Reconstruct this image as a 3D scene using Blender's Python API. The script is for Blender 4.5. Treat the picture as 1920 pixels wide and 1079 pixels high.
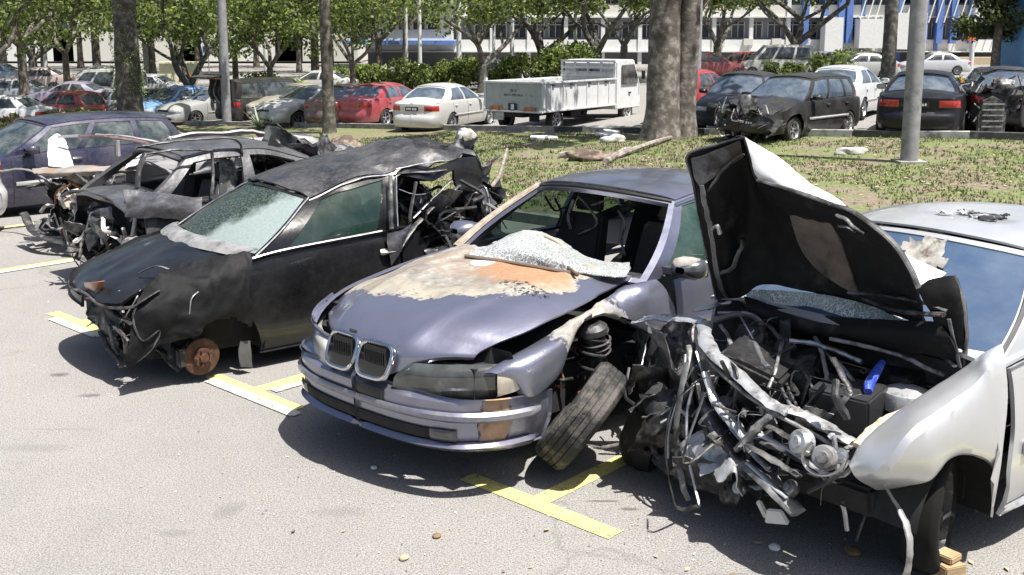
import bpy, bmesh, math, random
import numpy as np
from mathutils import Vector, Matrix, noise as mnoise

for o in list(bpy.data.objects): bpy.data.objects.remove(o)
S = bpy.context.scene
R = math.radians
# ---------------------------------------------------------------- camera
FPX, PIT, PPY, CH = 1940.0, 0.1675, 400.0, 2.42
cd = bpy.data.cameras.new('camera'); cam = bpy.data.objects.new('camera', cd); S.collection.objects.link(cam)
cam.location = (0, 0, CH); cam.rotation_euler = (math.pi/2-PIT, 0, 0)
cd.sensor_width = 36; cd.lens = 36*FPX/1920; cd.shift_y = -(539.5-PPY)/1920
cd.clip_start = .1; cd.clip_end = 3000
S.camera = cam
# ---------------------------------------------------------------- light
SUN_EL, SUN_AZ = R(68), R(128)          # azimuth: direction the sun stands in, from +Y towards +X
w = bpy.data.worlds.new('World'); S.world = w; w.use_nodes = True
nt = w.node_tree
sky = nt.nodes.new('ShaderNodeTexSky'); sky.sky_type = 'NISHITA'; sky.sun_disc = False
sky.sun_elevation = SUN_EL; sky.sun_rotation = SUN_AZ
sky.air_density = 1.0; sky.dust_density = 3.0; sky.ozone_density = 1.0
nt.links.new(sky.outputs[0], nt.nodes['Background'].inputs[0])
nt.nodes['Background'].inputs[1].default_value = .07
sd = bpy.data.lights.new('sun', 'SUN'); so = bpy.data.objects.new('sun', sd); S.collection.objects.link(so)
sd.energy = 5.0; sd.angle = R(.53); sd.color = (1, .965, .91)
sdir = Vector((math.sin(SUN_AZ)*math.cos(SUN_EL), math.cos(SUN_AZ)*math.cos(SUN_EL), math.sin(SUN_EL)))
so.rotation_euler = sdir.to_track_quat('Z', 'Y').to_euler(); so.location = (20, 20, 60)
S.view_settings.view_transform = 'Standard'; S.view_settings.look = 'None'
S.view_settings.exposure = .92; S.view_settings.gamma = 1
S.render.engine = 'CYCLES'

# ---------------------------------------------------------------- math
cp_, sp_ = math.cos(PIT), math.sin(PIT)
def ray(px, py):
    a = (px-960)/FPX; b = (PPY-py)/FPX
    return np.array([a, cp_+b*sp_, b*cp_-sp_])
def gz(px, py, z=0):                       # world point of a pixel at height z
    r = ray(px, py); return np.array([0, 0, CH])+r*(z-CH)/r[2]
def gY(px, py, Y):                         # world point of a pixel at depth Y
    r = ray(px, py); return np.array([0, 0, CH])+r*Y/r[1]
class Frame:
    def __init__(s, x, y, yaw, z=0, pitch=0, roll=0):
        s.o = np.array([x, y, z], float)
        s.M = np.array((Matrix.Rotation(yaw, 3, 'Z') @ Matrix.Rotation(-pitch, 3, 'Y') @ Matrix.Rotation(roll, 3, 'X')))
        s.yaw, s.pitch, s.roll = yaw, pitch, roll
    def at(s, px, py, ax, v):
        r = s.M.T@ray(px, py); o = s.M.T@(np.array([0, 0, CH])-s.o)
        ax = 'xyz'.index(ax) if isinstance(ax, str) else ax
        return tuple(o+r*(v-o[ax])/r[ax])
    def w(s, p): return s.M@np.array(p, float)+s.o
def cr(P, t):                              # catmull-rom through P (n,k) at t in 0..n-1 (array)
    P = np.asarray(P, float); n = len(P)
    E = np.concatenate([[2*P[0]-P[1]], P, [2*P[-1]-P[-2]]]); t = np.clip(np.asarray(t, float), 0, n-1-1e-9)
    i = np.floor(t).astype(int); f = (t-i)
    f = f.reshape(f.shape+(1,)*(P.ndim-1))
    a, b, c, d = E[i], E[i+1], E[i+2], E[i+3]
    return .5*((2*b)+(c-a)*f+(2*a-5*b+4*c-d)*f*f+(3*b-a-3*c+d)*f**3)
def ip(x, tab):                            # smooth monotone-ish 1-D table
    xs = np.array([t[0] for t in tab], float); ys = np.array([t[1] for t in tab], float)
    x = np.asarray(x, float)
    h = np.diff(xs); m = np.diff(ys)/h
    d = np.zeros(len(xs)); d[0], d[-1] = m[0], m[-1]
    for i in range(1, len(xs)-1):
        d[i] = 0 if m[i-1]*m[i] <= 0 else 2*m[i-1]*m[i]/(m[i-1]+m[i])
    i = np.clip(np.searchsorted(xs, x)-1, 0, len(xs)-2)
    t = np.clip((x-xs[i])/h[i], 0, 1)
    return (2*t**3-3*t**2+1)*ys[i]+(t**3-2*t**2+t)*h[i]*d[i]+(-2*t**3+3*t**2)*ys[i+1]+(t**3-t**2)*h[i]*d[i+1]
def nz(p, s=1, seed=0): return mnoise.noise(Vector((p[0]*s+seed*7.3, p[1]*s-seed*3.1, p[2]*s+seed*1.7)))
def ridge(p, s=1, seed=0): return 1-2*abs(nz(p, s, seed))
def crumple(V, amp, sc=3, seed=0, mask=None):
    V = np.array(V, float)
    for i, p in enumerate(V):
        m = 1 if mask is None else mask(p)
        if m <= 0: continue
        d = np.array([ridge(p, sc, seed)+.5*ridge(p, sc*2.3, seed+9), ridge(p, sc, seed+3)+.5*ridge(p, sc*2.3, seed+5),
                      ridge(p, sc, seed+6)+.5*ridge(p, sc*2.3, seed+7)])
        V[i] = p+d*amp*m
    return V
def sstep(a, b, x):
    t = min(1, max(0, (x-a)/(b-a))); return t*t*(3-2*t)

# ---------------------------------------------------------------- materials
def newmat(name):
    m = bpy.data.materials.new(name); m.use_nodes = True; return m, m.node_tree, m.node_tree.nodes['Principled BSDF']
def N(nt, kind, **k):
    n = nt.nodes.new('ShaderNode'+kind)
    for a, v in k.items():
        if a[0] == '_': n.inputs[a[1:]].default_value = v
        else: setattr(n, a, v)
    return n
def ramp(nt, fac, stops):
    r = nt.nodes.new('ShaderNodeValToRGB'); e = r.color_ramp.elements
    while len(e) < len(stops): e.new(.5)
    for i, (p, c) in enumerate(stops):
        e[i].position = p; e[i].color = tuple(c)+(1,) if hasattr(c, '__len__') else (c, c, c, 1)
    nt.links.new(fac, r.inputs[0]); return r.outputs[0]
def noise_fac(nt, scale, detail=4, rough=.55, coord='Object', dist=0, sc3=None):
    tc = nt.nodes.new('ShaderNodeTexCoord'); n = N(nt, 'TexNoise', _Scale=scale, _Detail=detail, _Roughness=rough, _Distortion=dist)
    if sc3:
        mp = nt.nodes.new('ShaderNodeMapping'); mp.inputs['Scale'].default_value = sc3
        nt.links.new(tc.outputs[coord], mp.inputs[0]); nt.links.new(mp.outputs[0], n.inputs[0])
    else: nt.links.new(tc.outputs[coord], n.inputs[0])
    return n.outputs['Fac']
def mix(nt, f, a, b, mode='MIX'):
    m = nt.nodes.new('ShaderNodeMix'); m.data_type = 'RGBA'; m.blend_type = mode
    for sock, v in ((m.inputs[0], f), (m.inputs[6], a), (m.inputs[7], b)):
        if isinstance(v, (int, float)): sock.default_value = v if sock.type == 'VALUE' else (v, v, v, 1)
        elif isinstance(v, tuple): sock.default_value = v+(1,) if len(v) == 3 else v
        else: nt.links.new(v, sock)
    return m.outputs[2]
def bump(nt, bsdf, h, strength=.3, dist=.01):
    b = N(nt, 'Bump', _Strength=strength, _Distance=dist)
    nt.links.new(h, b.inputs['Height']); nt.links.new(b.outputs[0], bsdf.inputs['Normal'])
MAT = {}
def mat(name, col, rough=.5, metal=0, coat=0, var=.15, scale=6, dirt=None, dirt_at=.6, dirt_scale=3, bmp=0, bscale=40, spec=None, rvar=.12, c2=None):
    """a plain surface: base colour broken up by noise, optional second (dirt) colour, uneven gloss"""
    if name in MAT: return MAT[name]
    m, nt, b = newmat(name)
    f = noise_fac(nt, scale, 5)
    lo = tuple(c*(1-var) for c in col); hi = tuple(min(1, c*(1+var)) for c in (c2 or col))
    c = ramp(nt, f, [(.3, lo), (.7, hi)])
    if dirt:
        df = noise_fac(nt, dirt_scale, 8, .65)
        dm = ramp(nt, df, [(dirt_at-.06, 0.), (dirt_at+.08, 1.)])
        c = mix(nt, dm, c, dirt)
    nt.links.new(c, b.inputs['Base Color'])
    rf = noise_fac(nt, scale*2.1, 4)
    rr = ramp(nt, rf, [(.3, max(0, rough-rvar)), (.7, min(1, rough+rvar))])
    nt.links.new(rr, b.inputs['Roughness'])
    b.inputs['Metallic'].default_value = metal
    if coat: b.inputs['Coat Weight'].default_value = coat; b.inputs['Coat Roughness'].default_value = .08
    if spec is not None: b.inputs['Specular IOR Level'].default_value = spec
    if bmp: bump(nt, b, noise_fac(nt, bscale, 5, .6), bmp, .01)
    MAT[name] = m; return m
def paint(name, col, metal=.5, dusty=.35, rough=.3, dust=(.42, .40, .37), dents=.12, coat=.7, spec=.5):
    """car paint with a film of dust and faint waviness"""
    if name in MAT: return MAT[name]
    m, nt, b = newmat(name)
    df = noise_fac(nt, 2.2, 9, .62); d2 = noise_fac(nt, 30, 4, .7)
    k = ramp(nt, df, [(.35, 0.), (.75, dusty*1.6)]); k2 = ramp(nt, d2, [(.45, 0.), (.8, dusty)])
    c = mix(nt, k, col, dust); c = mix(nt, k2, c, dust)
    nt.links.new(c, b.inputs['Base Color'])
    nt.links.new(ramp(nt, df, [(.3, rough), (.8, min(1, rough+.3))]), b.inputs['Roughness'])
    b.inputs['Metallic'].default_value = metal
    b.inputs['Specular IOR Level'].default_value = spec; b.inputs['Coat Weight'].default_value = coat*(1-dusty); b.inputs['Coat Roughness'].default_value = .06+dusty*.25
    bump(nt, b, noise_fac(nt, 5, 3), dents, .02)
    MAT[name] = m; return m
def glass(name, col=(.02, .03, .03), alpha=.55, rough=.03, dusty=.15, crack=0, dust=(.5, .52, .5)):
    if name in MAT: return MAT[name]
    m, nt, b = newmat(name)
    tr = N(nt, 'BsdfTransparent'); tr.inputs[0].default_value = (.55, .75, .66, 1) if alpha < .9 else (1, 1, 1, 1)
    f = noise_fac(nt, 3, 8, .65)
    c = mix(nt, ramp(nt, f, [(.4, 0.), (.75, dusty*2)]), col, dust)
    b.inputs['Roughness'].default_value = rough; b.inputs['Specular IOR Level'].default_value = .9
    fac = ramp(nt, f, [(.4, alpha), (.8, min(1, alpha+dusty))])
    if crack:
        tc = nt.nodes.new('ShaderNodeTexCoord'); v = N(nt, 'TexVoronoi', _Scale=38., feature='DISTANCE_TO_EDGE')
        n = N(nt, 'TexNoise', _Scale=2.5, _Detail=3.); ml = N(nt, 'VectorMath', operation='ADD')
        nt.links.new(tc.outputs['Object'], n.inputs[0]); nt.links.new(tc.outputs['Object'], ml.inputs[0]); nt.links.new(n.outputs['Color'], ml.inputs[1])
        nt.links.new(ml.outputs[0], v.inputs['Vector'])
        cf = ramp(nt, v.outputs[0], [(.02, 1.), (.10, 0.)])
        c = mix(nt, cf, c, (.75, .8, .78)); fac = mix(nt, cf, fac, .95)
        bump(nt, b, v.outputs[0], .5, .004)
    nt.links.new(c, b.inputs['Base Color'])
    ms = nt.nodes.new('ShaderNodeMixShader'); out = nt.nodes['Material Output']
    nt.links.new(fac, ms.inputs[0]); nt.links.new(tr.outputs[0], ms.inputs[1]); nt.links.new(b.outputs[0], ms.inputs[2])
    nt.links.new(ms.outputs[0], out.inputs['Surface'])
    MAT[name] = m; return m
def plastic(): return mat('black_plastic', (.022, .022, .022), .5, dirt=(.09, .08, .07), dirt_at=.62, dirt_scale=7)
def rubber(): return mat('rubber', (.02, .02, .02), .8, dirt=(.10, .09, .08), dirt_at=.6, dirt_scale=9, bmp=.3)
def steel(): return mat('bare_steel', (.42, .42, .43), .38, .9, dirt=(.12, .09, .07), dirt_at=.62, dirt_scale=9)
def chrome(): return mat('chrome', (.62, .63, .64), .16, 1, var=.05, dirt=(.3, .28, .25), dirt_at=.72)
def alloy(): return mat('alloy', (.50, .51, .52), .35, .8, dirt=(.15, .13, .12), dirt_at=.62)
def darkm(): return mat('underbody_dark', (.014, .014, .014), .85)
def rustm(): return mat('rust', (.30, .11, .04), .85, dirt=(.10, .05, .03), dirt_at=.52, dirt_scale=14, bmp=.5)
def sooty(): return mat('sooty_metal', (.05, .05, .052), .55, .5, var=.5, scale=14, dirt=(.22, .20, .19), dirt_at=.6, dirt_scale=10, bmp=.4, bscale=25)

# ---------------------------------------------------------------- objects
COL = S.collection
def tag(o, label=None, cat=None, group=None, kind=None):
    if label: o['label'] = label
    if cat: o['category'] = cat
    if group: o['group'] = group
    if kind: o['kind'] = kind
    return o
def thing(name, label, cat, loc=(0, 0, 0), rz=0, group=None, rot=None):
    o = bpy.data.objects.new(name, None); COL.objects.link(o); o.location = loc
    o.rotation_euler = rot if rot is not None else (0, 0, rz); o.empty_display_size = .2
    return tag(o, label, cat, group)
class MB:
    """collects geometry for ONE mesh"""
    def __init__(s): s.v = []; s.f = []; s.n = 0; s.m = []
    def add(s, V, F, mi=0):
        V = np.asarray(V, float).reshape(-1, 3); s.v.append(V)
        for f in F: s.f.append(tuple(i+s.n for i in f)); s.m.append(mi)
        s.n += len(V); return s
    def box(s, c, d, rz=0, M=None, mi=0, taper=1):
        x, y, z = (d[0]/2, d[1]/2, d[2]/2); V = []
        for k in (-1, 1):
            for a, b in ((-1, -1), (1, -1), (1, 1), (-1, 1)):
                q = taper if k > 0 else 1
                V.append((a*x*q, b*y*q, k*z))
        V = np.array(V)
        if rz: V = V@np.array(Matrix.Rotation(rz, 3, 'Z')).T
        if M is not None: V = V@np.array(M).T
        return s.add(V+np.array(c), [(3, 2, 1, 0), (4, 5, 6, 7), (0, 1, 5, 4), (1, 2, 6, 5), (2, 3, 7, 6), (3, 0, 4, 7)], mi)
    def grid(s, G, mi=0, flip=False, closeu=False):
        G = np.asarray(G, float); a, b = G.shape[:2]; F = []
        for i in range(a-(0 if closeu else 1)):
            for j in range(b-1):
                i2 = (i+1) % a; q = (i*b+j, i*b+j+1, i2*b+j+1, i2*b+j)
                F.append(q[::-1] if flip else q)
        return s.add(G.reshape(-1, 3), F, mi)
    def tube(s, P, r, n=8, sub=4, cap=True, flat=1., mi=0):
        P = np.array(P, float)
        if len(P) > 2 and sub > 1: P = cr(P, np.linspace(0, len(P)-1, (len(P)-1)*sub+1))
        m = len(P); rr = np.interp(np.linspace(0, 1, m), np.linspace(0, 1, len(r)), r) if hasattr(r, '__len__') else np.full(m, r)
        T = np.gradient(P, axis=0); T /= np.linalg.norm(T, axis=1)[:, None]+1e-9
        up = np.array([0, 0, 1.]) if abs(T[0][2]) < .9 else np.array([1., 0, 0]); G = []
        u = np.cross(T[0], up); u /= np.linalg.norm(u)
        for i in range(m):
            u = u-T[i]*np.dot(u, T[i]); u /= np.linalg.norm(u)+1e-9; v = np.cross(T[i], u)
            G.append([P[i]+rr[i]*(u*math.cos(a)+v*math.sin(a)*flat) for a in np.linspace(0, 2*math.pi, n, endpoint=False)])
        G = np.array(G); V = G.reshape(-1, 3); F = []
        for i in range(m-1):
            for j in range(n):
                F.append((i*n+j, i*n+(j+1) % n, (i+1)*n+(j+1) % n, (i+1)*n+j))
        if cap: F.append(tuple(range(n))[::-1]); F.append(tuple((m-1)*n+j for j in range(n)))
        return s.add(V, F, mi)
    def lathe(s, prof, n=24, M=None, c=(0, 0, 0), mi=0):      # prof: (r, h) about +Z
        V = []; F = []; k = len(prof)
        for i in range(n):
            a = 2*math.pi*i/n
            for r, h in prof: V.append((r*math.cos(a), r*math.sin(a), h))
        for i in range(n):
            for j in range(k-1):
                F.append((i*k+j, ((i+1) % n)*k+j, ((i+1) % n)*k+j+1, i*k+j+1))
        V = np.array(V)
        if M is not None: V = V@np.array(M).T
        return s.add(V+np.array(c), F, mi)
    def prism(s, poly, h0, h1, M=None, c=(0, 0, 0), mi=0):    # polygon in XY extruded in Z
        n = len(poly); V = [(x, y, h0) for x, y in poly]+[(x, y, h1) for x, y in poly]; V = np.array(V)
        if M is not None: V = V@np.array(M).T
        F = [tuple(range(n))[::-1], tuple(range(n, 2*n))]+[(i, (i+1) % n, n+(i+1) % n, n+i) for i in range(n)]
        return s.add(V+np.array(c), F, mi)
    def build(s, name, mats, parent=None, smooth=True, label=None, angle=38, bevel=0, merge=False):
        me = bpy.data.meshes.new(name); V = np.concatenate(s.v) if s.v else np.zeros((0, 3))
        me.from_pydata(V.tolist(), [], s.f); me.update()
        for m in (mats if isinstance(mats, (list, tuple)) else [mats]): me.materials.append(m)
        me.polygons.foreach_set('material_index', s.m)
        o = bpy.data.objects.new(name, me); COL.objects.link(o)
        if merge or bevel:
            bm = bmesh.new(); bm.from_mesh(me); bmesh.ops.remove_doubles(bm, verts=bm.verts, dist=1e-5)
            bmesh.ops.recalc_face_normals(bm, faces=bm.faces)
            if bevel: bmesh.ops.bevel(bm, geom=bm.edges[:], offset=bevel, segments=2, affect='EDGES', clamp_overlap=True)
            bm.to_mesh(me); bm.free()
        if smooth:
            me.shade_smooth(); me.set_sharp_from_angle(angle=R(angle))
        if parent is not None: o.parent = parent
        if label: o['label'] = label
        return o
def patch_pts(ctrl, nu, nv):
    C = np.asarray(ctrl, float)
    A = cr(C, np.linspace(0, C.shape[0]-1, nu))
    return cr(A.transpose(1, 0, 2), np.linspace(0, C.shape[1]-1, nv)).transpose(1, 0, 2)
def shell(name, G, m, parent, thick=.012, keep=None, label=None, smooth=True, back=None, angle=40):
    """grid of points -> sheet with thickness; keep(i,j,p)->bool drops cells; back = second material for the inner face"""
    G = np.asarray(G, float); a, b = G.shape[:2]
    bm = bmesh.new(); vs = [[bm.verts.new(G[i, j]) for j in range(b)] for i in range(a)]
    for i in range(a-1):
        for j in range(b-1):
            if keep is None or keep(i/(a-1), j/(b-1), (G[i, j]+G[i+1, j+1])/2):
                try: bm.faces.new((vs[i][j], vs[i][j+1], vs[i+1][j+1], vs[i+1][j]))
                except ValueError: pass
    bmesh.ops.delete(bm, geom=[v for v in bm.verts if not v.link_faces], context='VERTS')
    bmesh.ops.remove_doubles(bm, verts=bm.verts, dist=1e-5)
    bm.normal_update()
    fs = bm.faces[:]; n0 = len(fs)
    r = bmesh.ops.solidify(bm, geom=fs, thickness=thick)
    if back is not None:
        for f in r['geom']:
            if isinstance(f, bmesh.types.BMFace): f.material_index = 1
    me = bpy.data.meshes.new(name); bm.to_mesh(me); bm.free()
    me.materials.append(m)
    if back is not None: me.materials.append(back)
    if smooth: me.shade_smooth(); me.set_sharp_from_angle(angle=R(angle))
    o = bpy.data.objects.new(name, me); COL.objects.link(o); o.parent = parent
    if label: o['label'] = label
    return o
def text_mesh(s, size, name, m, parent, loc, rot, thick=.002):
    c = bpy.data.curves.new(name, 'FONT'); c.body = s; c.size = size; c.align_x = 'CENTER'; c.align_y = 'CENTER'; c.extrude = thick
    t = bpy.data.objects.new(name, c); COL.objects.link(t)
    me = bpy.data.meshes.new_from_object(t.evaluated_get(bpy.context.evaluated_depsgraph_get()))
    bpy.data.objects.remove(t); bpy.data.curves.remove(c)
    me.materials.clear(); me.materials.append(m)
    o = bpy.data.objects.new(name, me); COL.objects.link(o); o.parent = parent; o.location = loc; o.rotation_euler = rot
    return o
# ================================================================ generic car
# local frame: x forward, y left, z up, origin on the ground at mid length
def wheel(parent, x, y, r=.31, wd=.2, side=1, M=None, z=None, spokes=5, flat=False, rimcol=None, n=28, label=None, tread=False, name='wheel'):
    """one wheel: tyre with rim as its child; axle along y"""
    A = Matrix.Rotation(-side*math.pi/2, 3, 'X')       # lathe axis z -> outward y
    if M is not None: A = M@A
    c = (x, y, r if z is None else z); h = wd/2
    t = MB()
    prof = [(r*.66, -h*.85), (r*.78, -h), (r*.93, -h*.95), (r*.985, -h*.72)]
    if tread:
        for k in range(4):
            a = -h*.72+k*h*.36*1.0; b_ = a+h*.30
            prof += [(r, a+.002), (r, b_), (r*.972, b_+.002), (r*.972, b_+h*.05)]
    else: prof += [(r, -h*.6), (r, h*.6)]
    prof += [(r*.985, h*.72), (r*.93, h*.95), (r*.78, h), (r*.66, h*.85), (r*.64, h*.4), (r*.64, -h*.4), (r*.66, -h*.85)]
    t.lathe(prof, n, A, c)
    to = t.build(name, rubber(), parent, angle=50, label=label)
    m = MB(); rr = r*.66
    m.lathe([(rr, h*.85), (rr*.96, h*.86), (rr*.90, h*.6), (rr*.88, -h*.6), (rr*.95, -h*.85), (rr, -h*.85)], n, A, c)
    m.lathe([(.0, h*.55), (r*.13, h*.55), (r*.16, h*.35), (r*.16, 0)], 16, A, c)
    for k in range(spokes):
        a = 2*math.pi*(k+.3)/spokes; wv = (.95*math.pi/spokes)*.45
        if flat: wv = math.pi/spokes*.9
        p0 = r*.10; P = [(p0*math.cos(a-wv*1.2), p0*math.sin(a-wv*1.2)), (rr*.97*math.cos(a-wv*.6), rr*.97*math.sin(a-wv*.6)),
                          (rr*.97*math.cos(a+wv*.6), rr*.97*math.sin(a+wv*.6)), (p0*math.cos(a+wv*1.2), p0*math.sin(a+wv*1.2))]
        m.prism(P, h*.30, h*.52, A, c)
    m.lathe([(0, -.0), (rr*.88, 0), (rr*.88, -.01)], n, A, c, mi=1)
    m.build('rim', [rimcol or alloy(), darkm()], to, angle=30)
    return to

class CarGeo:
    def __init__(s, P):
        s.P = P; L = P['L']; s.xf, s.xr = L/2, -L/2; hw = P['W']/2-.045
        nf, nr = P.get('nose', 1.), P.get('tail', 1.)
        xf, xr = s.xf, s.xr
        o = P.get('outline') or [(xf, 0), (xf-.012*nf, .28), (xf-.055*nf, .5), (xf-.15*nf, .68), (xf-.36*nf, hw-.05), (xf-.75, hw-.015), (xf-1.3, hw), (0, hw),
             (xr+1.3, hw-.005), (xr+.75, hw-.03), (xr+.32*nr, hw-.08), (xr+.13*nr, hw*.78), (xr+.045*nr, .5), (xr+.01*nr, .28), (xr, 0)]
        t = np.linspace(0, len(o)-1, 1200); C = cr(np.array(o, float), t)
        d = np.r_[0, np.cumsum(np.hypot(*np.diff(C, axis=0).T))]; s.d = d; s.C = C; s.len = d[-1]
        s.mid = np.interp(0, -C[:, 0], d)
        g = np.gradient(C, axis=0); g /= np.hypot(g[:, 0], g[:, 1])[:, None]; s.N = np.stack([-g[:, 1], g[:, 0]], -1)*-1
        if s.N[600][1] < 0: s.N *= -1
    def uX(s, x): return float(np.interp(-x, -s.C[:, 0], s.d))
    def uY(s, y, rear=False):
        if rear:
            k = s.d > s.mid; return float(np.interp(-y, -s.C[k][:, 1], s.d[k]))
        k = s.d <= s.mid; return float(np.interp(y, s.C[k][:, 1], s.d[k]))
    def xy(s, u): return np.stack([np.interp(u, s.d, s.C[:, 0]), np.interp(u, s.d, s.C[:, 1])], -1)
    def nrm(s, u): return np.stack([np.interp(u, s.d, s.N[:, 0]), np.interp(u, s.d, s.N[:, 1])], -1)
    def wid(s, x): return np.interp(-np.asarray(x), -s.C[:, 0], s.C[:, 1])
    def deck(s, x, y):
        P = s.P; zc = ip(x, P['zc']); zs = ip(x, P['zs']); w_ = np.maximum(s.wid(x), .02)
        q = np.clip(np.abs(y)/w_, 0, 1)
        return zs+(zc-zs)*(1-q**P.get('crown', 2.6))
    def off(s, x, nx, t):
        P = s.P
        side = ip(t, P.get('side', [(0, 0), (.06, .014), (.2, .032), (.4, .045), (.65, .042), (.85, .02), (1, -.02)]))
        fr = ip(t, P.get('front', [(0, 0), (.1, .006), (.34, .012), (.44, .05), (.55, .075), (.75, .07), (.9, .045), (1, -.01)]))
        re = ip(t, P.get('rear', [(0, 0), (.1, .004), (.4, -.02), (.5, .02), (.58, .06), (.78, .06), (.9, .04), (1, -.01)]))
        k = abs(nx)**2.2
        return side*(1-k)+(fr if nx > 0 else re)*k
    def arch(s, x):
        P = s.P; R_ = P.get('R', .355); zb = P.get('sill', .2); zw = P.get('zw', .30)
        if s.P.get('lowf') is not None: zb = ip(x, s.P['lowf'])
        for xa in (P['xa'], P['xb']):
            if abs(x-xa) < R_: zb = max(zb, zw+math.sqrt(R_*R_-(x-xa)**2))
        return float(zb)
    def wall(s, u, z):
        xy = s.xy(u); n = s.nrm(u); zt = float(s.deck(xy[0], xy[1])); zb = s.P.get('sill', .2)
        t = (zt-z)/(zt-zb); o = s.off(xy[0], n[0], np.clip(t, 0, 1))
        return np.array([xy[0]+n[0]*o, xy[1]+n[1]*o, z])
    def wallz(s, u): xy = s.xy(u); return float(s.deck(xy[0], xy[1]))
    # greenhouse curves
    def gb(s, sgn, f):                     # belt curve f 0 (A base) .. 1 (C base)
        P = s.P; x = P['xA']+(P['xC']-P['xA'])*f; y = s.wid(x)-P.get('tuck', .045)-P.get('tuckC', .04)*f**3
        return np.array([x, sgn*y, float(s.deck(x, y))-.004])
    def gt(s, sgn, f):                     # roof rail
        P = s.P; x = P['xF']+(P['xR']-P['xF'])*f
        y = P['yr']-P.get('yrb', .03)*f**2-.02*(1-f)**3
        z = ip(f, P.get('rail', [(0, P['zR']-.05), (.25, P['zR']-.005), (.5, P['zR']), (.8, P['zR']-.02), (1, P['zR']-.06)]))
        return np.array([x, sgn*y, float(z)])
    def side(s, sgn, f, t):
        b, c = s.gb(sgn, f), s.gt(sgn, f); p = b*(1-t)+c*t
        p[1] += sgn*.05*math.sin(math.pi*t)*(1-.3*t); return p
    def shield(s, q, t):                   # q -1..1 across, t 0..1 up
        P = s.P; b, c = s.side(1, 0, t), None
        base = s.gb(1, 0); top = s.gt(1, 0); e = s.side(1, 0, t)
        x = e[0]+(P.get('bowA', .16)*(1-t)+P.get('bowF', .07)*t)*(1-abs(q)**2.2)
        y = q*e[1]
        zb = float(s.deck(base[0]+P.get('bowA', .16)*(1-q*q), q*base[1]))
        zz = e[2]+((zb-base[2])*(1-t)+P.get('rc', .045)*t)*(1-q*q)
        return np.array([x, y, zz])+np.array([.5, 0, .8])*.02*math.sin(math.pi*t)*(1-q*q)
    def back(s, q, t):
        P = s.P; base = s.gb(1, 1); e = s.side(1, 1, t)
        x = e[0]-(P.get('bowC', .12)*(1-t)+P.get('bowR', .05)*t)*(1-abs(q)**2.2)
        zb = float(s.deck(base[0]-P.get('bowC', .12)*(1-q*q), q*base[1]))
        zz = e[2]+((zb-base[2])*(1-t)+P.get('rc', .045)*t)*(1-q*q)
        return np.array([x, q*e[1], zz])+np.array([-.5, 0, .8])*.02*math.sin(math.pi*t)*(1-q*q)
    def roof(s, f, q):
        e = s.side(1, f, 1); P = s.P
        x = e[0]+(P.get('bowF', .07)*(1-f)-P.get('bowR', .05)*f)*(1-abs(q)**2.2)
        return np.array([x, q*e[1], e[2]+P.get('rc', .045)*(1-q*q)+.012*(1-q**8)])

def split_build(parent, pts, faces, owner, mats, names, gap=.0, hem=.02, dfm=None, labels=None, angle=35):
    """faces grouped by owner name -> one mesh per panel; gap pulls free edges in and folds a hem"""
    out = {}
    V = np.array(pts, float)
    if dfm is not None: V = dfm(V)
    for nm in sorted(set(o for o in owner if o)):
        if nm is None or names.get(nm, nm) is None: continue
        bm = bmesh.new(); mp = {}
        for f, ow in zip(faces, owner):
            if ow != nm: continue
            vs = []
            for i in f:
                if i not in mp: mp[i] = bm.verts.new(V[i])
                if mp[i] not in vs: vs.append(mp[i])
            if len(vs) > 2:
                try: bm.faces.new(vs)
                except ValueError: pass
        bmesh.ops.remove_doubles(bm, verts=bm.verts, dist=1e-4)
        bm.normal_update()
        if gap:
            be = [e for e in bm.edges if e.is_boundary]; bv = {v for e in be for v in e.verts}
            mv = {}
            for v in bv:
                d = Vector()
                for f in v.link_faces: d += f.calc_center_median()-v.co
                if d.length > 1e-6: mv[v] = d.normalized()*gap
            for v, d in mv.items(): v.co += d
            nrm = {v: v.normal.copy() for v in bv}
            r = bmesh.ops.extrude_edge_only(bm, edges=be)
            nv = [g for g in r['geom'] if isinstance(g, bmesh.types.BMVert)]
            for v in nv:
                o = min(bv, key=lambda b: (b.co-v.co).length_squared) if len(bv) < 4 else None
                for e in v.link_edges:
                    ov = e.other_vert(v)
                    if ov in nrm and (ov.co-v.co).length < 1e-7: o = ov
                if o is not None: v.co = v.co-nrm[o]*hem
        me = bpy.data.meshes.new(nm); bm.to_mesh(me); bm.free()
        me.materials.append(mats(nm)); me.shade_smooth(); me.set_sharp_from_angle(angle=R(angle))
        pn = names.get(nm, nm)
        o = bpy.data.objects.new(pn, me); COL.objects.link(o); o.parent = parent
        if labels and nm in labels: o['label'] = labels[nm]
        out[nm] = o
    return out

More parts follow.
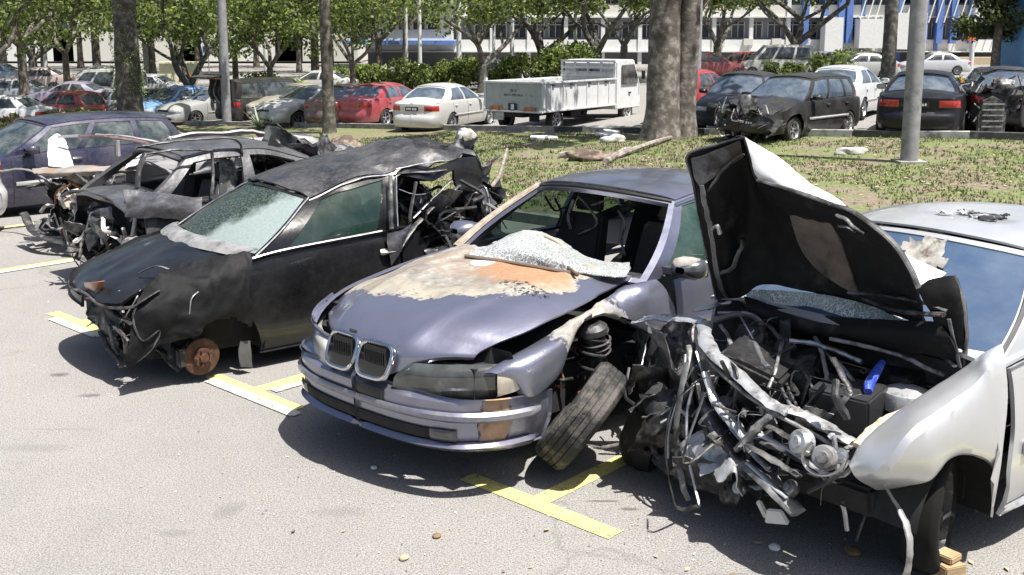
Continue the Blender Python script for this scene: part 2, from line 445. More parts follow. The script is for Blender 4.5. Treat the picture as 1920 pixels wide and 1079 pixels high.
def car_shell(parent, P, pm, res=.08, near=False, skip=(), dfm=None, gl=None, frame=None, labels=None, wins=None, opengl=()):
    """body, panels, glass of a car. pm: paint. returns (geo, dict of parts)"""
    g = CarGeo(P); xf, xr = g.xf, g.xr
    gl = gl or glass('car_glass_dark', (.012, .016, .02), .93, dusty=.1)
    # ---- columns along the outline
    R_ = P.get('R', .355); us = list(np.linspace(0, g.len, int(g.len/res)+1))
    for xa in (P['xa'], P['xb']):
        us = [u for u in us if abs(g.xy(u)[0]-xa) > R_+.02]
        for k in range(13): us.append(g.uX(xa+R_*math.cos(math.pi*k/12)*.9999))
        us.append(g.uX(xa+R_+.004)); us.append(g.uX(xa-R_-.004))
    doors = P['doors']                                     # x splits, front to back
    for x in doors+[P.get('xhood', P['xA']+.12)]:
        u = g.uX(x); us = [q for q in us if abs(q-u) > res*.35 or abs(abs(g.xy(q)[0]-P['xa'])-R_) < .01 or abs(abs(g.xy(q)[0]-P['xb'])-R_) < .01]; us.append(u)
    us = sorted(us); nC = len(us)
    ts = [0, .03, .08, .18, .3, .42, .5] if not near else [0, .02, .05, .1, .16, .23, .3, .36, .42, .46, .5]
    tb = [.58, .7, .85, .95, 1] if not near else [.54, .6, .68, .76, .84, .9, .95, 1]
    pts = []; faces = []; owner = []
    xb1 = P['xa']+R_*.6; xb2 = P['xb']-R_*.6; zbump = P.get('zbump', .54)
    idx = {}
    for sg in (1, -1):
        for c, u in enumerate(us):
            xy = g.xy(u); zt = g.wallz(u); zb = g.arch(xy[0])
            zm = max(zbump, zb+.35*(zt-zb)) if zb > .3 else zbump
            for r, t in enumerate(ts+tb):
                z = zt+(zm-zt)*t*2 if t <= .5 else zm+(zb-zm)*(t-.5)*2
                p = g.wall(u, z); p[1] *= sg
                idx[sg, c, r] = len(pts); pts.append(p)
    nR = len(ts)+len(tb); kmid = len(ts)-1
    for sg in (1, -1):
        sn = '_l' if sg > 0 else '_r'
        for c in range(nC-1):
            xm = (g.xy(us[c])[0]+g.xy(us[c+1])[0])/2
            for r in range(nR-1):
                low = r >= kmid
                if xm > P['xa']+R_ and low: ow = 'front_bumper'
                elif xm < P['xb']-R_ and low: ow = 'rear_bumper'
                elif xm > doors[0]: ow = 'front_fender'+sn if xm < xf-.12 or True else 'x'
                elif xm < doors[-1]: ow = 'rear_quarter'+sn
                else:
                    k = sum(1 for d in doors if xm < d)-1; ow = ('front_door' if k == 0 else 'rear_door')+sn
                q = (idx[sg, c, r], idx[sg, c, r+1], idx[sg, c+1, r+1], idx[sg, c+1, r])
                faces.append(q if sg < 0 else q[::-1]); owner.append(ow)
    # ---- deck (hood / cowl / boot): rows follow side columns
    nA = int(np.argmax([g.xy(u)[0] < xf-.14 for u in us])); nB = nC-1-int(np.argmax([g.xy(u)[0] > xr+.12 for u in us[::-1]]))
    m = max(8, int(1.5/res)) if not near else 36
    def deckrow(c):
        x, y = g.xy(us[c]); row = []
        for k in range(m+1):
            q = 1-2*k/m; row.append((x, y, q))
        return row
    rows = []
    # nose rows converge on the outline: row i of nose uses column c as its end, centre moves back gradually
    for c in range(nA, nB+1):
        x, y = g.xy(us[c]); f = 0
        xb = x
        row = []
        for k in range(m+1):
            q = 1-2*k/m
            if x > 0: e = (xf-g.xy(us[nA])[0])*max(0, 1-(c-nA)/6)
            else: e = -(g.xy(us[nB])[0]-xr)*max(0, 1-(nB-c)/6)
            yy = q*y; xx = x
            if e:
                # follow outline shape across
                un = g.uY(min(abs(yy), y), rear=x < 0); ox = g.xy(un)[0]; xx = x+(ox-(g.xy(us[nA])[0] if x > 0 else g.xy(us[nB])[0]))*max(0, 1-((c-nA) if x > 0 else (nB-c))/6)
            row.append((xx, yy))
        rows.append(row)
    xh = P.get('xhood', P['xA']+.12); xt = P.get('xtrunk', P['xC']-.1)
    base = len(pts)
    for row in rows:
        for xx, yy in row: pts.append(np.array([xx, yy, float(g.deck(min(max(xx, xr+.001), xf-.001), yy))]))
    for i in range(len(rows)-1):
        xm = (g.xy(us[nA+i])[0]+g.xy(us[nA+i+1])[0])/2
        for k in range(m):
            yq = abs(1-2*(k+.5)/m)
            if xm > xh: ow = 'hood' if yq < P.get('hoodw', .86) else ('front_fender_l' if k < m/2 else 'front_fender_r')
            elif xm < xt: ow = 'boot_lid' if yq < .86 else ('rear_quarter_l' if k < m/2 else 'rear_quarter_r')
            elif xm > P['xA']-.35 or xm < P['xC']+.25: ow = 'cowl'
            elif yq > .9: ow = 'front_door_l' if k < m/2 else 'front_door_r'; ow = 'cowl'
            else: ow = None
            a = base+i*(m+1)+k; faces.append((a, a+1, a+m+2, a+m+1)); owner.append(ow)
    # nose/tail fill between the outline arc and the first row is zero-width by construction
    names = {k: k.replace('_l', '').replace('_r', '') if k[-2:] in ('_l', '_r') else k for k in set(o for o in owner if o)}
    for sgi in skip:
        for k in list(names):
            if k == sgi: names[k] = None
    mm = lambda nm: pm
    if not near:
        ow2 = ['body' if o and o not in skip else None for o in owner]
        parts = split_build(parent, pts, faces, ow2, mm, {'body': 'body'}, 0, dfm=dfm, labels=labels)
    else:
        parts = split_build(parent, pts, faces, owner, mm, names, P.get('gap', .004), .02, dfm=dfm, labels=labels)
    # ---- greenhouse
    def D(A):
        A = np.asarray(A, float); sh = A.shape
        return dfm(A.reshape(-1, 3)).reshape(sh) if dfm is not None else A
    nq = 14 if near else 8; nt_ = 10 if near else 6
    frame = frame or pm
    if 'roof' not in skip:
        G = [[g.roof(f, q) for q in np.linspace(1, -1, nq*2+1)] for f in np.linspace(0, 1, nt_*2+1)]
        parts['roof'] = shell('roof', D(G), pm, parent, .012, label=(labels or {}).get('roof'))
    def windowed(nm, fn, us_, vs_, openings, gname, skipg=False, inset=.008, flip=False):
        """grid fn(u,v); cells inside an opening go to glass, others to frame"""
        mbf = MB(); cells = {}
        A = np.array([[fn(u, v) for v in vs_] for u in us_]); A = D(A)
        nu, nv = len(us_), len(vs_); Ff = []; Fg = {}
        for i in range(nu-1):
            for j in range(nv-1):
                cu, cv = (us_[i]+us_[i+1])/2, (vs_[j]+vs_[j+1])/2; hit = None
                for k, (a, b, c, d) in enumerate(openings):
                    if a < cu < b and c < cv < d: hit = k
                q = (i*nv+j, i*nv+j+1, (i+1)*nv+j+1, (i+1)*nv+j)
                if flip: q = q[::-1]
                if hit is None: Ff.append(q)
                else: Fg.setdefault(hit, []).append(q)
        Vv = A.reshape(-1, 3)
        def mk(nm_, F, mt, th):
            bm = bmesh.new(); mp = {}
            for f in F:
                vs2 = []
                for i in f:
                    if i not in mp: mp[i] = bm.verts.new(Vv[i])
                    vs2.append(mp[i])
                try: bm.faces.new(vs2)
                except ValueError: pass
            bmesh.ops.remove_doubles(bm, verts=bm.verts, dist=1e-5); bm.normal_update()
            c = Vector((0, 0, .9)); fl = sum((f.normal.dot(f.calc_center_median()-c)) for f in bm.faces)
            if fl < 0: bmesh.ops.reverse_faces(bm, faces=bm.faces[:]); bm.normal_update()
            if nm_ == 'frame_': bmesh.ops.solidify(bm, geom=bm.faces[:], thickness=th)
            else:
                for v in bm.verts: v.co -= v.normal*inset
            me = bpy.data.meshes.new(nm_); bm.to_mesh(me); bm.free(); me.materials.append(mt)
            me.shade_smooth(); me.set_sharp_from_angle(angle=R(40)); return me
        fo = None
        if Ff:
            me = mk('frame_', Ff, frame, .03 if near else .02); fo = bpy.data.objects.new(nm, me); COL.objects.link(fo); fo.parent = parent
        if not skipg:
            for k, F in Fg.items():
                if (gname, k) in opengl: continue
                me = mk('g_', F, gl, 0); o = bpy.data.objects.new(gname, me); COL.objects.link(o); o.parent = parent
        return fo
    lin = lambda a, b, n: list(np.linspace(a, b, n+1))
    fw = .05
    if 'windshield' not in skip:
        windowed('windshield_frame', g.shield, [-1, -1+fw, -1+2*fw]+lin(-1+2*fw, 1-2*fw, nq)[1:-1]+[1-2*fw, 1-fw, 1], [0, .05]+lin(.05, .95, nt_)[1:-1]+[.95, 1],
                 [(-1+fw, 1-fw, .05, .95)], 'windshield', 'windshield_glass' in skip)
    if 'rear_window' not in skip:
        rw = P.get('rw', (.12, .93))
        windowed('rear_window_frame', g.back, [-1, -1+fw*2]+lin(-1+2*fw, 1-2*fw, nq)[1:-1]+[1-2*fw, 1], [0, rw[0]]+lin(rw[0], rw[1], nt_)[1:-1]+[rw[1], 1],
                 [(-1+2*fw, 1-2*fw, rw[0], rw[1])], 'rear_window', 'rear_window_glass' in skip)
    wl = wins or P['wins']
    cuts = sorted(set([0, 1]+[v for w_ in wl for v in w_[:2]])); fs = []
    for a, b in zip(cuts, cuts[1:]): fs += lin(a, b, max(1, int((b-a)*(16 if near else 9))))[:-1]
    fs.append(1)
    t0, t1 = P.get('wt', (.05, .9))
    vs_ = [0, t0]+lin(t0, t1, nt_)[1:-1]+[t1, 1]
    for sg, nm in ((1, 'l'), (-1, 'r')):
        if 'side_'+nm in skip: continue
        windowed('side_frame', lambda u, v: g.side(sg, u, v), fs, vs_, [(a, b, t0, t1) for a, b in wl], 'side_window', 'side_glass_'+nm in skip)
    # ---- dark floor / wells
    if 'floor' not in skip:
        b = MB(); zt_ = P.get('floorz', .5)
        ring = []
        uu = np.linspace(0, g.len, 40)
        for u in uu:
            p = g.xy(u); n = g.nrm(u); ring.append((min(p[0]-n[0]*.17, P.get('floorx', 9)), max(0, p[1]-n[1]*.17)))
        poly = ring+[(x, -y) for x, y in ring[-2:0:-1]]
        b.prism(poly, P.get('sill', .2)+.03, zt_)
        V = np.concatenate(b.v); 
        if dfm is not None: b.v = [dfm(V)]
        b.build('underbody', darkm(), parent, smooth=False)
    return g, parts

def add_piece(parent, g, name, m, u0, u1, z0, z1, sg=1, off=.006, th=.012, nu=8, nv=4, dfm=None, shear=0, label=None, curve=None):
    """a conforming piece (lamp, strip, plate) lying on the car's wall between arc lengths u0..u1 and heights"""
    G = []
    for i, u in enumerate(np.linspace(u0, u1, nu+1)):
        row = []
        for z in np.linspace(0, 1, nv+1):
            a, b = (z0(i/nu), z1(i/nu)) if callable(z0) else (z0, z1)
            zz = b+(a-b)*z; p = g.wall(max(0, u), zz); n = g.nrm(max(0, u)); e = off
            if z in (0, 1) or i in (0, nu): e = off*.2
            p[0] += n[0]*e; p[1] += n[1]*e; p[1] *= sg; row.append(p)
        G.append(row)
    G = np.array(G)
    if dfm is not None: G = dfm(G.reshape(-1, 3)).reshape(G.shape)
    if sg > 0: G = G[::-1]
    return shell(name, G, m, parent, th, label=label)
def lens(name, col, rough=.12):
    return mat(name, col, rough, var=.25, scale=18, coat=1, dirt=(.3, .28, .25), dirt_at=.7)
def lamp_mats():
    return dict(head=lens('headlamp_glass', (.42, .44, .45), .1), red=lens('tail_lens_red', (.35, .015, .012)), amber=lens('lens_amber', (.75, .22, .02)),
                clear=lens('lens_clear', (.6, .6, .6)), smoke=lens('lens_smoke', (.05, .05, .05)))
PLT = {}
def liner(parent, x, y, z, r, sg=1, d=.34):
    # wheel housing: half barrel over the wheel with an inner wall
    b = MB(); A = np.linspace(.1, math.pi+.25, 18); b.grid(np.array([[(x+r*math.cos(a), sg*yy, max(.06, z+r*math.sin(a))) for yy in (y, y-d)] for a in A]))
    b.grid(np.array([[(x+r*q*math.cos(a), sg*(y-d), max(.06, z+r*q*math.sin(a))) for q in (0, 1)] for a in A])); b.build('wheel_arch_liner', darkm(), parent)
def plate(parent, pos, rot, txt=None, w_=.42, h=.12):
    b = MB(); b.box((0, 0, 0), (w_, .012, h)); o = b.build('number_plate', mat('plate_black', (.02, .02, .02), .5), parent, bevel=.003)
    o.location = pos; o.rotation_euler = rot
    if txt:
        t = MB(); rnd = random.Random(txt); x = -w_*.40
        for k in range(6):
            ww = w_*.085; t.box((x+ww/2, -.0075, rnd.uniform(-.004, .004)), (ww, .004, h*rnd.uniform(.42, .55)))
            x += w_*(.125 if k != 2 else .19)
        t.build('plate_characters', mat('plate_white', (.62, .62, .62), .5), o)
    return o
def seats(parent, xs=(.15, -.75), col=None, z=.0, yy=.36, h=.62):
    m = col or mat('seat_cloth', (.06, .06, .065), .9, var=.3, bmp=.3)
    for x in xs:
        for sg in (1, -1):
            b = MB()
            G = []
            for a, w_, d in ((.42+z, .24, .26), (.50+z, .25, .27), (.55+z, .25, .26)):
                G.append([(x+.25+d*math.copysign(abs(math.cos(t))**.5, math.cos(t)), sg*yy+w_*math.copysign(abs(math.sin(t))**.5, math.sin(t)), a) for t in np.linspace(0, 2*math.pi, 17)])
            b.grid(G); b.box((x+.25, sg*yy, .53+z), (.48, .46, .05))
            b.box((x-.05, sg*yy, .55+z+h/2), (.14, .46, h), M=Matrix.Rotation(-.25, 3, 'Y'), taper=.8)
            b.box((x-.17, sg*yy, .64+z+h), (.09, .24, .17), M=Matrix.Rotation(-.25, 3, 'Y'), taper=.8)
            b.build('seat', m, parent, bevel=.02)
def mirror(parent, g, pm, x=None, sg=1, dfm=None):
    P = g.P; x = P['xA']-.30 if x is None else x
    y = g.wid(x)+.11; z = float(g.deck(x, g.wid(x)))+.085
    b = MB(); V = []; 
    for i, (dx, sy, sz) in enumerate(((-.06, .8, .8), (-.03, 1, 1), (.03, 1, 1), (.08, .75, .75), (.11, .3, .3))):
        V.append([(x+dx, sg*(y+.11*sy*math.copysign(abs(math.cos(a))**.6, math.cos(a))), z+.065*sz*math.copysign(abs(math.sin(a))**.6, math.sin(a))) for a in np.linspace(0, 2*math.pi, 17)])
    b.grid(V); b.box((x, sg*(y-.12), z-.03), (.09, .1, .04))
    if dfm: b.v = [dfm(v) for v in b.v]
    o = b.build('wing_mirror', pm, parent)
    c = MB(); c.box((x-.061, sg*y, z), (.006, .19, .11)); 
    if dfm: c.v = [dfm(v) for v in c.v]
    c.build('mirror_glass', chrome(), o, smooth=False)
    return o
def strips(parent, g, u0, u1, z, m, name='side_moulding', h=.05, sgs=(1, -1), dfm=None, off=.014):
    for sg in sgs: add_piece(parent, g, name, m, u0, u1, z-h/2, z+h/2, sg, off, .02, nu=14, nv=2, dfm=dfm)
# ================================================================ setting: ground
AX = np.array([-.736, .677]); VX = np.array([.677, .736]); T2 = np.array([.118, 5.16])   # row direction, bay depth direction, paint T
def bay(a, v): return T2+AX*a+VX*v
def asphalt():
    m, nt, b = newmat('asphalt')
    tc = nt.nodes.new('ShaderNodeTexCoord')
    big = noise_fac(nt, .35, 8, .6); mid = noise_fac(nt, 2.2, 8, .6); fine = noise_fac(nt, 100, 3, .7); agg = noise_fac(nt, 150, 2, .6)
    c = ramp(nt, big, [(.3, (.21, .20, .19)), (.7, (.265, .254, .24))])
    c = mix(nt, ramp(nt, mid, [(.35, .0), (.8, .5)]), c, (.29, .278, .26))
    c = mix(nt, ramp(nt, fine, [(.40, .75), (.51, 0.)]), c, (.075, .07, .065))
    c = mix(nt, ramp(nt, agg, [(.56, 0.), (.66, .8)]), c, (.46, .45, .43))
    oil = noise_fac(nt, .9, 3, .4, sc3=(1.2, .8, 1)); c = mix(nt, ramp(nt, oil, [(.685, 0.), (.72, .55)]), c, (.10, .095, .09))
    gr = noise_fac(nt, 24, 4, .7); c = mix(nt, ramp(nt, gr, [(.58, 0.), (.72, .55)]), c, (.12, .115, .105))
    st = noise_fac(nt, 1.1, 6, .7)
    c = mix(nt, ramp(nt, st, [(.66, 0.), (.74, .45)]), c, (.12, .11, .10))
    # oil and scrape marks where they lie in the photograph
    s = nt.nodes.new('ShaderNodeSeparateXYZ'); nt.links.new(tc.outputs['Object'], s.inputs[0])
    def el(cx, cy, rx, ry):
        q = []
        for i, (c_, r_) in enumerate(((cx, rx), (cy, ry))):
            m1 = nt.nodes.new('ShaderNodeMath'); m1.operation = 'SUBTRACT'; nt.links.new(s.outputs[i], m1.inputs[0]); m1.inputs[1].default_value = c_
            m2 = nt.nodes.new('ShaderNodeMath'); m2.operation = 'DIVIDE'; nt.links.new(m1.outputs[0], m2.inputs[0]); m2.inputs[1].default_value = r_
            m3 = nt.nodes.new('ShaderNodeMath'); m3.operation = 'MULTIPLY'; nt.links.new(m2.outputs[0], m3.inputs[0]); nt.links.new(m2.outputs[0], m3.inputs[1]); q.append(m3)
        a = nt.nodes.new('ShaderNodeMath'); nt.links.new(q[0].outputs[0], a.inputs[0]); nt.links.new(q[1].outputs[0], a.inputs[1])
        a2 = nt.nodes.new('ShaderNodeMath'); nt.links.new(a.outputs[0], a2.inputs[0]); nt.links.new(gr, a2.inputs[1]); return a2.outputs[0]
    for px, py, rx, ry, k in ((168, 742, .13, .06, .65), (112, 703, .12, .08, .7), (110, 805, .42, .012, .4), (1130, 940, .16, .02, .8), (1180, 955, .1, .03, .7), (330, 1000, .15, .07, .25), (640, 960, .25, .1, .2), (60, 840, .4, .1, .2)):
        p = gz(px, py); c = mix(nt, ramp(nt, el(p[0], p[1], rx, ry), [(.55, k), (1.5, 0.)]), c, (.06, .057, .053))
    # hairline cracks
    v = N(nt, 'TexVoronoi', _Scale=.14, feature='DISTANCE_TO_EDGE'); ad = N(nt, 'VectorMath', operation='ADD'); n2 = N(nt, 'TexNoise', _Scale=1.7, _Detail=6.)
    nt.links.new(tc.outputs['Object'], n2.inputs[0]); nt.links.new(tc.outputs['Object'], ad.inputs[0]); nt.links.new(n2.outputs['Color'], ad.inputs[1]); nt.links.new(ad.outputs[0], v.inputs['Vector'])
    c = mix(nt, ramp(nt, v.outputs[0], [(.0, .28), (.004, 0.)]), c, (.08, .076, .07))
    nt.links.new(c, b.inputs['Base Color']); b.inputs['Roughness'].default_value = .92; b.inputs['Specular IOR Level'].default_value = .25
    bump(nt, b, fine, .35, .005)
    return m
def ZT(x, y):
    # the ground falls away to the left beyond the verge and rises a little to the right
    d = min(1.15, max(-.32, .35-.055*(x+2)))
    return -d*sstep(12, 25, y)*(1-.75*sstep(42, 75, y))
def make_ground():
    xs = [-260, -120, -70]+list(np.arange(-50, 51, 2.0))+[70, 120, 260]; ys = [-12, 0, 6]+list(np.arange(11, 90, 1.5))+[110, 160, 260, 520]
    b = MB(); b.grid(np.array([[(x, y, ZT(x, y)) for x in xs] for y in ys]), flip=True)
    tag(b.build('ground', asphalt(), smooth=False), kind='structure')
make_ground()
def worn_paint(name, col, thr):
    m, nt, b = newmat(name)
    f = noise_fac(nt, 9, 8, .7); f2 = noise_fac(nt, 60, 3, .7)
    c = mix(nt, ramp(nt, f, [(.3, 0.), (.75, .5)]), col, (.35, .33, .27))
    nt.links.new(c, b.inputs['Base Color']); b.inputs['Roughness'].default_value = .85
    tr = nt.nodes.new('ShaderNodeBsdfTransparent'); ms = nt.nodes.new('ShaderNodeMixShader')
    s = mix(nt, .5, f, f2)
    nt.links.new(ramp(nt, s, [(thr-.05, 1.), (thr+.05, 0.)]), ms.inputs[0]); nt.links.new(tr.outputs[0], ms.inputs[1]); nt.links.new(b.outputs[0], ms.inputs[2])
    nt.links.new(ms.outputs[0], nt.nodes['Material Output'].inputs['Surface']); return m
YEL = worn_paint('bay_paint', (.66, .60, .17), .585); WHT = worn_paint('old_paint', (.62, .60, .52), .57)
def strip(mb, p, q, w_, z=.005, n=40, seed=0):
    p = np.array(p); q = np.array(q); d = (q-p)/np.linalg.norm(q-p); s = np.array([-d[1], d[0]])*w_/2
    G = []
    for t in np.linspace(0, 1, n):
        c = p+(q-p)*t; e = .006*nz((c[0], c[1], seed), 14)
        G.append([(c[0]+s[0]*(1+e*10), c[1]+s[1]*(1+e*10), z), (c[0]-s[0]*(1-e*10), c[1]-s[1]*(1-e*10), z)])
    mb.grid(G)
def markings():
    mid = [gz(472, 735)[:2], gz(1002, 945)[:2]]
    step = (mid[0]-mid[1])
    for k in range(-1, 5):
        c = mid[1]+step*k; b = MB(); d = step/np.linalg.norm(step)
        strip(b, c-d*.53, c+d*.50, .115, seed=k)
        strip(b, c+VX*.06, c+VX*4.6, .115, z=.0045, seed=k+9)
        o = b.build('parking_bay_marking', YEL, smooth=False); tag(o, kind='structure')
    b = MB()
    c = mid[0]+d*0; strip(b, mid[0]-d*.62+VX*-.07, mid[0]+d*.42+VX*-.07, .09, z=.009, seed=3); strip(b, mid[0]+VX*.1-d*.11, mid[0]+VX*1.3-d*.13, .08, z=.009)
    c = mid[0]+step; strip(b, c-d*.55-VX*.09, c+d*.3-VX*.09, .09, z=.009, seed=5); strip(b, c+step-d*.1+VX*.2, c+step-d*.1+VX*2.2, .08, z=.009)
    tag(b.build('old_bay_marking', WHT, smooth=False), kind='structure')
markings()
# ================================================================ lilac-blue burnt saloon
def pos_nodes(nt):
    tc = nt.nodes.new('ShaderNodeTexCoord'); s = nt.nodes.new('ShaderNodeSeparateXYZ'); nt.links.new(tc.outputs['Object'], s.inputs[0]); return tc, s
def ma(nt, op, a, b=0.):
    m = nt.nodes.new('ShaderNodeMath'); m.operation = op
    for i, v in enumerate((a, b)):
        if isinstance(v, (int, float)): m.inputs[i].default_value = v
        else: nt.links.new(v, m.inputs[i])
    return m.outputs[0]
def ell(nt, s, cx, rx, cy, ry, cz=None, rz=1):
    e = ma(nt, 'ADD', ma(nt, 'POWER', ma(nt, 'ABSOLUTE', ma(nt, 'MULTIPLY', ma(nt, 'SUBTRACT', s.outputs[0], cx), 1/rx)), 2.),
           ma(nt, 'POWER', ma(nt, 'ABSOLUTE', ma(nt, 'MULTIPLY', ma(nt, 'SUBTRACT', s.outputs[1], cy), 1/ry)), 2.))
    if cz is not None: e = ma(nt, 'ADD', e, ma(nt, 'POWER', ma(nt, 'ABSOLUTE', ma(nt, 'MULTIPLY', ma(nt, 'SUBTRACT', s.outputs[2], cz), 1/rz)), 2.))
    return e
BLUE = (.235, .24, .315)
def burnt_hood():
    m, nt, b = newmat('burnt_bonnet_paint'); tc, s = pos_nodes(nt)
    n1 = noise_fac(nt, 3.2, 9, .62); n2 = noise_fac(nt, 11, 8, .65); n3 = noise_fac(nt, 42, 4, .6)
    e = ma(nt, 'ADD', ell(nt, s, .98, 1.0, -.30, .98), ma(nt, 'MULTIPLY', ma(nt, 'SUBTRACT', n1, .5), 1.1))
    base = mix(nt, ramp(nt, n1, [(.35, 0.), (.7, .4)]), BLUE, (.33, .33, .40))
    ash = ramp(nt, n2, [(.3, (.09, .083, .075)), (.44, (.19, .18, .16)), (.54, (.24, .225, .20)), (.68, (.42, .41, .38))])
    rim_ = ramp(nt, e, [(.55, 0.), (.85, .8)])
    ash = mix(nt, rim_, ash, (.31, .285, .215))
    st = noise_fac(nt, 2.6, 8, .6, sc3=(.6, 2.2, 1))
    ash = mix(nt, ramp(nt, st, [(.47, 0.), (.58, .75)]), ash, (.18, .145, .12))
    o = ma(nt, 'ADD', ell(nt, s, 1.27, .25, .25, .38), ma(nt, 'MULTIPLY', ma(nt, 'SUBTRACT', n2, .5), 1.6))
    ash = mix(nt, ramp(nt, o, [(.35, .85), (1.0, 0.)]), ash, ramp(nt, n3, [(.3, (.25, .11, .045)), (.7, (.37, .19, .08))]))
    o2 = ma(nt, 'ADD', ell(nt, s, 1.2, .38, -.05, .62), ma(nt, 'MULTIPLY', ma(nt, 'SUBTRACT', n1, .5), 2.))
    ash = mix(nt, ramp(nt, o2, [(.5, .30), (1.2, 0.)]), ash, (.30, .20, .13))
    ring = ell(nt, s, 1.25, .1, -.12, .12)
    ash = mix(nt, ramp(nt, ma(nt, 'ADD', ring, ma(nt, 'MULTIPLY', n2, .8)), [(.5, .9), (1.5, 0.)]), ash, (.72, .72, .68))
    c = mix(nt, ramp(nt, e, [(.84, 1.), (.97, .8), (1.07, 0.)]), base, ash)
    edge = ramp(nt, e, [(.80, 0.), (.93, 1.), (1.05, 1.), (1.16, 0.)])
    fl = ramp(nt, n3, [(.53, 0.), (.6, 1.)])
    fl = mix(nt, 1., fl, ramp(nt, n2, [(.47, 0.), (.56, 1.)]), 'MULTIPLY')
    c = mix(nt, mix(nt, 1., edge, fl, 'MULTIPLY'), c, (.03, .03, .035))
    spots = ma(nt, 'ADD', ell(nt, s, 1.50, .07, .45, .2), ma(nt, 'MULTIPLY', ma(nt, 'SUBTRACT', n2, .5), 2.5))
    c = mix(nt, mix(nt, 1., ramp(nt, spots, [(.7, 1.), (1.2, 0.)]), ramp(nt, n3, [(.50, 0.), (.56, 1.)]), 'MULTIPLY'), c, (.02, .02, .025))
    nt.links.new(c, b.inputs['Base Color'])
    nt.links.new(ramp(nt, e, [(.95, .85), (1.05, .30)]), b.inputs['Roughness'])
    nt.links.new(ramp(nt, e, [(.95, 0.), (1.05, .75)]), b.inputs['Metallic'])
    nt.links.new(ramp(nt, e, [(.95, 0.), (1.05, .5)]), b.inputs['Coat Weight']); b.inputs['Coat Roughness'].default_value = .15
    bump(nt, b, mix(nt, .5, n2, ramp(nt, e, [(.97, 0.), (1.0, 1.)])), .35, .012)
    return m
def burnt_mix(name, base, cx, rx, cy, ry, cz, rz, ash=((.27, .25, .21), (.42, .40, .34), (.16, .12, .09)), metal=.75):
    m, nt, b = newmat(name); tc, s = pos_nodes(nt)
    n1 = noise_fac(nt, 5, 9, .62); n2 = noise_fac(nt, 16, 8, .65)
    e = ma(nt, 'ADD', ell(nt, s, cx, rx, cy, ry, cz, rz), ma(nt, 'MULTIPLY', ma(nt, 'SUBTRACT', n1, .5), 2.2))
    a = ramp(nt, n2, [(.3, ash[2]), (.45, ash[0]), (.7, ash[1])])
    base_ = mix(nt, ramp(nt, n1, [(.35, 0.), (.75, .4)]), base, (.40, .40, .41))
    c = mix(nt, ramp(nt, e, [(.55, .9), (1.2, 0.)]), base_, a)
    dk = mix(nt, 1., ramp(nt, e, [(.6, 0.), (.85, 1.), (1.0, 1.), (1.15, 0.)]), ramp(nt, n2, [(.5, 0.), (.58, 1.)]), 'MULTIPLY')
    c = mix(nt, dk, c, (.05, .045, .04))
    nt.links.new(c, b.inputs['Base Color'])
    nt.links.new(ramp(nt, e, [(.95, .85), (1.05, .3)]), b.inputs['Roughness'])
    nt.links.new(ramp(nt, e, [(.95, 0.), (1.05, metal)]), b.inputs['Metallic'])
    nt.links.new(ramp(nt, e, [(.95, 0.), (1.05, .5)]), b.inputs['Coat Weight'])
    bump(nt, b, n2, .3, .01); return m

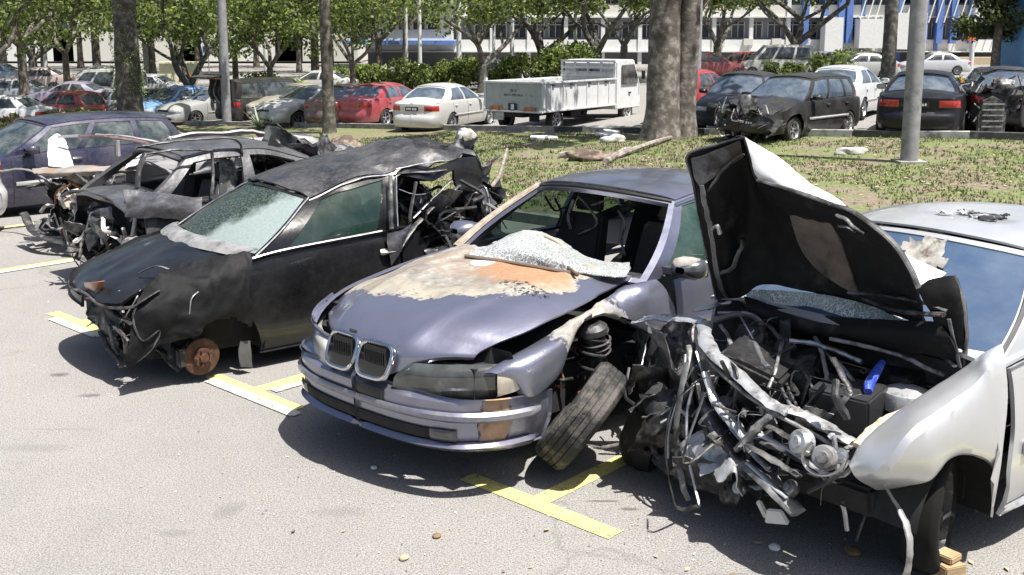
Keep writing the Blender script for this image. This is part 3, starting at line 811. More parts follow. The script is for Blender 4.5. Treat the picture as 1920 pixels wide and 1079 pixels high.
def blue_saloon():
    F = Frame(.727, 7.235, -2.305, .02, .028, 0)
    T = thing('burnt_saloon', 'lilac-blue saloon with twin kidney grilles, burnt rusty bonnet and missing windscreen', 'car', F.o,
              rot=Matrix(F.M.tolist()).to_euler())
    P = dict(L=4.60, W=1.80, xa=1.40, xb=-1.27, R=.36, sill=.20, zw=.31, doors=[.60, -.42, -1.25],
             zc=[(-2.3, .93), (-2.1, 1.0), (-1.5, 1.03), (.6, 1.0), (1.05, .985), (1.8, .90), (2.15, .80), (2.3, .70)],
             zs=[(-2.3, .90), (-1.5, .93), (0, .925), (.7, .905), (1.2, .855), (1.8, .76), (2.1, .69), (2.3, .64)],
             xA=.80, xF=.16, xR=-1.02, xC=-1.78, yr=.60, zR=1.375, rc=.055, bowA=.22, bowF=.17, bowC=.15, bowR=.12, tuck=.05, tuckC=.08,
             rail=[(0, 1.335), (.25, 1.372), (.5, 1.378), (.8, 1.355), (1, 1.32)], wins=[(.07, .43), (.475, .76), (.79, .90)],
             xhood=.95, zbump=.492, gap=.004, sillx=0,
             front=[(0, 0), (.1, .0), (.31, .0), (.37, .075), (.42, .095), (.52, .088), (.56, .078), (.8, .072), (.92, .05), (1, .0)])
    pm = paint('lilac_blue_paint', BLUE, .85, .10, .26, dents=.12)
    green = glass('green_tinted_glass', (.012, .05, .034), .66, dusty=.10)
    g, parts = car_shell(T, P, pm, .05, near=True, skip=('hood', 'front_fender_l', 'windshield_glass', 'cowl'), gl=green,
                         labels={'front_bumper': 'blue front bumper with rusty scorched corner', 'roof': 'scuffed blue roof'})
    parts['front_bumper'].data.materials[0] = burnt_mix('scorched_bumper_paint', BLUE, 2.10, .10, .80, .09, .36, .26, ((.34, .20, .10), (.42, .30, .18), (.16, .10, .06)))
    # ---- bonnet
    H = [[(1.03, 0, .985), (1.0, .28, .98), (.93, .52, .965), (.80, .715, .935)],
         [(1.40, 0, .945), (1.38, .28, .945), (1.33, .53, .925), (1.22, .755, .88)],
         [(1.78, 0, .885), (1.76, .28, .888), (1.72, .53, .865), (1.62, .75, .81)],
         [(2.06, 0, .825), (2.05, .27, .825), (1.99, .52, .79), (1.90, .70, .745)],
         [(2.24, 0, .745), (2.22, .26, .745), (2.10, .50, .725), (2.03, .64, .705)],
         [(2.315, 0, .665), (2.30, .24, .665), (2.18, .47, .678), (2.075, .62, .685)],
         [(2.335, 0, .54), (2.32, .22, .545), (2.20, .43, .645), (2.08, .60, .668)]]
    full = [[(x, -y, z) for x, y, z in r[:0:-1]]+r for r in H]
    G = patch_pts(full, 66, 50)
    sh = G.shape; V = G.reshape(-1, 3).copy()
    for i, p in enumerate(V):
        a = sstep(2.2, 1.7, p[0]); V[i, 2] += .010*nz(p, 4, 2)*1.4+.012*ridge(p, 2.2, 5)*a-.006
        # pressed ridge each side
        for sg in (1, -1):
            V[i, 2] += .014*math.exp(-((sg*p[1]-(.30+.20*(2.2-p[0])/1.3))/.05)**2)
    hood = shell('bonnet', V.reshape(sh), burnt_hood(), T, .012, label='burnt bonnet with rust-orange and ash-white patches')
    d = MB(); d.box((2.352, -.06, .735), (.012, .06, .02)); d.build('roundel', plastic(), hood, bevel=.004)
    # ---- kidneys
    for sg in (-1, 1):
        c = np.array([2.372, sg*.137, .612]); R_ = [];
        for k in range(33):
            a = 2*math.pi*k/32; ex = .5
            yy = .125*math.copysign(abs(math.cos(a))**ex, math.cos(a)); zz = .090*math.copysign(abs(math.sin(a))**ex, math.sin(a))
            yy *= 1-.10*(zz < 0)*abs(zz)/.08
            R_.append((c[0]-(zz+.0)*.35-.13*abs(c[1]+yy)**2*1.2, c[1]+yy, c[2]+zz))
        k_ = MB(); k_.tube(R_[:-1]+[R_[0]], .0145, 8, 1, cap=False, flat=1.3); ko = k_.build('kidney_grille', chrome(), T)
        b = MB(); b.add([(x-.004, y, z) for x, y, z in R_[:-1]], [tuple(range(32)) if sg else 0])
        for q in range(-5, 6):
            yy = c[1]+q*.016; b.box((c[0]-.004-.13*abs(yy)**2, yy, c[2]), (.010, .004, .155), M=None, mi=1)
        b.build('grille_slats', [darkm(), plastic()], ko, smooth=False)
    # ---- nose behind the lamps, lamp units
    b = MB()
    nos = [[(2.0, y, .72-.0*abs(y)) for y in np.linspace(-.80, .80, 12)], [(2.12-.35*abs(y)**3, y, .6) for y in np.linspace(-.80, .80, 12)], [(2.12-.35*abs(y)**3, y, .38) for y in np.linspace(-.80, .80, 12)]]
    b.grid(nos); b.box((1.84, 0, .46), (.62, 1.36, .34)); b.box((1.62, -.28, .66), (.8, .9, .16)); b.build('nose_light_block', darkm(), T, smooth=False)  # nose panel; its boxes are added to stop light leaking into the shadow
    hl = mat('dull_headlamp', (.045, .048, .045), .08, coat=1, var=.5, scale=9, dirt=(.16, .155, .14), dirt_at=.60, dirt_scale=4)
    for sg, hm in ((1, hl), (-1, mat('faded_headlamp', (.40, .40, .36), .25, coat=1, var=.3, scale=7))):
        C = []
        for t in np.linspace(0, 1, 9):
            y = .27+.58*t; x = ip(t, [(0, 2.335), (.3, 2.285), (.55, 2.20), (.8, 2.06), (1, 1.88)])
            zt = ip(t, [(0, .575), (.12, .620), (.5, .640), (.85, .648), (1, .64)]); zb = ip(t, [(0, .49), (.3, .462), (.8, .475), (1, .56)])
            C.append([(float(x)-.035, sg*y, float(zt)), (float(x)+.012, sg*(y+.004), float(zt)-.03), (float(x)+.02, sg*(y+.008), float(zt+zb)/2), (float(x)+.02, sg*y, float(zb)), (float(x)-.02, sg*y, float(zb)-.01)])
        Gp = patch_pts(C, 26, 12)
        ho = shell('headlight', Gp if sg > 0 else Gp[::-1], hm, T, .006, label='dull smoky headlight' if sg > 0 else None)
        for yy, xx in ((.42, 2.19), (.60, 2.10)):
            r = MB(); r.lathe([(0, 0), (.045, .01), (.052, .045)], 20, Matrix.Rotation(R(90), 3, 'Y'), (xx, sg*yy, .565)); r.build('reflector', chrome(), ho)
    for sg in (1,):
        cl = shell('indicator_lens', patch_pts([[(2.075, .775, .625), (2.085, .785, .57), (2.075, .78, .49)], [(1.98, .835, .628), (1.99, .845, .59), (1.975, .84, .52)], [(1.90, .865, .622), (1.905, .872, .605), (1.90, .866, .59)]], 8, 8), lens('lens_dirty_clear', (.42, .38, .30)), T, .008)
    # ---- bumper details
    z0 = .02
    uf = g.uY(.0); ue = g.uX(1.80)
    rub = lambda f: .452
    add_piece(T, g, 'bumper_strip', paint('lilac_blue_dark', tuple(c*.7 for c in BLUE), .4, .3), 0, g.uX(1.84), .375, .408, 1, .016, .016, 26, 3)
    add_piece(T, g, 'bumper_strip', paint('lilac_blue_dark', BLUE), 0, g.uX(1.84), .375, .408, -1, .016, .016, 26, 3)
    for sg in (1, -1):
        add_piece(T, g, 'lower_intake', darkm(), 0, g.uY(.50), .262, .315, sg, .004, .01, 12, 3)
        add_piece(T, g, 'fog_lamp', lens('lens_smoke', (.05, .05, .05)), g.uY(.50), g.uY(.62), .262, .315, sg, .01, .012, 6, 3)
        add_piece(T, g, 'bumper_lip', pm, 0, g.uX(1.84), .205, .232, sg, .026, .02, 26, 3)
    add_piece(T, g, 'plate_recess', plastic(), 0, g.uY(.22), .415, .47, 1, .003, .01, 4, 2)
    # ---- near front wing, torn round the wheel
    cols = [((903, 705), (935, 702), (963, 713)), ((950, 677), (975, 690), (990, 738)), ((1000, 649), (1015, 668), (1022, 722)),
            ((1046, 622), (1052, 645), (1052, 690)), ((1082, 599), (1082, 610), (1066, 645)), ((1112, 581), (1111, 588), (1094, 602)),
            ((1140, 563), (1147, 574), (1145, 590)), ((1168, 543), (1185, 565), (1190, 606)), ((1195, 535), (1215, 556), (1232, 622)), ((1228, 527), (1250, 550), (1275, 610))]
    ctrl = []
    for i, (a, m_, c) in enumerate(cols):
        yy = [.70, .76, .765, .765, .765, .765, .765, .775, .81, .83][i]; yo = [.80, .87, .895, .89, .84, .81, .83, .87, .90, .90][i]
        pa, pm_, pc = F.at(*a, 'y', yy), F.at(*m_, 'y', yo-.02), F.at(*c, 'y', yo)
        ctrl.append([np.array(pa)-(0, .012, .05), pa, pm_, pc, np.array(pc)+(0, -.035, -.012)])
    Gw = patch_pts(ctrl, 60, 16); sh = Gw.shape
    Gw = crumple(Gw.reshape(-1, 3), .009, 6, 4, lambda p: sstep(1.75, 1.5, p[0])*sstep(.7, 1.1, p[0])+.06).reshape(sh)
    wm = burnt_mix('burnt_wing_paint', BLUE, 1.36, .30, .84, .4, .74, .16)
    fo = shell('front_wing', Gw[::-1], wm, T, .010, keep=lambda i, j, p: not (j > .72 and nz(p, 9, 3) > .12 and .85 < p[0] < 1.6), label='front wing burnt and torn open round the wheel')
    # ---- strut, spring, collapsed wheel
    sc = np.array(F.at(1112, 622, 'y', .80))
    k = MB(); k.lathe([(0, .05), (.05, .055), (.085, .03), (.092, 0), (.075, -.02), (.06, -.02)], 24, Matrix.Rotation(.25, 3, 'Y'), sc); 
    for j in range(3): k.lathe([(.088-.004*j, -.05-.035*j), (.1-.004*j, -.055-.035*j), (.088-.004*j, -.065-.035*j)], 24, Matrix.Rotation(.25, 3, 'Y'), sc)
    k.lathe([(.07, 0), (.06, -.2), (.03, -.3), (.03, -.45)], 20, Matrix.Rotation(.25, 3, 'Y'), sc)
    k.build('suspension_strut', sooty(), T)
    k = MB(); k.tube([(sc[0]+.1*math.cos(a)*.8, sc[1]+.1*math.sin(a)*.8, sc[2]-.02-a*.014) for a in np.linspace(0, 18, 70)], .009, 6, 1); k.build('coil_spring', sooty(), T)
    # wheel frame in world: centre ray
    wc = gY(1091, 779, 5.52); lc = F.M.T@(wc-F.o)
    head = np.array([-.26, -.95, 0]); head /= np.linalg.norm(head)                # rolling direction in world
    upv = np.array([.60, .0, .80]); upv -= head*np.dot(upv, head); upv /= np.linalg.norm(upv)
    ax = np.cross(head, upv)
    Mw = np.stack([head, ax, upv], 1); Ml = F.M.T@Mw
    fixm = Matrix(Ml.tolist())
    to = wheel(T, *lc[:2], r=.325, wd=.20, side=1, M=fixm, z=lc[2], n=56, tread=True, spokes=6, label='collapsed front wheel leaning outward', rimcol=sooty())
    to.data.materials[0] = mat('worn_tyre', (.022, .021, .02), .85, var=.4, scale=16, dirt=(.10, .09, .08), dirt_at=.54, dirt_scale=8, bmp=.6, bscale=60)
    # arch liner in the dark
    liner(T, 1.38, .72, .40, .38)
    for sx, sy in ((1.40, -1), (-1.27, 1), (-1.27, -1)): wheel(T, sx, sy*.76, .32, .2, sy, z=.31)
    arch_bits(T, 'blue', (1.32, .68, .52), 16, .17, 4)
    # ---- cabin
    seats(T, (.0, -.95), mat('sooty_seat', (.025, .024, .023), .9, dirt=(.10, .09, .08), dirt_at=.6), .02, .37, .56)
    b = MB(); b.box((-.35, 0, .42), (2.4, 1.5, .05)); b.box((.72, 0, .80), (.42, 1.46, .20)); b.build('dashboard', sooty(), T, bevel=.03)
    ash = mat('ash_white_debris', (.25, .245, .24), .85, var=.45, scale=7, dirt=(.07, .06, .052), dirt_at=.54, dirt_scale=9, bmp=.6, bscale=20)
    # crumpled ash-white heap on the far half of the scuttle
    cc = [[F.at(878, 482, 'z', .97), F.at(950, 492, 'z', .97), F.at(1040, 508, 'z', .965), F.at(1120, 520, 'z', .96), F.at(1166, 524, 'z', .955)],
          [F.at(890, 470, 'z', .99), F.at(955, 468, 'z', 1.04), F.at(1040, 490, 'z', 1.02), F.at(1120, 512, 'z', .965), F.at(1175, 512, 'z', .97)],
          [F.at(915, 466, 'z', .99), F.at(965, 447, 'z', 1.08), F.at(1035, 474, 'z', 1.03), F.at(1110, 502, 'z', .965), F.at(1180, 508, 'z', .95)],
          [F.at(925, 458, 'z', .95), F.at(985, 436, 'z', 1.07), F.at(1045, 450, 'z', 1.0), F.at(1105, 488, 'z', .93), F.at(1180, 496, 'z', .93)]]
    Gd = patch_pts(cc, 24, 44); sh = Gd.shape; Gd = crumple(Gd.reshape(-1, 3), .010, 9, 8).reshape(sh)
    shell('sagged_windscreen', Gd[::-1], glass('sagged_screen_glass', (.27, .275, .275), .97, rough=.3, dusty=.4, crack=1, dust=(.10, .095, .09)), T, .006, label='sagging crazed remains of the windscreen')
    b = MB(); b.tube([F.at(872, 480, 'z', .985), F.at(950, 491, 'z', .985), F.at(1030, 505, 'z', .98), F.at(1085, 514, 'z', .975)], .012, 6)
    b.tube([F.at(990, 455, 'z', 1.03), F.at(1040, 482, 'z', 1.02), F.at(1082, 514, 'z', .985)], .009, 6); b.build('wiper', mat('burnt_wiper', (.16, .12, .09), .7), T)
    b = MB(); b.tube([F.at(x, y, 'x', .62) for x, y in ((985, 441), (1015, 441), (1042, 452), (1065, 472), (1074, 497), (1052, 500), (1040, 478), (1020, 458))], .012, 7); b.build('steering_wheel', mat('bare_hoop', (.45, .38, .30), .6, dirt=(.1, .08, .06), dirt_at=.5), T)
    for pts, mm_ in ((((1160, 395), (1172, 420), (1165, 450), (1172, 480)), ash), (((1020, 365), (1040, 395), (1060, 390), (1075, 415)), sooty()), (((1085, 370), (1100, 385), (1120, 420), (1085, 440)), ash), (((1040, 372), (1052, 400), (1042, 430)), sooty()), (((1075, 375), (1065, 405), (1070, 430)), ash), (((1110, 385), (1145, 375), (1165, 385)), ash)):
        b = MB(); b.tube([F.at(x, y, 'x', .0) for x, y in pts], .014, 6, flat=.5); b.build('hanging_trim', mm_, T)
    b = MB(); b.tube([F.at(1050, 440, 'x', -.4), F.at(1120, 410, 'x', -.4), F.at(1215, 372, 'x', -.4)], .04, 8); b.build('burnt_headlining_rail', sooty(), T)
    # ---- far pillar scorched: cover sleeve; screen edge strips
    pil = burnt_mix('scorched_pillar', BLUE, .5, .9, -.7, .5, 1.1, .4, ((.32, .26, .19), (.42, .38, .31), (.20, .13, .08)))
    b = MB(); P0 = [g.shield(-.985, t)+np.array([.012, 0, .012]) for t in np.linspace(0, 1, 8)]; b.tube(P0, [.04, .034, .03, .028], 8, 2, flat=.6); b.build('scorched_pillar_cover', pil, T)
    b = MB(); b.tube([g.shield(q, .985)+np.array([.006, 0, .004]) for q in np.linspace(-.98, .98, 12)], .013, 6, 2); b.build('header_seal', plastic(), T)
    mirror(T, g, burnt_mix('burnt_mirror_shell', (.12, .12, .12), .6, .14, .95, .1, 1.1, .1, ((.30, .27, .24), (.45, .42, .38), (.12, .10, .08))), x=.56, sg=1)
    mirror(T, g, pm, x=.56, sg=-1)
    for sg in (1, -1):
        add_piece(T, g, 'side_moulding', pm, g.uX(.58), g.uX(-2.0), .60, .64, sg, .012, .014, 30, 2)
        add_piece(T, g, 'door_handle', pm, g.uX(-.20), g.uX(-.38), .80, .825, sg, .022, .02, 6, 2)
        add_piece(T, g, 'tail_light', lamp_mats()['red'], g.uY(.45, True), g.uX(-2.0), .70, .84, sg, .008, .012, 10, 3)
        P1 = [g.side(sg, f, .955)+np.array([0, sg*.012, 0]) for f in np.linspace(0, .95, 20)]
        b = MB(); b.tube(P1, .011, 6, 1); b.build('roof_gutter_trim', chrome(), T)
        P1 = [g.side(sg, f, .03)+np.array([0, sg*.012, 0]) for f in np.linspace(.06, .95, 20)]
        b = MB(); b.tube(P1, .010, 6, 1); b.build('waist_line', plastic(), T)
    return F, g
def arch_bits(T, nm, c, n, spread, seed, m=None, rr=(.006, .02)):
    """torn brackets and pipes crowded in a wheel arch, each a mesh of its own"""
    rnd = random.Random(seed)
    for i in range(n):
        p = np.array(c)+np.array([rnd.uniform(-1, 1), rnd.uniform(-.7, .7), rnd.uniform(-1, 1)])*spread
        q = p+np.array([rnd.uniform(-1, 1), rnd.uniform(-.5, .5), rnd.uniform(-1, 1)])*spread*.9
        k = (p+q)/2+np.array([rnd.uniform(-1, 1), rnd.uniform(-1, 1), rnd.uniform(-1, 1)])*spread*.3
        b = MB(); b.tube([p, k, q], rnd.uniform(*rr), 6, 5, flat=rnd.choice((.25, .5, 1))); b.build(rnd.choice(('bent_bracket', 'pipe')), m or rnd.choice((sooty(), sooty(), steel(), rustm())), T)
FB, GB = blue_saloon()
# ================================================================ silver wreck with its bonnet thrown up
def junk(T, F, c, spread, n, seed, mats, rr=(.005, .02), ln=(.15, .5), names=('bent_bracket', 'torn_strip', 'cable')):
    rnd = random.Random(seed)
    for i in range(n):
        p = np.array(c)+np.array([rnd.uniform(-1, 1)*spread[0], rnd.uniform(-1, 1)*spread[1], rnd.uniform(-1, 1)*spread[2]])
        d = np.array([rnd.gauss(0, 1), rnd.gauss(0, .7), rnd.gauss(0, 1)]); d /= np.linalg.norm(d); l = rnd.uniform(*ln)
        k = np.array([rnd.gauss(0, .3), rnd.gauss(0, .3), rnd.gauss(0, .3)])*l
        b = MB(); b.tube([p-d*l/2, p+k, p+d*l/2], rnd.uniform(*rr), 6, 5, flat=rnd.choice((.2, .35, 1))); b.build(rnd.choice(names), rnd.choice(mats), T)
def scraps(T, c, spread, n, seed, mats, size=(.12, .35), name='crumpled_panel'):
    rnd = random.Random(seed)
    for i in range(n):
        p = np.array(c)+np.array([rnd.uniform(-1, 1)*spread[0], rnd.uniform(-1, 1)*spread[1], rnd.uniform(-1, 1)*spread[2]])
        u = np.array([rnd.gauss(0, 1) for _ in range(3)]); u /= np.linalg.norm(u); v = np.cross(u, [rnd.gauss(0, 1) for _ in range(3)]); v /= np.linalg.norm(v)
        a, b_ = rnd.uniform(*size), rnd.uniform(*size); C = []
        for s_ in (-1, 0, 1):
            C.append([p+u*a*s_/2+v*b_*t/2+np.cross(u, v)*rnd.gauss(0, .12)*a for t in (-1, 0, 1)])
        G = patch_pts(C, 12, 12); sh = G.shape; G = crumple(G.reshape(-1, 3), a*.07, 2.2/a, seed+i).reshape(sh)
        shell(name, G, rnd.choice(mats), T, .005)
def pieces(T, F, L):
    """L: (name, material, radius, flatness, axis, [(px, py, value), ...])"""
    for nm, m, r, fl, ax, P in L:
        b = MB(); b.tube([F.at(p[0], p[1], ax if len(p) < 4 else p[3], p[2]) for p in P], r, 8, 7, flat=fl); r0 = float(np.mean(r)); b.v = [crumple(v, min(.008, r0*.32), 11, P[0][0] % 97) for v in b.v]; b.build(nm, m, T)
def ppatch(name, F, T, rows, ax, m, nu=24, nv=24, th=.008, cr_=0, sc=6, seed=1, back=None, keep=None, label=None, flip=False):
    C = [[F.at(p[0], p[1], ax if len(p) < 4 else p[3], p[2]) for p in r] for r in rows]
    G = patch_pts(C, nu, nv); sh = G.shape
    if cr_: G = crumple(G.reshape(-1, 3), cr_, sc, seed).reshape(sh)
    if flip: G = G[::-1]
    return shell(name, G, m, T, th, keep=keep, label=label, back=back)
def silver_wreck():
    F = Frame(2.465, 5.785, -2.48, 0, 0, 0)
    T = thing('crashed_coupe', 'silver-white wreck with torn open front and black underside of its bonnet thrown up', 'car', F.o, F.yaw)
    P = dict(L=4.10, W=1.80, xa=1.23, xb=-1.35, R=.35, sill=.20, zw=.27, doors=[.93, -.55, -1.3],
             zc=[(-2.05, .95), (-1.9, 1.0), (-1.5, 1.03), (.7, 1.0), (1.05, .99), (1.8, .90), (2.05, .70)],
             zs=[(-2.05, .90), (-1.5, .95), (0, .96), (.7, .95), (1.1, .91), (1.8, .76), (2.05, .64)],
             xA=.86, xF=.10, xR=-1.02, xC=-1.75, yr=.585, zR=1.345, rc=.055, bowA=.22, bowF=.15, tuck=.05, tuckC=.08,
             rail=[(0, 1.315), (.25, 1.345), (.5, 1.35), (.8, 1.33), (1, 1.29)], wins=[(.09, .50), (.54, .86)], xhood=1.0, gap=.004, floorx=.9)
    def dfm(V):
        V = np.array(V)
        for i, p in enumerate(V):
            if p[2] > 1.3: V[i, 2] -= .035*math.exp(-((p[0]+.35)**2+(p[1]-.05)**2)/.06)+.006*ridge(p, 4, 3)*math.exp(-((p[0]+.35)**2+(p[1]-.05)**2)/.2)
        return V
    pm = paint('silver_white_paint', (.52, .53, .545), .45, .10, .28, dents=.06)
    gl = glass('sky_tint_glass', (.05, .085, .15), .90, rough=.02, dusty=.06)  # even blue base colour stands in for the reflected sky
    g, parts = car_shell(T, P, pm, .06, near=True, skip=('hood', 'front_fender_l', 'front_fender_r', 'front_bumper'), gl=gl, dfm=dfm)
    parts['boot_lid'].name = 'boot_lid'
    blk = mat('scorched_black', (.007, .007, .007), .7, spec=.25, dirt=(.035, .032, .03), dirt_at=.62, dirt_scale=5, bmp=.4, bscale=12)
    gry = mat('grey_scraped_metal', (.16, .16, .16), .5, .5, var=.4, dirt=(.04, .037, .035), dirt_at=.5, dirt_scale=7, bmp=.4, bscale=14)
    felt = mat('bonnet_lining', (.13, .105, .085), .95, var=.3, scale=7, dirt=(.03, .03, .03), dirt_at=.55, dirt_scale=3, bmp=.5)
    silv = mat('silver_bent_metal', (.46, .47, .48), .42, .5, var=.15, scale=9, dirt=(.09, .08, .07), dirt_at=.58, dirt_scale=8, bmp=.5, bscale=12)
    # ---- front wing
    W = [((1596, 876, .62), (1610, 896, .66), (1640, 914, .62)), ((1625, 832, .64), (1658, 880, .80), (1700, 905, .80)), ((1690, 776, .68), (1716, 812, .87), (1742, 890, .875)),
         ((1758, 730, .71), (1778, 768, .885), (1780, 850, .895)), ((1812, 694, .74), (1830, 728, .89), (1826, 842, .90)), ((1848, 668, .80), (1858, 706, .90), (1866, 872, .905)), ((1878, 657, .84), (1884, 760, .91), (1862, 955, .905))]
    rows = [[(a[0], a[1], a[2]-.04), a, m_, c, (c[0], c[1]+3, c[2]-.06)] for a, m_, c in W]
    rows[0][0] = (1600, 870, .55)
    wing = ppatch('front_wing', F, T, rows, 'y', pm, 46, 20, .01, .003, 5, 3, flip=True, label='silver front wing broken off at the nose')
    # ---- bonnet: underside, one sheet with a buckle
    tilt = [1.30, 1.22, 1.12, 1.02]
    U = [[(1290, 291, 1.32), (1306, 380, 1.26), (1324, 470, 1.16), (1345, 562, 1.04)],
         [(1318, 280, 1.30), (1340, 375, 1.24), (1356, 460, 1.15), (1372, 560, 1.05)],
         [(1356, 268, 1.26), (1378, 360, 1.12), (1390, 455, 1.02), (1392, 556, 1.0)],
         [(1396, 259, 1.22), (1412, 350, 1.03), (1424, 440, .95), (1432, 535, .93)],
         [(1424, 338, 1.20), (1458, 400, 1.0), (1480, 470, .92), (1500, 545, .90)],
         [(1505, 365, 1.20), (1540, 425, 1.02), (1560, 495, .92), (1575, 562, .88)],
         [(1600, 398, 1.22), (1630, 450, 1.08), (1642, 515, .98), (1645, 582, .92)],
         [(1668, 450, 1.24), (1688, 495, 1.14), (1694, 545, 1.04), (1698, 598, .98)],
         [(1722, 538, 1.20), (1728, 565, 1.12), (1730, 590, 1.04), (1740, 612, 1.0)]]
    bon = ppatch('bonnet', F, T, U, 'x', blk, 60, 34, .010, .007, 5, 2, flip=True, label='black scorched underside of the buckled bonnet')
    # folded-over outer skin
    K = [[(1396, 258, 1.22), (1402, 290, 1.21), (1410, 318, 1.21), (1422, 338, 1.20)],
         [(1432, 280, 1.12), (1440, 308, 1.16), (1448, 330, 1.19), (1462, 349, 1.205)],
         [(1474, 306, 1.06), (1482, 330, 1.12), (1492, 348, 1.17), (1505, 363, 1.205)],
         [(1520, 345, 1.02), (1532, 358, 1.10), (1545, 370, 1.17), (1556, 382, 1.215)],
         [(1570, 372, 1.02), (1580, 381, 1.1), (1590, 390, 1.17), (1601, 398, 1.225)]]
    shell_m = mat('scraped_white_skin', (.62, .62, .61), .45, .25, var=.1, dirt=(.30, .29, .28), dirt_at=.60, dirt_scale=8, bmp=.5, bscale=8)
    sk = ppatch('bonnet_outer_skin', F, bon, K, 'x', shell_m, 40, 18, .006, .004, 7, 6)
    b = MB(); b.tube([F.at(x, y, 'x', v) for x, y, v in ((1422, 338, 1.21), (1505, 364, 1.215), (1560, 384, 1.22), (1600, 398, 1.23), (1668, 449, 1.25), (1705, 500, 1.23), (1722, 540, 1.21))], .020, 8, 6, flat=.5); b.build('bonnet_rim', gry, bon)
    b = MB(); b.tube([F.at(x, y, 'x', v) for x, y, v in ((1396, 258, 1.23), (1345, 272, 1.28), (1290, 291, 1.33), (1300, 340, 1.30), (1318, 440, 1.2), (1345, 560, 1.05))], .014, 8, 6, flat=.6); b.build('bonnet_rim', gry, bon)
    ppatch('lining_panel', F, bon, [[(1478, 392, 1.05), (1490, 440, .98), (1510, 485, .94), (1545, 520, .93)], [(1510, 385, 1.11), (1530, 440, 1.0), (1550, 490, .95), (1580, 540, .92)], [(1545, 400, 1.11), (1572, 450, 1.03), (1590, 500, .97), (1610, 555, .93)]], 'x', felt, 20, 20, .012, .005, 6, 4)
    ppatch('grey_corner_plate', F, bon, [[(1296, 298, 1.34), (1300, 330, 1.34), (1312, 352, 1.33)], [(1340, 284, 1.31), (1345, 310, 1.30), (1350, 325, 1.28)], [(1386, 266, 1.26), (1390, 285, 1.24), (1393, 296, 1.22)]], 'x', gry, 14, 14, .006, .003, 8, 4)
    pieces(bon, F, [('inner_rib', gry, .018, .4, 'x', [(1315, 350, 1.34), (1325, 400, 1.30), (1335, 450, 1.25), (1345, 520, 1.16), (1362, 560, 1.08)]),
                    ('inner_rib', gry, .022, .5, 'x', [(1345, 515, 1.15), (1370, 505, 1.13), (1388, 470, 1.12), (1392, 450, 1.12)]),
                    ('inner_rib', gry, .012, .5, 'x', [(1328, 360, 1.3), (1348, 330, 1.3), (1372, 305, 1.28), (1395, 290, 1.25)]),
                    ('latch', steel(), .012, 1, 'x', [(1335, 430, 1.30), (1345, 425, 1.31), (1350, 440, 1.29)]),
                    ('crumpled_edge', gry, .016, .5, 'x', [(1570, 405, 1.24), (1585, 412, 1.25), (1600, 425, 1.25), (1622, 440, 1.25)]),
                    ('crumpled_edge', steel(), .012, .6, 'x', [(1574, 425, 1.24), (1590, 428, 1.26), (1604, 436, 1.24)])])
    # right-hand end of the bonnet and scuttle
    ppatch('white_skin_flap', F, bon, [[(1655, 432, 1.05), (1672, 470, 1.08), (1690, 500, 1.1), (1706, 520, 1.12)], [(1700, 478, .98), (1710, 500, 1.02), (1716, 520, 1.05), (1722, 538, 1.08)], [(1775, 512, .93), (1765, 520, .96), (1750, 530, 1.0), (1735, 540, 1.03)]], 'x', shell_m, 18, 14, .006, .003, 6, 8)
    ppatch('bonnet_end_plate', F, bon, [[(1718, 542, 1.12), (1730, 565, 1.1), (1745, 590, 1.06), (1752, 615, 1.03)], [(1745, 524, 1.08), (1765, 560, 1.06), (1775, 610, 1.03), (1782, 650, 1.0)], [(1785, 519, 1.02), (1800, 560, 1.02), (1806, 610, 1.0), (1806, 660, .97)], [(1796, 524, .96), (1812, 580, .96), (1815, 640, .94), (1808, 690, .93)]], 'x', blk, 24, 24, .010, .004, 6, 9, label='black end plate of the bonnet')
    pieces(bon, F, [('end_rim', gry, .013, .5, 'x', [(1788, 518, 1.0), (1804, 560, 1.0), (1812, 620, .98), (1808, 688, .96)]), ('end_rim', gry, .010, .6, 'x', [(1778, 600, 1.05), (1788, 640, 1.03), (1800, 690, 1.0)])])
    speck = glass('crazed_grey_glass', (.22, .26, .24), .93, rough=.25, dusty=.5, crack=1)
    ppatch('shattered_screen_piece', F, T, [[(1398, 544, .94), (1400, 556, .97), (1405, 572, 1.0)], [(1440, 545, .94), (1450, 565, .98), (1462, 585, 1.02)], [(1520, 551, .93), (1530, 572, .97), (1540, 590, 1.01)], [(1600, 566, .93), (1610, 584, .97), (1620, 599, 1.0)], [(1692, 597, .95), (1692, 600, .97), (1694, 603, .98)]], 'x', speck, 30, 12, .006, .002, 8, 2, flip=True)
    ppatch('scuttle_panel', F, T, [[(1395, 556, 1.0), (1400, 575, 1.04), (1410, 600, 1.04), (1430, 618, 1.0)], [(1490, 585, 1.04), (1500, 608, 1.08), (1520, 630, 1.07), (1540, 645, 1.02)], [(1600, 598, 1.04), (1620, 620, 1.08), (1640, 640, 1.07), (1650, 655, 1.02)], [(1690, 600, 1.04), (1715, 625, 1.08), (1725, 645, 1.06), (1730, 665, 1.02)], [(1760, 605, 1.04), (1780, 635, 1.06), (1790, 655, 1.04), (1795, 680, 1.0)]], 'x', blk, 34, 20, .010, .004, 6, 12)
    pieces(T, F, [('scuttle_rail', gry, .014, .6, 'x', [(1590, 548, 1.03), (1660, 556, 1.05), (1720, 566, 1.07), (1775, 585, 1.05)]), ('scuttle_rail', sooty(), .02, .6, 'x', [(1620, 562, 1.05), (1690, 585, 1.07), (1770, 592, 1.07)])])
    # ---- engine bay: dark mass, tower tops, lumps
    b = MB(); rnd = random.Random(5)
    b.box((1.15, .0, .42), (.56, 1.15, .30)); b.build('engine_bay_floor', darkm(), T, bevel=.03)
    lump = mat('engine_black', (.02, .02, .021), .45, .2, var=.4, dirt=(.10, .095, .09), dirt_at=.58, dirt_scale=9, bmp=.5, bscale=30)
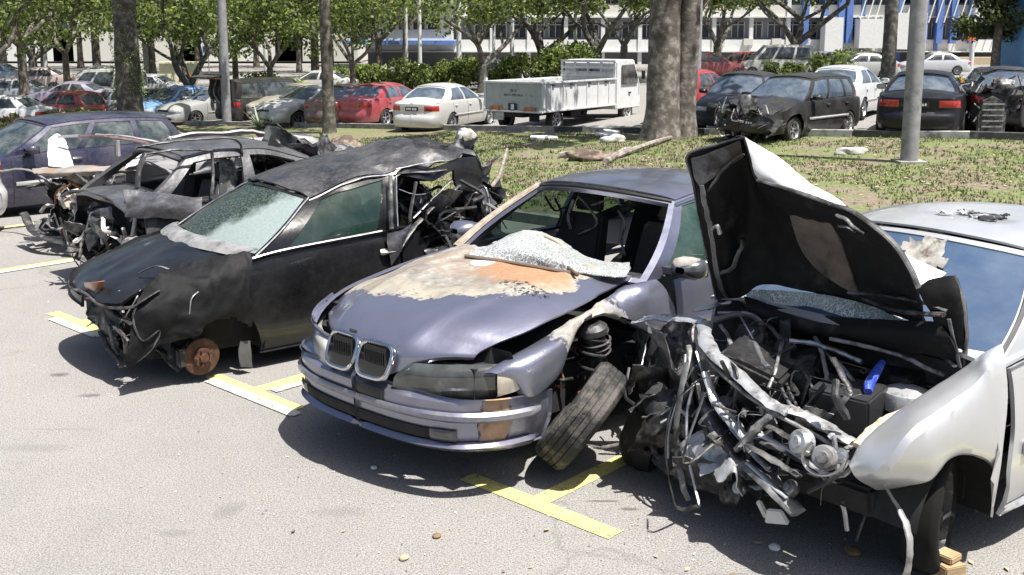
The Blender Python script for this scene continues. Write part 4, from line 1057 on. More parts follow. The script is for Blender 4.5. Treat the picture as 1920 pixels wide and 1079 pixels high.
    def box(nm, px, py, ax, v, d, m, M=None, bev=.012, par=T, label=None):
        b = MB(); b.box(F.at(px, py, ax, v), d, M=M); return b.build(nm, m, par, bevel=bev, label=label)
    E_ = lambda a, b_, c: Matrix.Rotation(c, 3, 'Z')@Matrix.Rotation(b_, 3, 'Y')@Matrix.Rotation(a, 3, 'X')
    box('battery_box', 1590, 765, 'z', .66, (.24, .30, .22), mat('battery_black', (.03, .03, .032), .4), E_(0, .1, .2), .01)
    box('air_filter_box', 1500, 700, 'z', .72, (.26, .26, .16), lump, E_(.3, .2, .5), .02)
    box('engine_cover', 1420, 690, 'z', .76, (.30, .34, .14), lump, E_(-.3, .1, .3), .02)
    box('fuse_box', 1680, 715, 'z', .74, (.18, .24, .10), lump, E_(.1, .1, 0), .01)
    b = MB(); b.lathe([(0, .05), (.06, .05), (.11, .03), (.12, 0), (.12, -.05)], 24, E_(0, 0, 0), F.at(1700, 745, 'z', .72)); b.build('strut_tower', silv, T)
    b = MB(); b.tube([F.at(*p, 'z', z) for p, z in (((1655, 680), .86), ((1645, 695), .84), ((1630, 720), .80), ((1628, 735), .78))], [.016, .022, .026, .02], 8); b.build('blue_filler_bottle', mat('blue_plastic', (.03, .07, .42), .35, dirt=(.35, .38, .45), dirt_at=.6, dirt_scale=20), T)
    b = MB(); b.tube([F.at(1560, 675, 'z', .84), F.at(1572, 690, 'z', .83), F.at(1585, 700, 'z', .82)], .010, 6); b.build('blue_clip', MAT['blue_plastic'], T)
    ppatch('torn_liner', F, T, [[(1462, 600, 1.15), (1455, 650, 1.2), (1440, 690, 1.25), (1420, 730, 1.3)], [(1480, 596, 1.15), (1480, 650, 1.22), (1470, 700, 1.3), (1450, 745, 1.35)]], 'x', lump, 16, 20, .006, .012, 7, 9)
    ppatch('torn_liner', F, T, [[(1385, 610, 1.15), (1370, 650, 1.2), (1360, 690, 1.25)], [(1440, 610, 1.15), (1425, 655, 1.2), (1400, 700, 1.25)]], 'x', lump, 16, 20, .006, .014, 8, 10)
    hs = mat('grey_hose', (.12, .12, .12), .45, dirt=(.3, .29, .28), dirt_at=.6)
    wht = mat('pale_pipe', (.27, .27, .265), .45, .3, dirt=(.10, .09, .085), dirt_at=.54, dirt_scale=12)
    pieces(T, F, [
        # front slam panel, silver, folded back in a V
        ('slam_panel', silv, [.035, .045, .04, .035, .05], .35, 'z', [(1318, 606, .86), (1330, 655, .84), (1385, 705, .78), (1440, 755, .72), (1478, 772, .70)]),
        ('slam_panel', silv, [.045, .04, .045, .04], .4, 'z', [(1478, 768, .70), (1520, 785, .68), (1560, 810, .66), (1602, 832, .64)]),
        ('slam_panel_edge', wht, .010, 1, 'z', [(1312, 612, .84), (1322, 668, .80), (1380, 725, .74), (1450, 775, .68), (1520, 812, .64), (1590, 850, .60)]),
        ('wing_rail', silv, [.02, .04, .045, .03], .4, 'z', [(1185, 607, .80), (1230, 597, .84), (1275, 600, .86), (1318, 604, .87)]),
        ('wing_rail', silv, [.02, .03, .02], .4, 'z', [(1300, 585, .90), (1330, 578, .92), (1368, 568, .93)]),
        ('beige_lamp_trim', mat('scorched_beige', (.58, .47, .34), .6, var=.25, scale=12, dirt=(.2, .12, .07), dirt_at=.55, dirt_scale=9), [.028, .034, .03, .016], .5, 'z', [(1606, 838, .66), (1640, 805, .70), (1680, 780, .73), (1712, 768, .75)]),
        ('rust_strip', rustm(), .008, .6, 'z', [(1600, 862, .62), (1640, 825, .67), (1700, 782, .72)]),
        # hoses and pipes over the engine
        ('hose', wht, .010, 1, 'z', [(1480, 600, .93), (1462, 660, .84), (1452, 700, .78), (1440, 730, .72)]),
        ('hose', wht, .011, 1, 'z', [(1478, 600, .93), (1500, 598, .93), (1520, 620, .90), (1538, 655, .86), (1548, 695, .80), (1550, 712, .78)]),
        ('pipe', wht, .011, 1, 'z', [(1555, 635, .93), (1620, 650, .91), (1690, 668, .90), (1735, 690, .87), (1770, 705, .84)]),
        ('pipe', steel(), .013, 1, 'z', [(1480, 640, .88), (1520, 645, .88), (1570, 660, .87), (1615, 680, .85)]),
        ('pipe', wht, .010, .5, 'z', [(1700, 640, .95), (1745, 650, .94), (1795, 672, .92)]),
        ('pipe', steel(), .014, .5, 'z', [(1735, 660, .92), (1765, 670, .91), (1790, 688, .90)]),
        ('brace', steel(), .012, .5, 'z', [(1540, 655, .85), (1575, 685, .82), (1600, 715, .78)]),
        ('hose', hs, .016, 1, 'z', [(1340, 600, .9), (1390, 590, .92), (1420, 600, .9), (1432, 625, .86)]),
        ('hose', wht, .009, 1, 'z', [(1345, 588, .92), (1400, 588, .93), (1428, 605, .9), (1436, 630, .86)]),
        ('cable', wht, .006, 1, 'z', [(1440, 660, .82), (1400, 672, .80), (1378, 690, .78)]),
        ('cable', hs, .007, 1, 'z', [(1490, 680, .78), (1520, 720, .74), (1530, 770, .66)]),
        ('bracket', steel(), .016, .5, 'z', [(1415, 640, .86), (1425, 670, .82), (1440, 690, .8)]),
        ('bracket', wht, .012, .5, 'z', [(1350, 610, .86), (1365, 630, .84), (1372, 650, .82)]),
        ('clutter_pipe', steel(), .009, 1, 'z', [(1455, 700, .72), (1470, 740, .7), (1485, 765, .68)]),
        ('clutter_pipe', steel(), .008, 1, 'z', [(1468, 700, .72), (1480, 735, .7), (1492, 760, .68)]),
        # torn front end, hanging struts
        ('front_strut', silv, [.022, .028, .02], .5, 'x', [(1322, 700, 1.62), (1345, 760, 1.66), (1395, 820, 1.72), (1410, 850, 1.74)]),
        ('front_strut', steel(), .017, .6, 'x', [(1330, 740, 1.6), (1370, 800, 1.68), (1410, 850, 1.74), (1440, 880, 1.76)]),
        ('crash_beam', gry, [.03, .045, .05], .4, 'x', [(1318, 750, 1.62), (1365, 830, 1.7), (1410, 895, 1.76)]),
        ('crash_beam', gry, [.05, .055, .05], .4, 'x', [(1400, 870, 1.76), (1450, 915, 1.80), (1495, 962, 1.82)]),
        ('front_strut', silv, .012, .6, 'x', [(1400, 868, 1.79), (1440, 905, 1.82), (1475, 935, 1.84)]),
        ('front_strut', steel(), .016, .7, 'x', [(1335, 800, 1.62), (1345, 850, 1.62), (1350, 905, 1.62), (1360, 930, 1.62)]),
        ('lower_crossmember', gry, .03, .5, 'x', [(1430, 830, 1.7), (1490, 855, 1.7), (1540, 885, 1.7)]),
        ('lower_crossmember', silv, .014, .6, 'x', [(1425, 815, 1.74), (1480, 845, 1.74), (1540, 885, 1.74), (1580, 892, 1.72), (1600, 878, 1.7)]),
        ('grille_bar', gry, .02, .3, 'x', [(1400, 835, 1.78), (1460, 870, 1.8), (1500, 895, 1.8)]),
        ('grille_bar', gry, .02, .3, 'x', [(1440, 800, 1.74), (1480, 822, 1.74), (1520, 850, 1.74)]),
        ('crumpled_tube', wht, [.02, .03, .026, .02], .8, 'x', [(1395, 830, 1.74), (1415, 808, 1.73), (1440, 785, 1.7), (1458, 775, 1.68)]),
        ('crumpled_tube', steel(), [.02, .024, .016], .8, 'x', [(1380, 845, 1.74), (1400, 825, 1.74), (1420, 800, 1.72)]),
        # long loops of trim hanging at the far corner
        ('hanging_trim', gry, .012, .4, 'x', [(1300, 690, 1.62), (1262, 760, 1.70), (1248, 840, 1.76), (1262, 930, 1.80), (1275, 955, 1.82), (1312, 950, 1.82)]),
        ('hanging_trim', steel(), .008, .6, 'x', [(1312, 950, 1.82), (1300, 900, 1.78), (1290, 850, 1.76), (1288, 780, 1.70), (1300, 720, 1.64)]),
        ('hanging_trim', gry, .016, .3, 'x', [(1290, 680, 1.62), (1275, 740, 1.7), (1268, 820, 1.75), (1278, 900, 1.79), (1290, 940, 1.8)]),
        ('hanging_trim', steel(), .007, 1, 'x', [(1285, 665, 1.6), (1280, 720, 1.67), (1256, 800, 1.73), (1252, 860, 1.77)]),
        ('hanging_trim', sooty(), .014, .4, 'x', [(1320, 680, 1.6), (1318, 760, 1.66), (1330, 850, 1.7), (1345, 910, 1.72)]),
        ('hanging_trim', steel(), .009, .6, 'x', [(1305, 660, 1.58), (1325, 720, 1.62), (1340, 770, 1.64)]),
        ('front_strut', gry, .018, .5, 'x', [(1290, 650, 1.5), (1300, 700, 1.55), (1315, 760, 1.6)]),
        ('fender_edge', gry, .015, .4, 'x', [(1220, 740, 1.5), (1214, 790, 1.56), (1222, 840, 1.6), (1245, 868, 1.6)]),
        ('fender_edge', silv, .010, .5, 'x', [(1180, 690, 1.3), (1172, 740, 1.35), (1190, 760, 1.36)]),
        ('tie_rod', wht, .012, .8, 'z', [(1128, 840, .04), (1160, 833, .07), (1186, 822, .12)]),
        ('hanging_seal', wht, [.006, .016, .017, .014, .02], .35, 'x', [(1658, 910, 1.62), (1690, 965, 1.66), (1704, 1010, 1.70), (1704, 1050, 1.72), (1697, 1083, 1.72)]),
    ])
    # far corner: ragged black inner wing seen from its outside
    ppatch('crushed_inner_wing', F, T, [[(1222, 612, 1.0), (1205, 680, 1.1), (1198, 760, 1.2), (1205, 830, 1.3), (1215, 850, 1.3)], [(1262, 610, 1.15), (1250, 690, 1.3), (1240, 780, 1.45), (1250, 850, 1.5), (1255, 880, 1.5)], [(1300, 612, 1.3), (1300, 690, 1.45), (1310, 780, 1.55), (1320, 850, 1.6), (1330, 910, 1.6)]], 'x',
           sooty(), 40, 60, .012, .030, 6, 21, label='ragged black inner wing')
    ppatch('silver_wing_remnant', F, T, [[(1175, 640, .95), (1172, 690, 1.0), (1180, 740, 1.1)], [(1200, 618, 1.0), (1190, 680, 1.08), (1186, 730, 1.2)], [(1228, 606, 1.1), (1210, 650, 1.15), (1198, 700, 1.25)]], 'x', silv, 18, 18, .006, .014, 8, 5)
    b = MB(); b.lathe([(.17, -.1), (.27, -.11), (.30, -.06), (.30, .06), (.27, .11), (.17, .1)], 30, E_(1.2, .1, .15), F.at(1245, 800, 'x', 1.3)); b.build('front_wheel', rubber(), T, label='far front wheel pushed back')
    # headlight motor and lamp remains at the near corner
    for (px, py, v, r, m, M) in ((1545, 858, 1.80, .055, wht, E_(0, 1.2, .3)), (1500, 830, 1.74, .06, silv, E_(0, 1.3, -.2)), (1575, 855, 1.74, .035, steel(), E_(0, 1.2, .5)), (1480, 915, 1.8, .04, gry, E_(.4, 1.0, 0)), (1365, 925, 1.7, .06, gry, E_(.5, 1.2, 0)), (1385, 915, 1.72, .035, steel(), E_(.1, 1.1, 0))):
        b = MB(); b.lathe([(0, .6*r), (.45*r, .6*r), (.5*r, .4*r), (.85*r, .35*r), (r, .1*r), (r, -.6*r), (.7*r, -.9*r), (0, -.9*r)], 22, M, F.at(px, py, 'x', v)); b.build('lamp_housing', m, T)
    b = MB(); b.tube([F.at(1545+40*math.cos(a), 858+34*math.sin(a), 'x', 1.80) for a in np.linspace(.1, 4.2, 9)], .007, 6); b.build('wire_loop', steel(), T)
    b = MB(); b.box(F.at(1455, 968, 'x', 1.76), (.03, .12, .07), M=E_(.2, .1, .3), taper=.6); b.box(F.at(1430, 955, 'x', 1.74), (.02, .03, .09), M=E_(.5, .1, .3)); b.build('white_plastic_tab', mat('white_plastic', (.6, .6, .58), .5, dirt=(.3, .28, .25), dirt_at=.55), T, bevel=.006)
    b = MB(); b.box((1.50, .20, .36), (.18, .85, .14), M=E_(.05, .1, 0)); b.box((1.42, -.25, .45), (.2, .5, .26), M=E_(.1, .1, 0)); b.build('front_crossmember', darkm(), T, bevel=.02)
    junk(T, F, (1.35, -.1, .62), (.30, .5, .14), 60, 71, [lump, lump, gry, sooty(), wht, steel()], (.003, .012), (.10, .35))
    junk(T, F, (1.60, .0, .42), (.14, .55, .22), 28, 72, [lump, gry, sooty(), wht, silv], (.003, .012), (.10, .32))
    scraps(T, (1.3, -.1, .56), (.3, .5, .10), 16, 73, [lump, sooty(), gry], (.08, .22)); scraps(T, (1.62, -.25, .40), (.14, .4, .2), 26, 74, [lump, sooty(), sooty(), gry, silv], (.10, .32)); scraps(T, (1.45, -.62, .45), (.18, .16, .28), 16, 75, [lump, sooty(), sooty(), gry], (.14, .40))
    rr = random.Random(11)
    for i in range(46):
        px, py = rr.choice(((1340, 720), (1400, 800), (1470, 860), (1300, 760), (1350, 860), (1520, 880), (1400, 650), (1340, 640), (1560, 730)))
        px += rr.uniform(-45, 45); py += rr.uniform(-40, 40); v = rr.uniform(1.3, 1.7) if py > 700 else rr.uniform(1.05, 1.3)
        a = rr.uniform(0, 3.1); l = rr.uniform(15, 45)
        P_ = [(px-l*math.cos(a), py-l*math.sin(a), v), (px+rr.uniform(-12, 12), py+rr.uniform(-12, 12), v+.05), (px+l*math.cos(a), py+l*math.sin(a), v+rr.uniform(-.06, .1))]
        pieces(T, F, [(rr.choice(('bent_bracket', 'torn_strip', 'cable')), rr.choice((gry, gry, sooty(), steel(), silv, lump)), rr.uniform(.004, .018), rr.choice((.25, .4, 1)), 'x', P_)])
    # ---- wheels, block, arches
    tw = wheel(T, 1.235, .70, .285, .17, 1, M=Matrix.Rotation(R(20), 3, 'Z'), z=.285, rimcol=sooty(), spokes=8, label='front wheel standing on a block of wood')
    for sx, sy in ((-1.35, 1), (-1.35, -1)): wheel(T, sx, sy*.76, .31, .2, sy, z=.31)
    tw.data.materials[0] = mat('shadowed_tyre', (.008, .008, .008), .9, spec=.2)  # tyre coloured near-black to stand for the shadow in the arch
    liner(T, 1.23, .84, .28, .345)
    pieces(T, F, [('strut_rod', steel(), .010, 1, 'y', [(1825, 880, .62), (1828, 930, .62), (1830, 960, .62)])])
    seats(T, (.0, -.95), None, .02, .37, .56); b = MB(); b.box((-.35, 0, .42), (2.4, 1.5, .05)); b.box((.70, 0, .82), (.40, 1.46, .18)); b.build('dashboard', plastic(), T, bevel=.03)
    rt = mat('roof_tear', (.02, .02, .022), .6, dirt=(.3, .3, .3), dirt_at=.6, dirt_scale=20)
    rnd = random.Random(31)
    for k in range(9):
        q = g.roof(.36+rnd.uniform(-.10, .10), rnd.uniform(-.16, .22)); q = dfm([q])[0]; u = np.array([rnd.gauss(0, 1), rnd.gauss(0, 1), 0]); u /= np.linalg.norm(u); v = np.array([-u[1], u[0], 0]); a = rnd.uniform(.03, .09)
        Gq = patch_pts([[q+u*a*s_+v*a*.5*t+np.array([0, 0, .010+rnd.uniform(0, .02)]) for t in (-1, 0, 1)] for s_ in (-1, 0, 1)], 10, 10); sh = Gq.shape
        shell('torn_roof_skin', crumple(Gq.reshape(-1, 3), .012, 22, k).reshape(sh), rt if k % 3 else silv, T, .003)
    # screen seal, hole in the screen, gutter
    for sg in (1, -1):
        P1 = [g.shield(sg*.985, t)+np.array([.012, 0, .014]) for t in np.linspace(.03, 1, 14)]+[g.side(sg, f, .985)+np.array([0, sg*.010, .012]) for f in np.linspace(.04, .95, 12)]
        b = MB(); b.tube(P1, .013, 6, 2); b.build('gutter_seal', mat('grey_seal', (.10, .10, .10), .6), T)
    c0 = g.shield(.22, .72); G = []
    for i in range(9):
        G.append([c0+np.array([-.03+.02*nz((i, j, 0), .7), (j-4)*.035, (i-4)*.022])+np.array([.035, 0, .012]) for j in range(9)])
    G = np.array(G); G = crumple(G.reshape(-1, 3), .014, 16, 3).reshape(G.shape)
    for i in range(9):
        for j in range(9): G[i, j, 0] = g.shield(.22, .72)[0]+.75*(c0[2]-G[i, j, 2])*1.0+.03+.012*nz(G[i, j], 20)
    shell('torn_screen_flap', G, mat('torn_laminate', (.42, .40, .36), .7, var=.4, scale=18, dirt=(.15, .12, .09), dirt_at=.55, dirt_scale=14), T, .004, keep=lambda i, j, p: (i-.5)**2+(j-.5)**2 < .22+.2*nz(p, 14))
    add_piece(T, g, 'side_moulding', mat('grey_moulding', (.38, .38, .37), .5), g.uX(.80), g.uX(-1.0), .50, .56, 1, .014, .016, 20, 2)
    for sg in (1, -1):
        add_piece(T, g, 'sill_trim', silv, g.uX(.85), g.uX(-.98), .205, .235, sg, .018, .016, 20, 2)
        add_piece(T, g, 'tail_light', lamp_mats()['red'], g.uY(.45, True), g.uX(-1.85), .70, .84, sg, .008, .012, 10, 3)
        add_piece(T, g, 'door_handle', pm, g.uX(-.30), g.uX(-.48), .83, .855, sg, .022, .02, 6, 2)
    return F, g
FA, GA = silver_wreck()
# wood block under the wheel
def wood_block():
    m, nt, b = newmat('old_timber'); f = noise_fac(nt, 3, 6, .6, sc3=(1, 1, 14)); nt.links.new(ramp(nt, f, [(.3, (.20, .13, .07)), (.7, (.48, .36, .20))]), b.inputs['Base Color']); b.inputs['Roughness'].default_value = .8
    c = gz(1778, 1068, .05); q = MB(); q.box((0, 0, 0), (.115, .10, .085)); q.box((.01, .02, .062), (.09, .09, .03), rz=.3)
    o = q.build('wood_block', m, bevel=.005); o.location = (c[0], c[1], .0435); o.rotation_euler = (0, 0, .35)
    tag(o, 'small wooden block under the front wheel of the silver wreck', 'block')
wood_block()
# ================================================================ black hatchback, rear crushed, near front corner torn off
def black_hatch():
    F = Frame(-1.635, 8.59, -2.45, 0, 0, 0)
    T = thing('wrecked_hatchback', 'black hatchback with crushed rear half, torn front corner and bare rusty hub', 'car', F.o, F.yaw)
    P = dict(L=3.86, W=1.70, xa=1.30, xb=-1.15, R=.34, sill=.13, zw=.20, doors=[1.06, -.27, -1.2],
             zc=[(-1.93, .90), (-1.7, .98), (-1.2, 1.0), (.7, .94), (1.02, .915), (1.3, .86), (1.6, .765), (1.8, .68), (1.93, .60)],
             zs=[(-1.93, .88), (-1.2, .93), (0, .885), (.7, .855), (1.1, .80), (1.5, .70), (1.75, .62), (1.93, .55)],
             xA=.93, xF=.36, xR=-1.36, xC=-1.74, yr=.55, zR=1.33, rc=.07, bowA=.20, bowF=.14, bowC=.1, bowR=.08, tuck=.045, tuckC=.06,
             rail=[(0, 1.20), (.12, 1.265), (.25, 1.315), (.45, 1.345), (.8, 1.33), (1, 1.31)], wins=[(.085, .385), (.45, .80)], wt=(.05, .86), xhood=1.05, zbump=.48, gap=.004)
    def dfm(V):
        V = np.array(V, float)
        for i, p in enumerate(V):
            p = p.copy(); k = sstep(-.30, -.85, p[0]); r = sstep(.1, -.5, p[0])*sstep(1.2, 1.3, p[2])
            if k > 0:
                V[i, 0] += k*(.22*(p[0] < -1.2)*sstep(-1.2, -1.9, p[0])+.10*ridge(p, 2.2, 3)+.05*ridge(p, 5, 6))
                V[i, 1] += k*(-.16*np.sign(p[1])*(1-sstep(1.0, 1.3, p[2]))+.09*ridge(p, 2.6, 9)+.05*ridge(p, 6, 2))
                V[i, 2] += k*(.10*ridge(p, 2.4, 12)+.05*ridge(p, 6, 13)-.03-.10*(1-sstep(1.2, 1.3, p[2])))
            if p[2] > 1.15: V[i, 2] += (.014+.022*r)*ridge((p[0], p[1]*2.2, p[2]), 3, 20)-.01
            if p[0] > 1.0 and p[2] > .5: V[i, 2] += .013*ridge((p[0]*1.2, p[1]*1.8, 0), 3.0, 31)*sstep(1.0, 1.25, p[0])
            if p[0] < .9 and p[0] > -.3 and p[2] < .85: V[i, 1] += .012*nz(p, 2.5, 3)
        return V
    pm = paint('dusty_black_paint', (.005, .005, .006), .0, .05, .26, dust=(.15, .148, .14), dents=.3, coat=.35, spec=.35)
    rm = paint('dusty_black_roof', (.012, .012, .014), .35, .30, .34, dust=(.22, .215, .215), dents=1.0, coat=.3)
    gl = glass('green_side_glass', (.008, .03, .022), .66, rough=.02, dusty=.05)
    g, parts = car_shell(T, P, pm, .05, near=True, skip=('front_fender_l', 'front_bumper', 'rear_bumper', 'rear_window_glass', 'side_glass_r', 'windshield_glass'),
                         gl=gl, dfm=dfm, opengl=(('side_window', 1),), labels={'roof': 'creased dusty black roof'})
    parts['roof'].data.materials[0] = rm
    # windscreen, crazed and pale in its lower half
    m, nt, b = newmat('pale_crazed_screen'); tc, s = pos_nodes(nt)
    n1 = noise_fac(nt, 5, 8, .6); n2 = noise_fac(nt, 60, 3, .7)
    k = ma(nt, 'ADD', ma(nt, 'ADD', ma(nt, 'MULTIPLY', s.outputs[1], 1.1), .05), ma(nt, 'ADD', ma(nt, 'MULTIPLY', ma(nt, 'SUBTRACT', 1.12, s.outputs[2]), .9), ma(nt, 'MULTIPLY', ma(nt, 'SUBTRACT', n1, .5), .5)))
    nt.links.new(mix(nt, ramp(nt, k, [(.32, 0.), (.50, 1.)]), mix(nt, ramp(nt, n2, [(.45, 0.), (.6, .8)]), (.02, .035, .03), (.13, .15, .12)), mix(nt, n2, (.15, .19, .18), (.30, .35, .34))), b.inputs['Base Color'])
    b.inputs['Roughness'].default_value = .22; bump(nt, b, n2, .3, .003)
    tr = nt.nodes.new('ShaderNodeBsdfTransparent'); tr.inputs[0].default_value = (.55, .7, .6, 1); ms = nt.nodes.new('ShaderNodeMixShader')
    nt.links.new(ramp(nt, k, [(.3, .72), (.5, .97)]), ms.inputs[0]); nt.links.new(tr.outputs[0], ms.inputs[1]); nt.links.new(b.outputs[0], ms.inputs[2]); nt.links.new(ms.outputs[0], nt.nodes['Material Output'].inputs['Surface'])
    G = np.array([[g.shield(q, t)-np.array([.005, 0, .006]) for t in np.linspace(.05, .95, 18)] for q in np.linspace(-.94, .94, 30)]); sh = G.shape
    G = G.reshape(-1, 3); G = np.array([p+np.array([.4, 0, .6])*(.012*nz(p, 3, 4)-.014*math.exp(-((p[1]+.1)**2+(p[2]-1.12)**2)/.04)) for p in G]).reshape(sh)
    shell('windscreen', G, m, T, .005, label='crazed pale windscreen')
    blk = pm; gry = MAT['grey_scraped_metal']; sm = mat('dark_torn_metal', (.045, .045, .045), .5, .4, var=.5, scale=10, dirt=(.16, .155, .15), dirt_at=.6, dirt_scale=9, bmp=.5, bscale=15)
    # wiper scuttle
    sc_ = mat('grey_scuttle', (.20, .20, .20), .6, var=.3, scale=10, dirt=(.10, .10, .10), dirt_at=.55, dirt_scale=9)
    G = np.array([[[g.shield(q, 0)[0]+dx, g.shield(q, 0)[1], float(g.deck(min(g.shield(q, 0)[0]+dx, 1.4), abs(g.shield(q, 0)[1])*.9))+dz] for dx, dz in ((-.03, .03), (.02, .034), (.07, .022), (.11, .004))] for q in np.linspace(-.98, .98, 24)])
    shell('wiper_scuttle', G, sc_, T, .008)
    # front wing, crumpled sheet hanging to the ground
    R4 = [[(328, 506, .58), (300, 520, .70), (268, 560, .76), (252, 620, .80), (240, 680, .78), (236, 694, .74)],
          [(365, 497, .64), (335, 540, .80), (305, 590, .86), (292, 630, .84), (284, 650, .82), (276, 668, .80)],
          [(402, 489, .68), (375, 540, .85), (352, 590, .87), (338, 620, .86), (330, 634, .85), (322, 646, .84)],
          [(436, 483, .72), (415, 535, .86), (400, 585, .88), (392, 612, .87), (388, 622, .87), (382, 632, .86)],
          [(462, 478, .75), (455, 530, .86), (452, 585, .88), (450, 630, .87), (456, 655, .86), (462, 676, .85)],
          [(474, 476, .77), (472, 530, .86), (472, 585, .88), (474, 640, .87), (478, 660, .86), (480, 672, .85)]]
    sm0 = paint('dull_black_paint', (.005, .005, .006), 0, .04, .55, dust=(.12, .118, .115), dents=.6, coat=0, spec=.18)
    wing = ppatch('front_wing', F, T, R4, 'y', sm0, 60, 44, .008, .022, 4.0, 44, flip=True, keep=lambda i, j, p: not ((p[0]-1.30)**2+(p[2]-.18)**2 < .29**2+.03*nz(p, 6, 2)), label='black front wing crumpled down to the ground')
    pieces(T, F, [('wing_edge', gry, .010, .5, 'y', [(262, 560, .79), (250, 600, .82), (268, 640, .84), (300, 620, .86), (285, 655, .83), (242, 690, .77)]),
                  ('wing_edge', sm, .016, .4, 'y', [(250, 575, .8), (275, 560, .82), (300, 545, .8)]),
                  ('wing_edge', steel(), .006, 1, 'y', [(355, 590, .9), (360, 560, .9), (372, 548, .88)])])
    # hood lip and the amber corner
    P1 = [(float(x)+.012, float(y), float(g.deck(x-.004, y))-.012) for x, y in [tuple(g.xy(u)*np.array([1, sg])) for sg, us_ in ((-1, np.linspace(g.uX(1.35), 0, 16)), (1, np.linspace(.05, g.uX(1.45), 16))) for u in us_]]
    b = MB(); b.tube(P1, .011, 6, 1); b.build('bonnet_edge', gry, T)
    ppatch('corner_lamp', F, T, [[(157, 530, 1.93), (160, 542, 1.92)], [(175, 530, 1.92), (176, 545, 1.91)], [(196, 528, 1.86), (192, 543, 1.86)]], 'x', lens('lens_dull_amber', (.26, .10, .05)), 8, 6)
    # open nose
    b = MB(); b.box((1.40, -.10, .40), (.52, 1.05, .46)); b.box((1.66, -.15, .36), (.16, 1.0, .34)); b.build('engine_bay', darkm(), T, bevel=.03)
    ppatch('black_bumper_skin', F, T, [[(172, 545, 1.86), (176, 580, 1.88), (186, 620, 1.88), (200, 660, 1.84)], [(200, 540, 1.80), (205, 580, 1.86), (212, 620, 1.87), (222, 668, 1.84)], [(235, 535, 1.72), (232, 580, 1.80), (238, 630, 1.82), (244, 680, 1.80)]], 'x', sm, 30, 30, .008, .018, 7, 4, keep=lambda i, j, p: nz(p, 7, 8) < .12)
    pieces(T, F, [('front_stay', steel(), .010, .6, 'x', [(214, 620, 1.86), (232, 600, 1.84), (252, 570, 1.78), (265, 545, 1.72)]),
                  ('front_stay', MAT['pale_pipe'], .014, .5, 'x', [(227, 545, 1.80), (228, 570, 1.84), (230, 588, 1.85)]),
                  ('front_stay', gry, .016, .4, 'x', [(196, 580, 1.88), (208, 622, 1.89), (216, 655, 1.87), (232, 690, 1.84)]),
                  ('front_stay', gry, .012, .5, 'x', [(206, 600, 1.88), (224, 625, 1.89), (242, 640, 1.86)]),
                  ('front_stay', sm, .022, .4, 'x', [(190, 560, 1.86), (220, 590, 1.86), (250, 610, 1.82)]),
                  ('front_stay', gry, .018, .4, 'x', [(222, 610, 1.86), (236, 640, 1.87), (238, 672, 1.84)]),
                  ('lower_grille', sm, .020, .5, 'x', [(190, 622, 1.90), (205, 655, 1.90), (228, 678, 1.86)]),
                  ('lower_grille', sm, .016, .5, 'x', [(198, 640, 1.90), (212, 665, 1.90), (232, 688, 1.86)]),
                  ('torn_seal', gry, .010, .5, 'x', [(262, 512, 1.66), (292, 500, 1.60), (322, 506, 1.52)]),
                  ('white_scrap', MAT['white_plastic'], .018, .4, 'z', [(224, 690, .03), (234, 686, .04), (243, 684, .04)])])
    junk(T, F, (1.70, .1, .42), (.16, .5, .2), 26, 5, [gry, sm, sm, steel(), sooty()], (.004, .014), (.1, .3))
    scraps(T, (1.62, .3, .34), (.12, .35, .16), 8, 3, [sm, pm, sm], (.12, .28))
    # bare hub, strut
    c = F.at(378, 669, 'y', .80); Mx = Matrix.Rotation(-math.pi/2, 3, 'X')
    b = MB(); b.lathe([(0, .06), (.030, .06), (.033, .05), (.033, .035), (.066, .034), (.070, .018), (.070, .008), (.128, .006), (.134, 0), (.134, -.014), (.126, -.02), (0, -.02)], 40, Mx, c)
    for k in range(5):
        a = 2*math.pi*k/5; b.lathe([(0, .055), (.008, .055), (.008, .03)], 8, Mx, (c[0]+.052*math.cos(a), c[1], c[2]+.052*math.sin(a)))
    b.build('brake_disc', mat('rust_disc', (.095, .042, .022), .7, .2, var=.45, scale=24, dirt=(.045, .028, .02), dirt_at=.55, dirt_scale=20, bmp=.4), T, label='rusty brake disc without its wheel')
    b = MB(); b.lathe([(0, -.03), (.10, -.03), (.12, -.10), (.08, -.14), (0, -.14)], 20, Mx, c); b.build('hub_carrier', sooty(), T)
    b = MB(); b.tube([(c[0], c[1]-.1, c[2]+.05), (c[0]-.01, c[1]-.12, c[2]+.25), (c[0]-.03, c[1]-.16, c[2]+.5)], [.035, .03, .022], 10); b.build('suspension_strut', sooty(), T)
    b = MB(); b.box((c[0]+.13, c[1]-.03, c[2]+.01), (.07, .07, .13)); b.build('brake_caliper', sooty(), T, bevel=.01)
    ppatch('mud_flap', F, T, [[(452, 640, .83), (448, 665, .84), (452, 688, .84)], [(470, 640, .83), (472, 665, .84), (474, 690, .84)]], 'y', mat('grey_flap', (.07, .07, .068), .8), 10, 10, .01, .004, 8, 2)
    liner(T, 1.28, .82, .24, .36)
    for sx, sy in ((1.30, -1), (-1.15, 1), (-1.15, -1)): wheel(T, sx, sy*.68, .29, .18, sy, z=.29, rimcol=sooty())
    # interior
    seats(T, (.05,), mat('dark_cloth', (.03, .03, .03), .9, dirt=(.10, .10, .095), dirt_at=.6), -.08, .35, .52)
    b = MB(); b.box((-.1, 0, .30), (1.9, 1.4, .05)); b.box((.80, 0, .76), (.36, 1.36, .16)); b.build('dashboard', plastic(), T, bevel=.03)
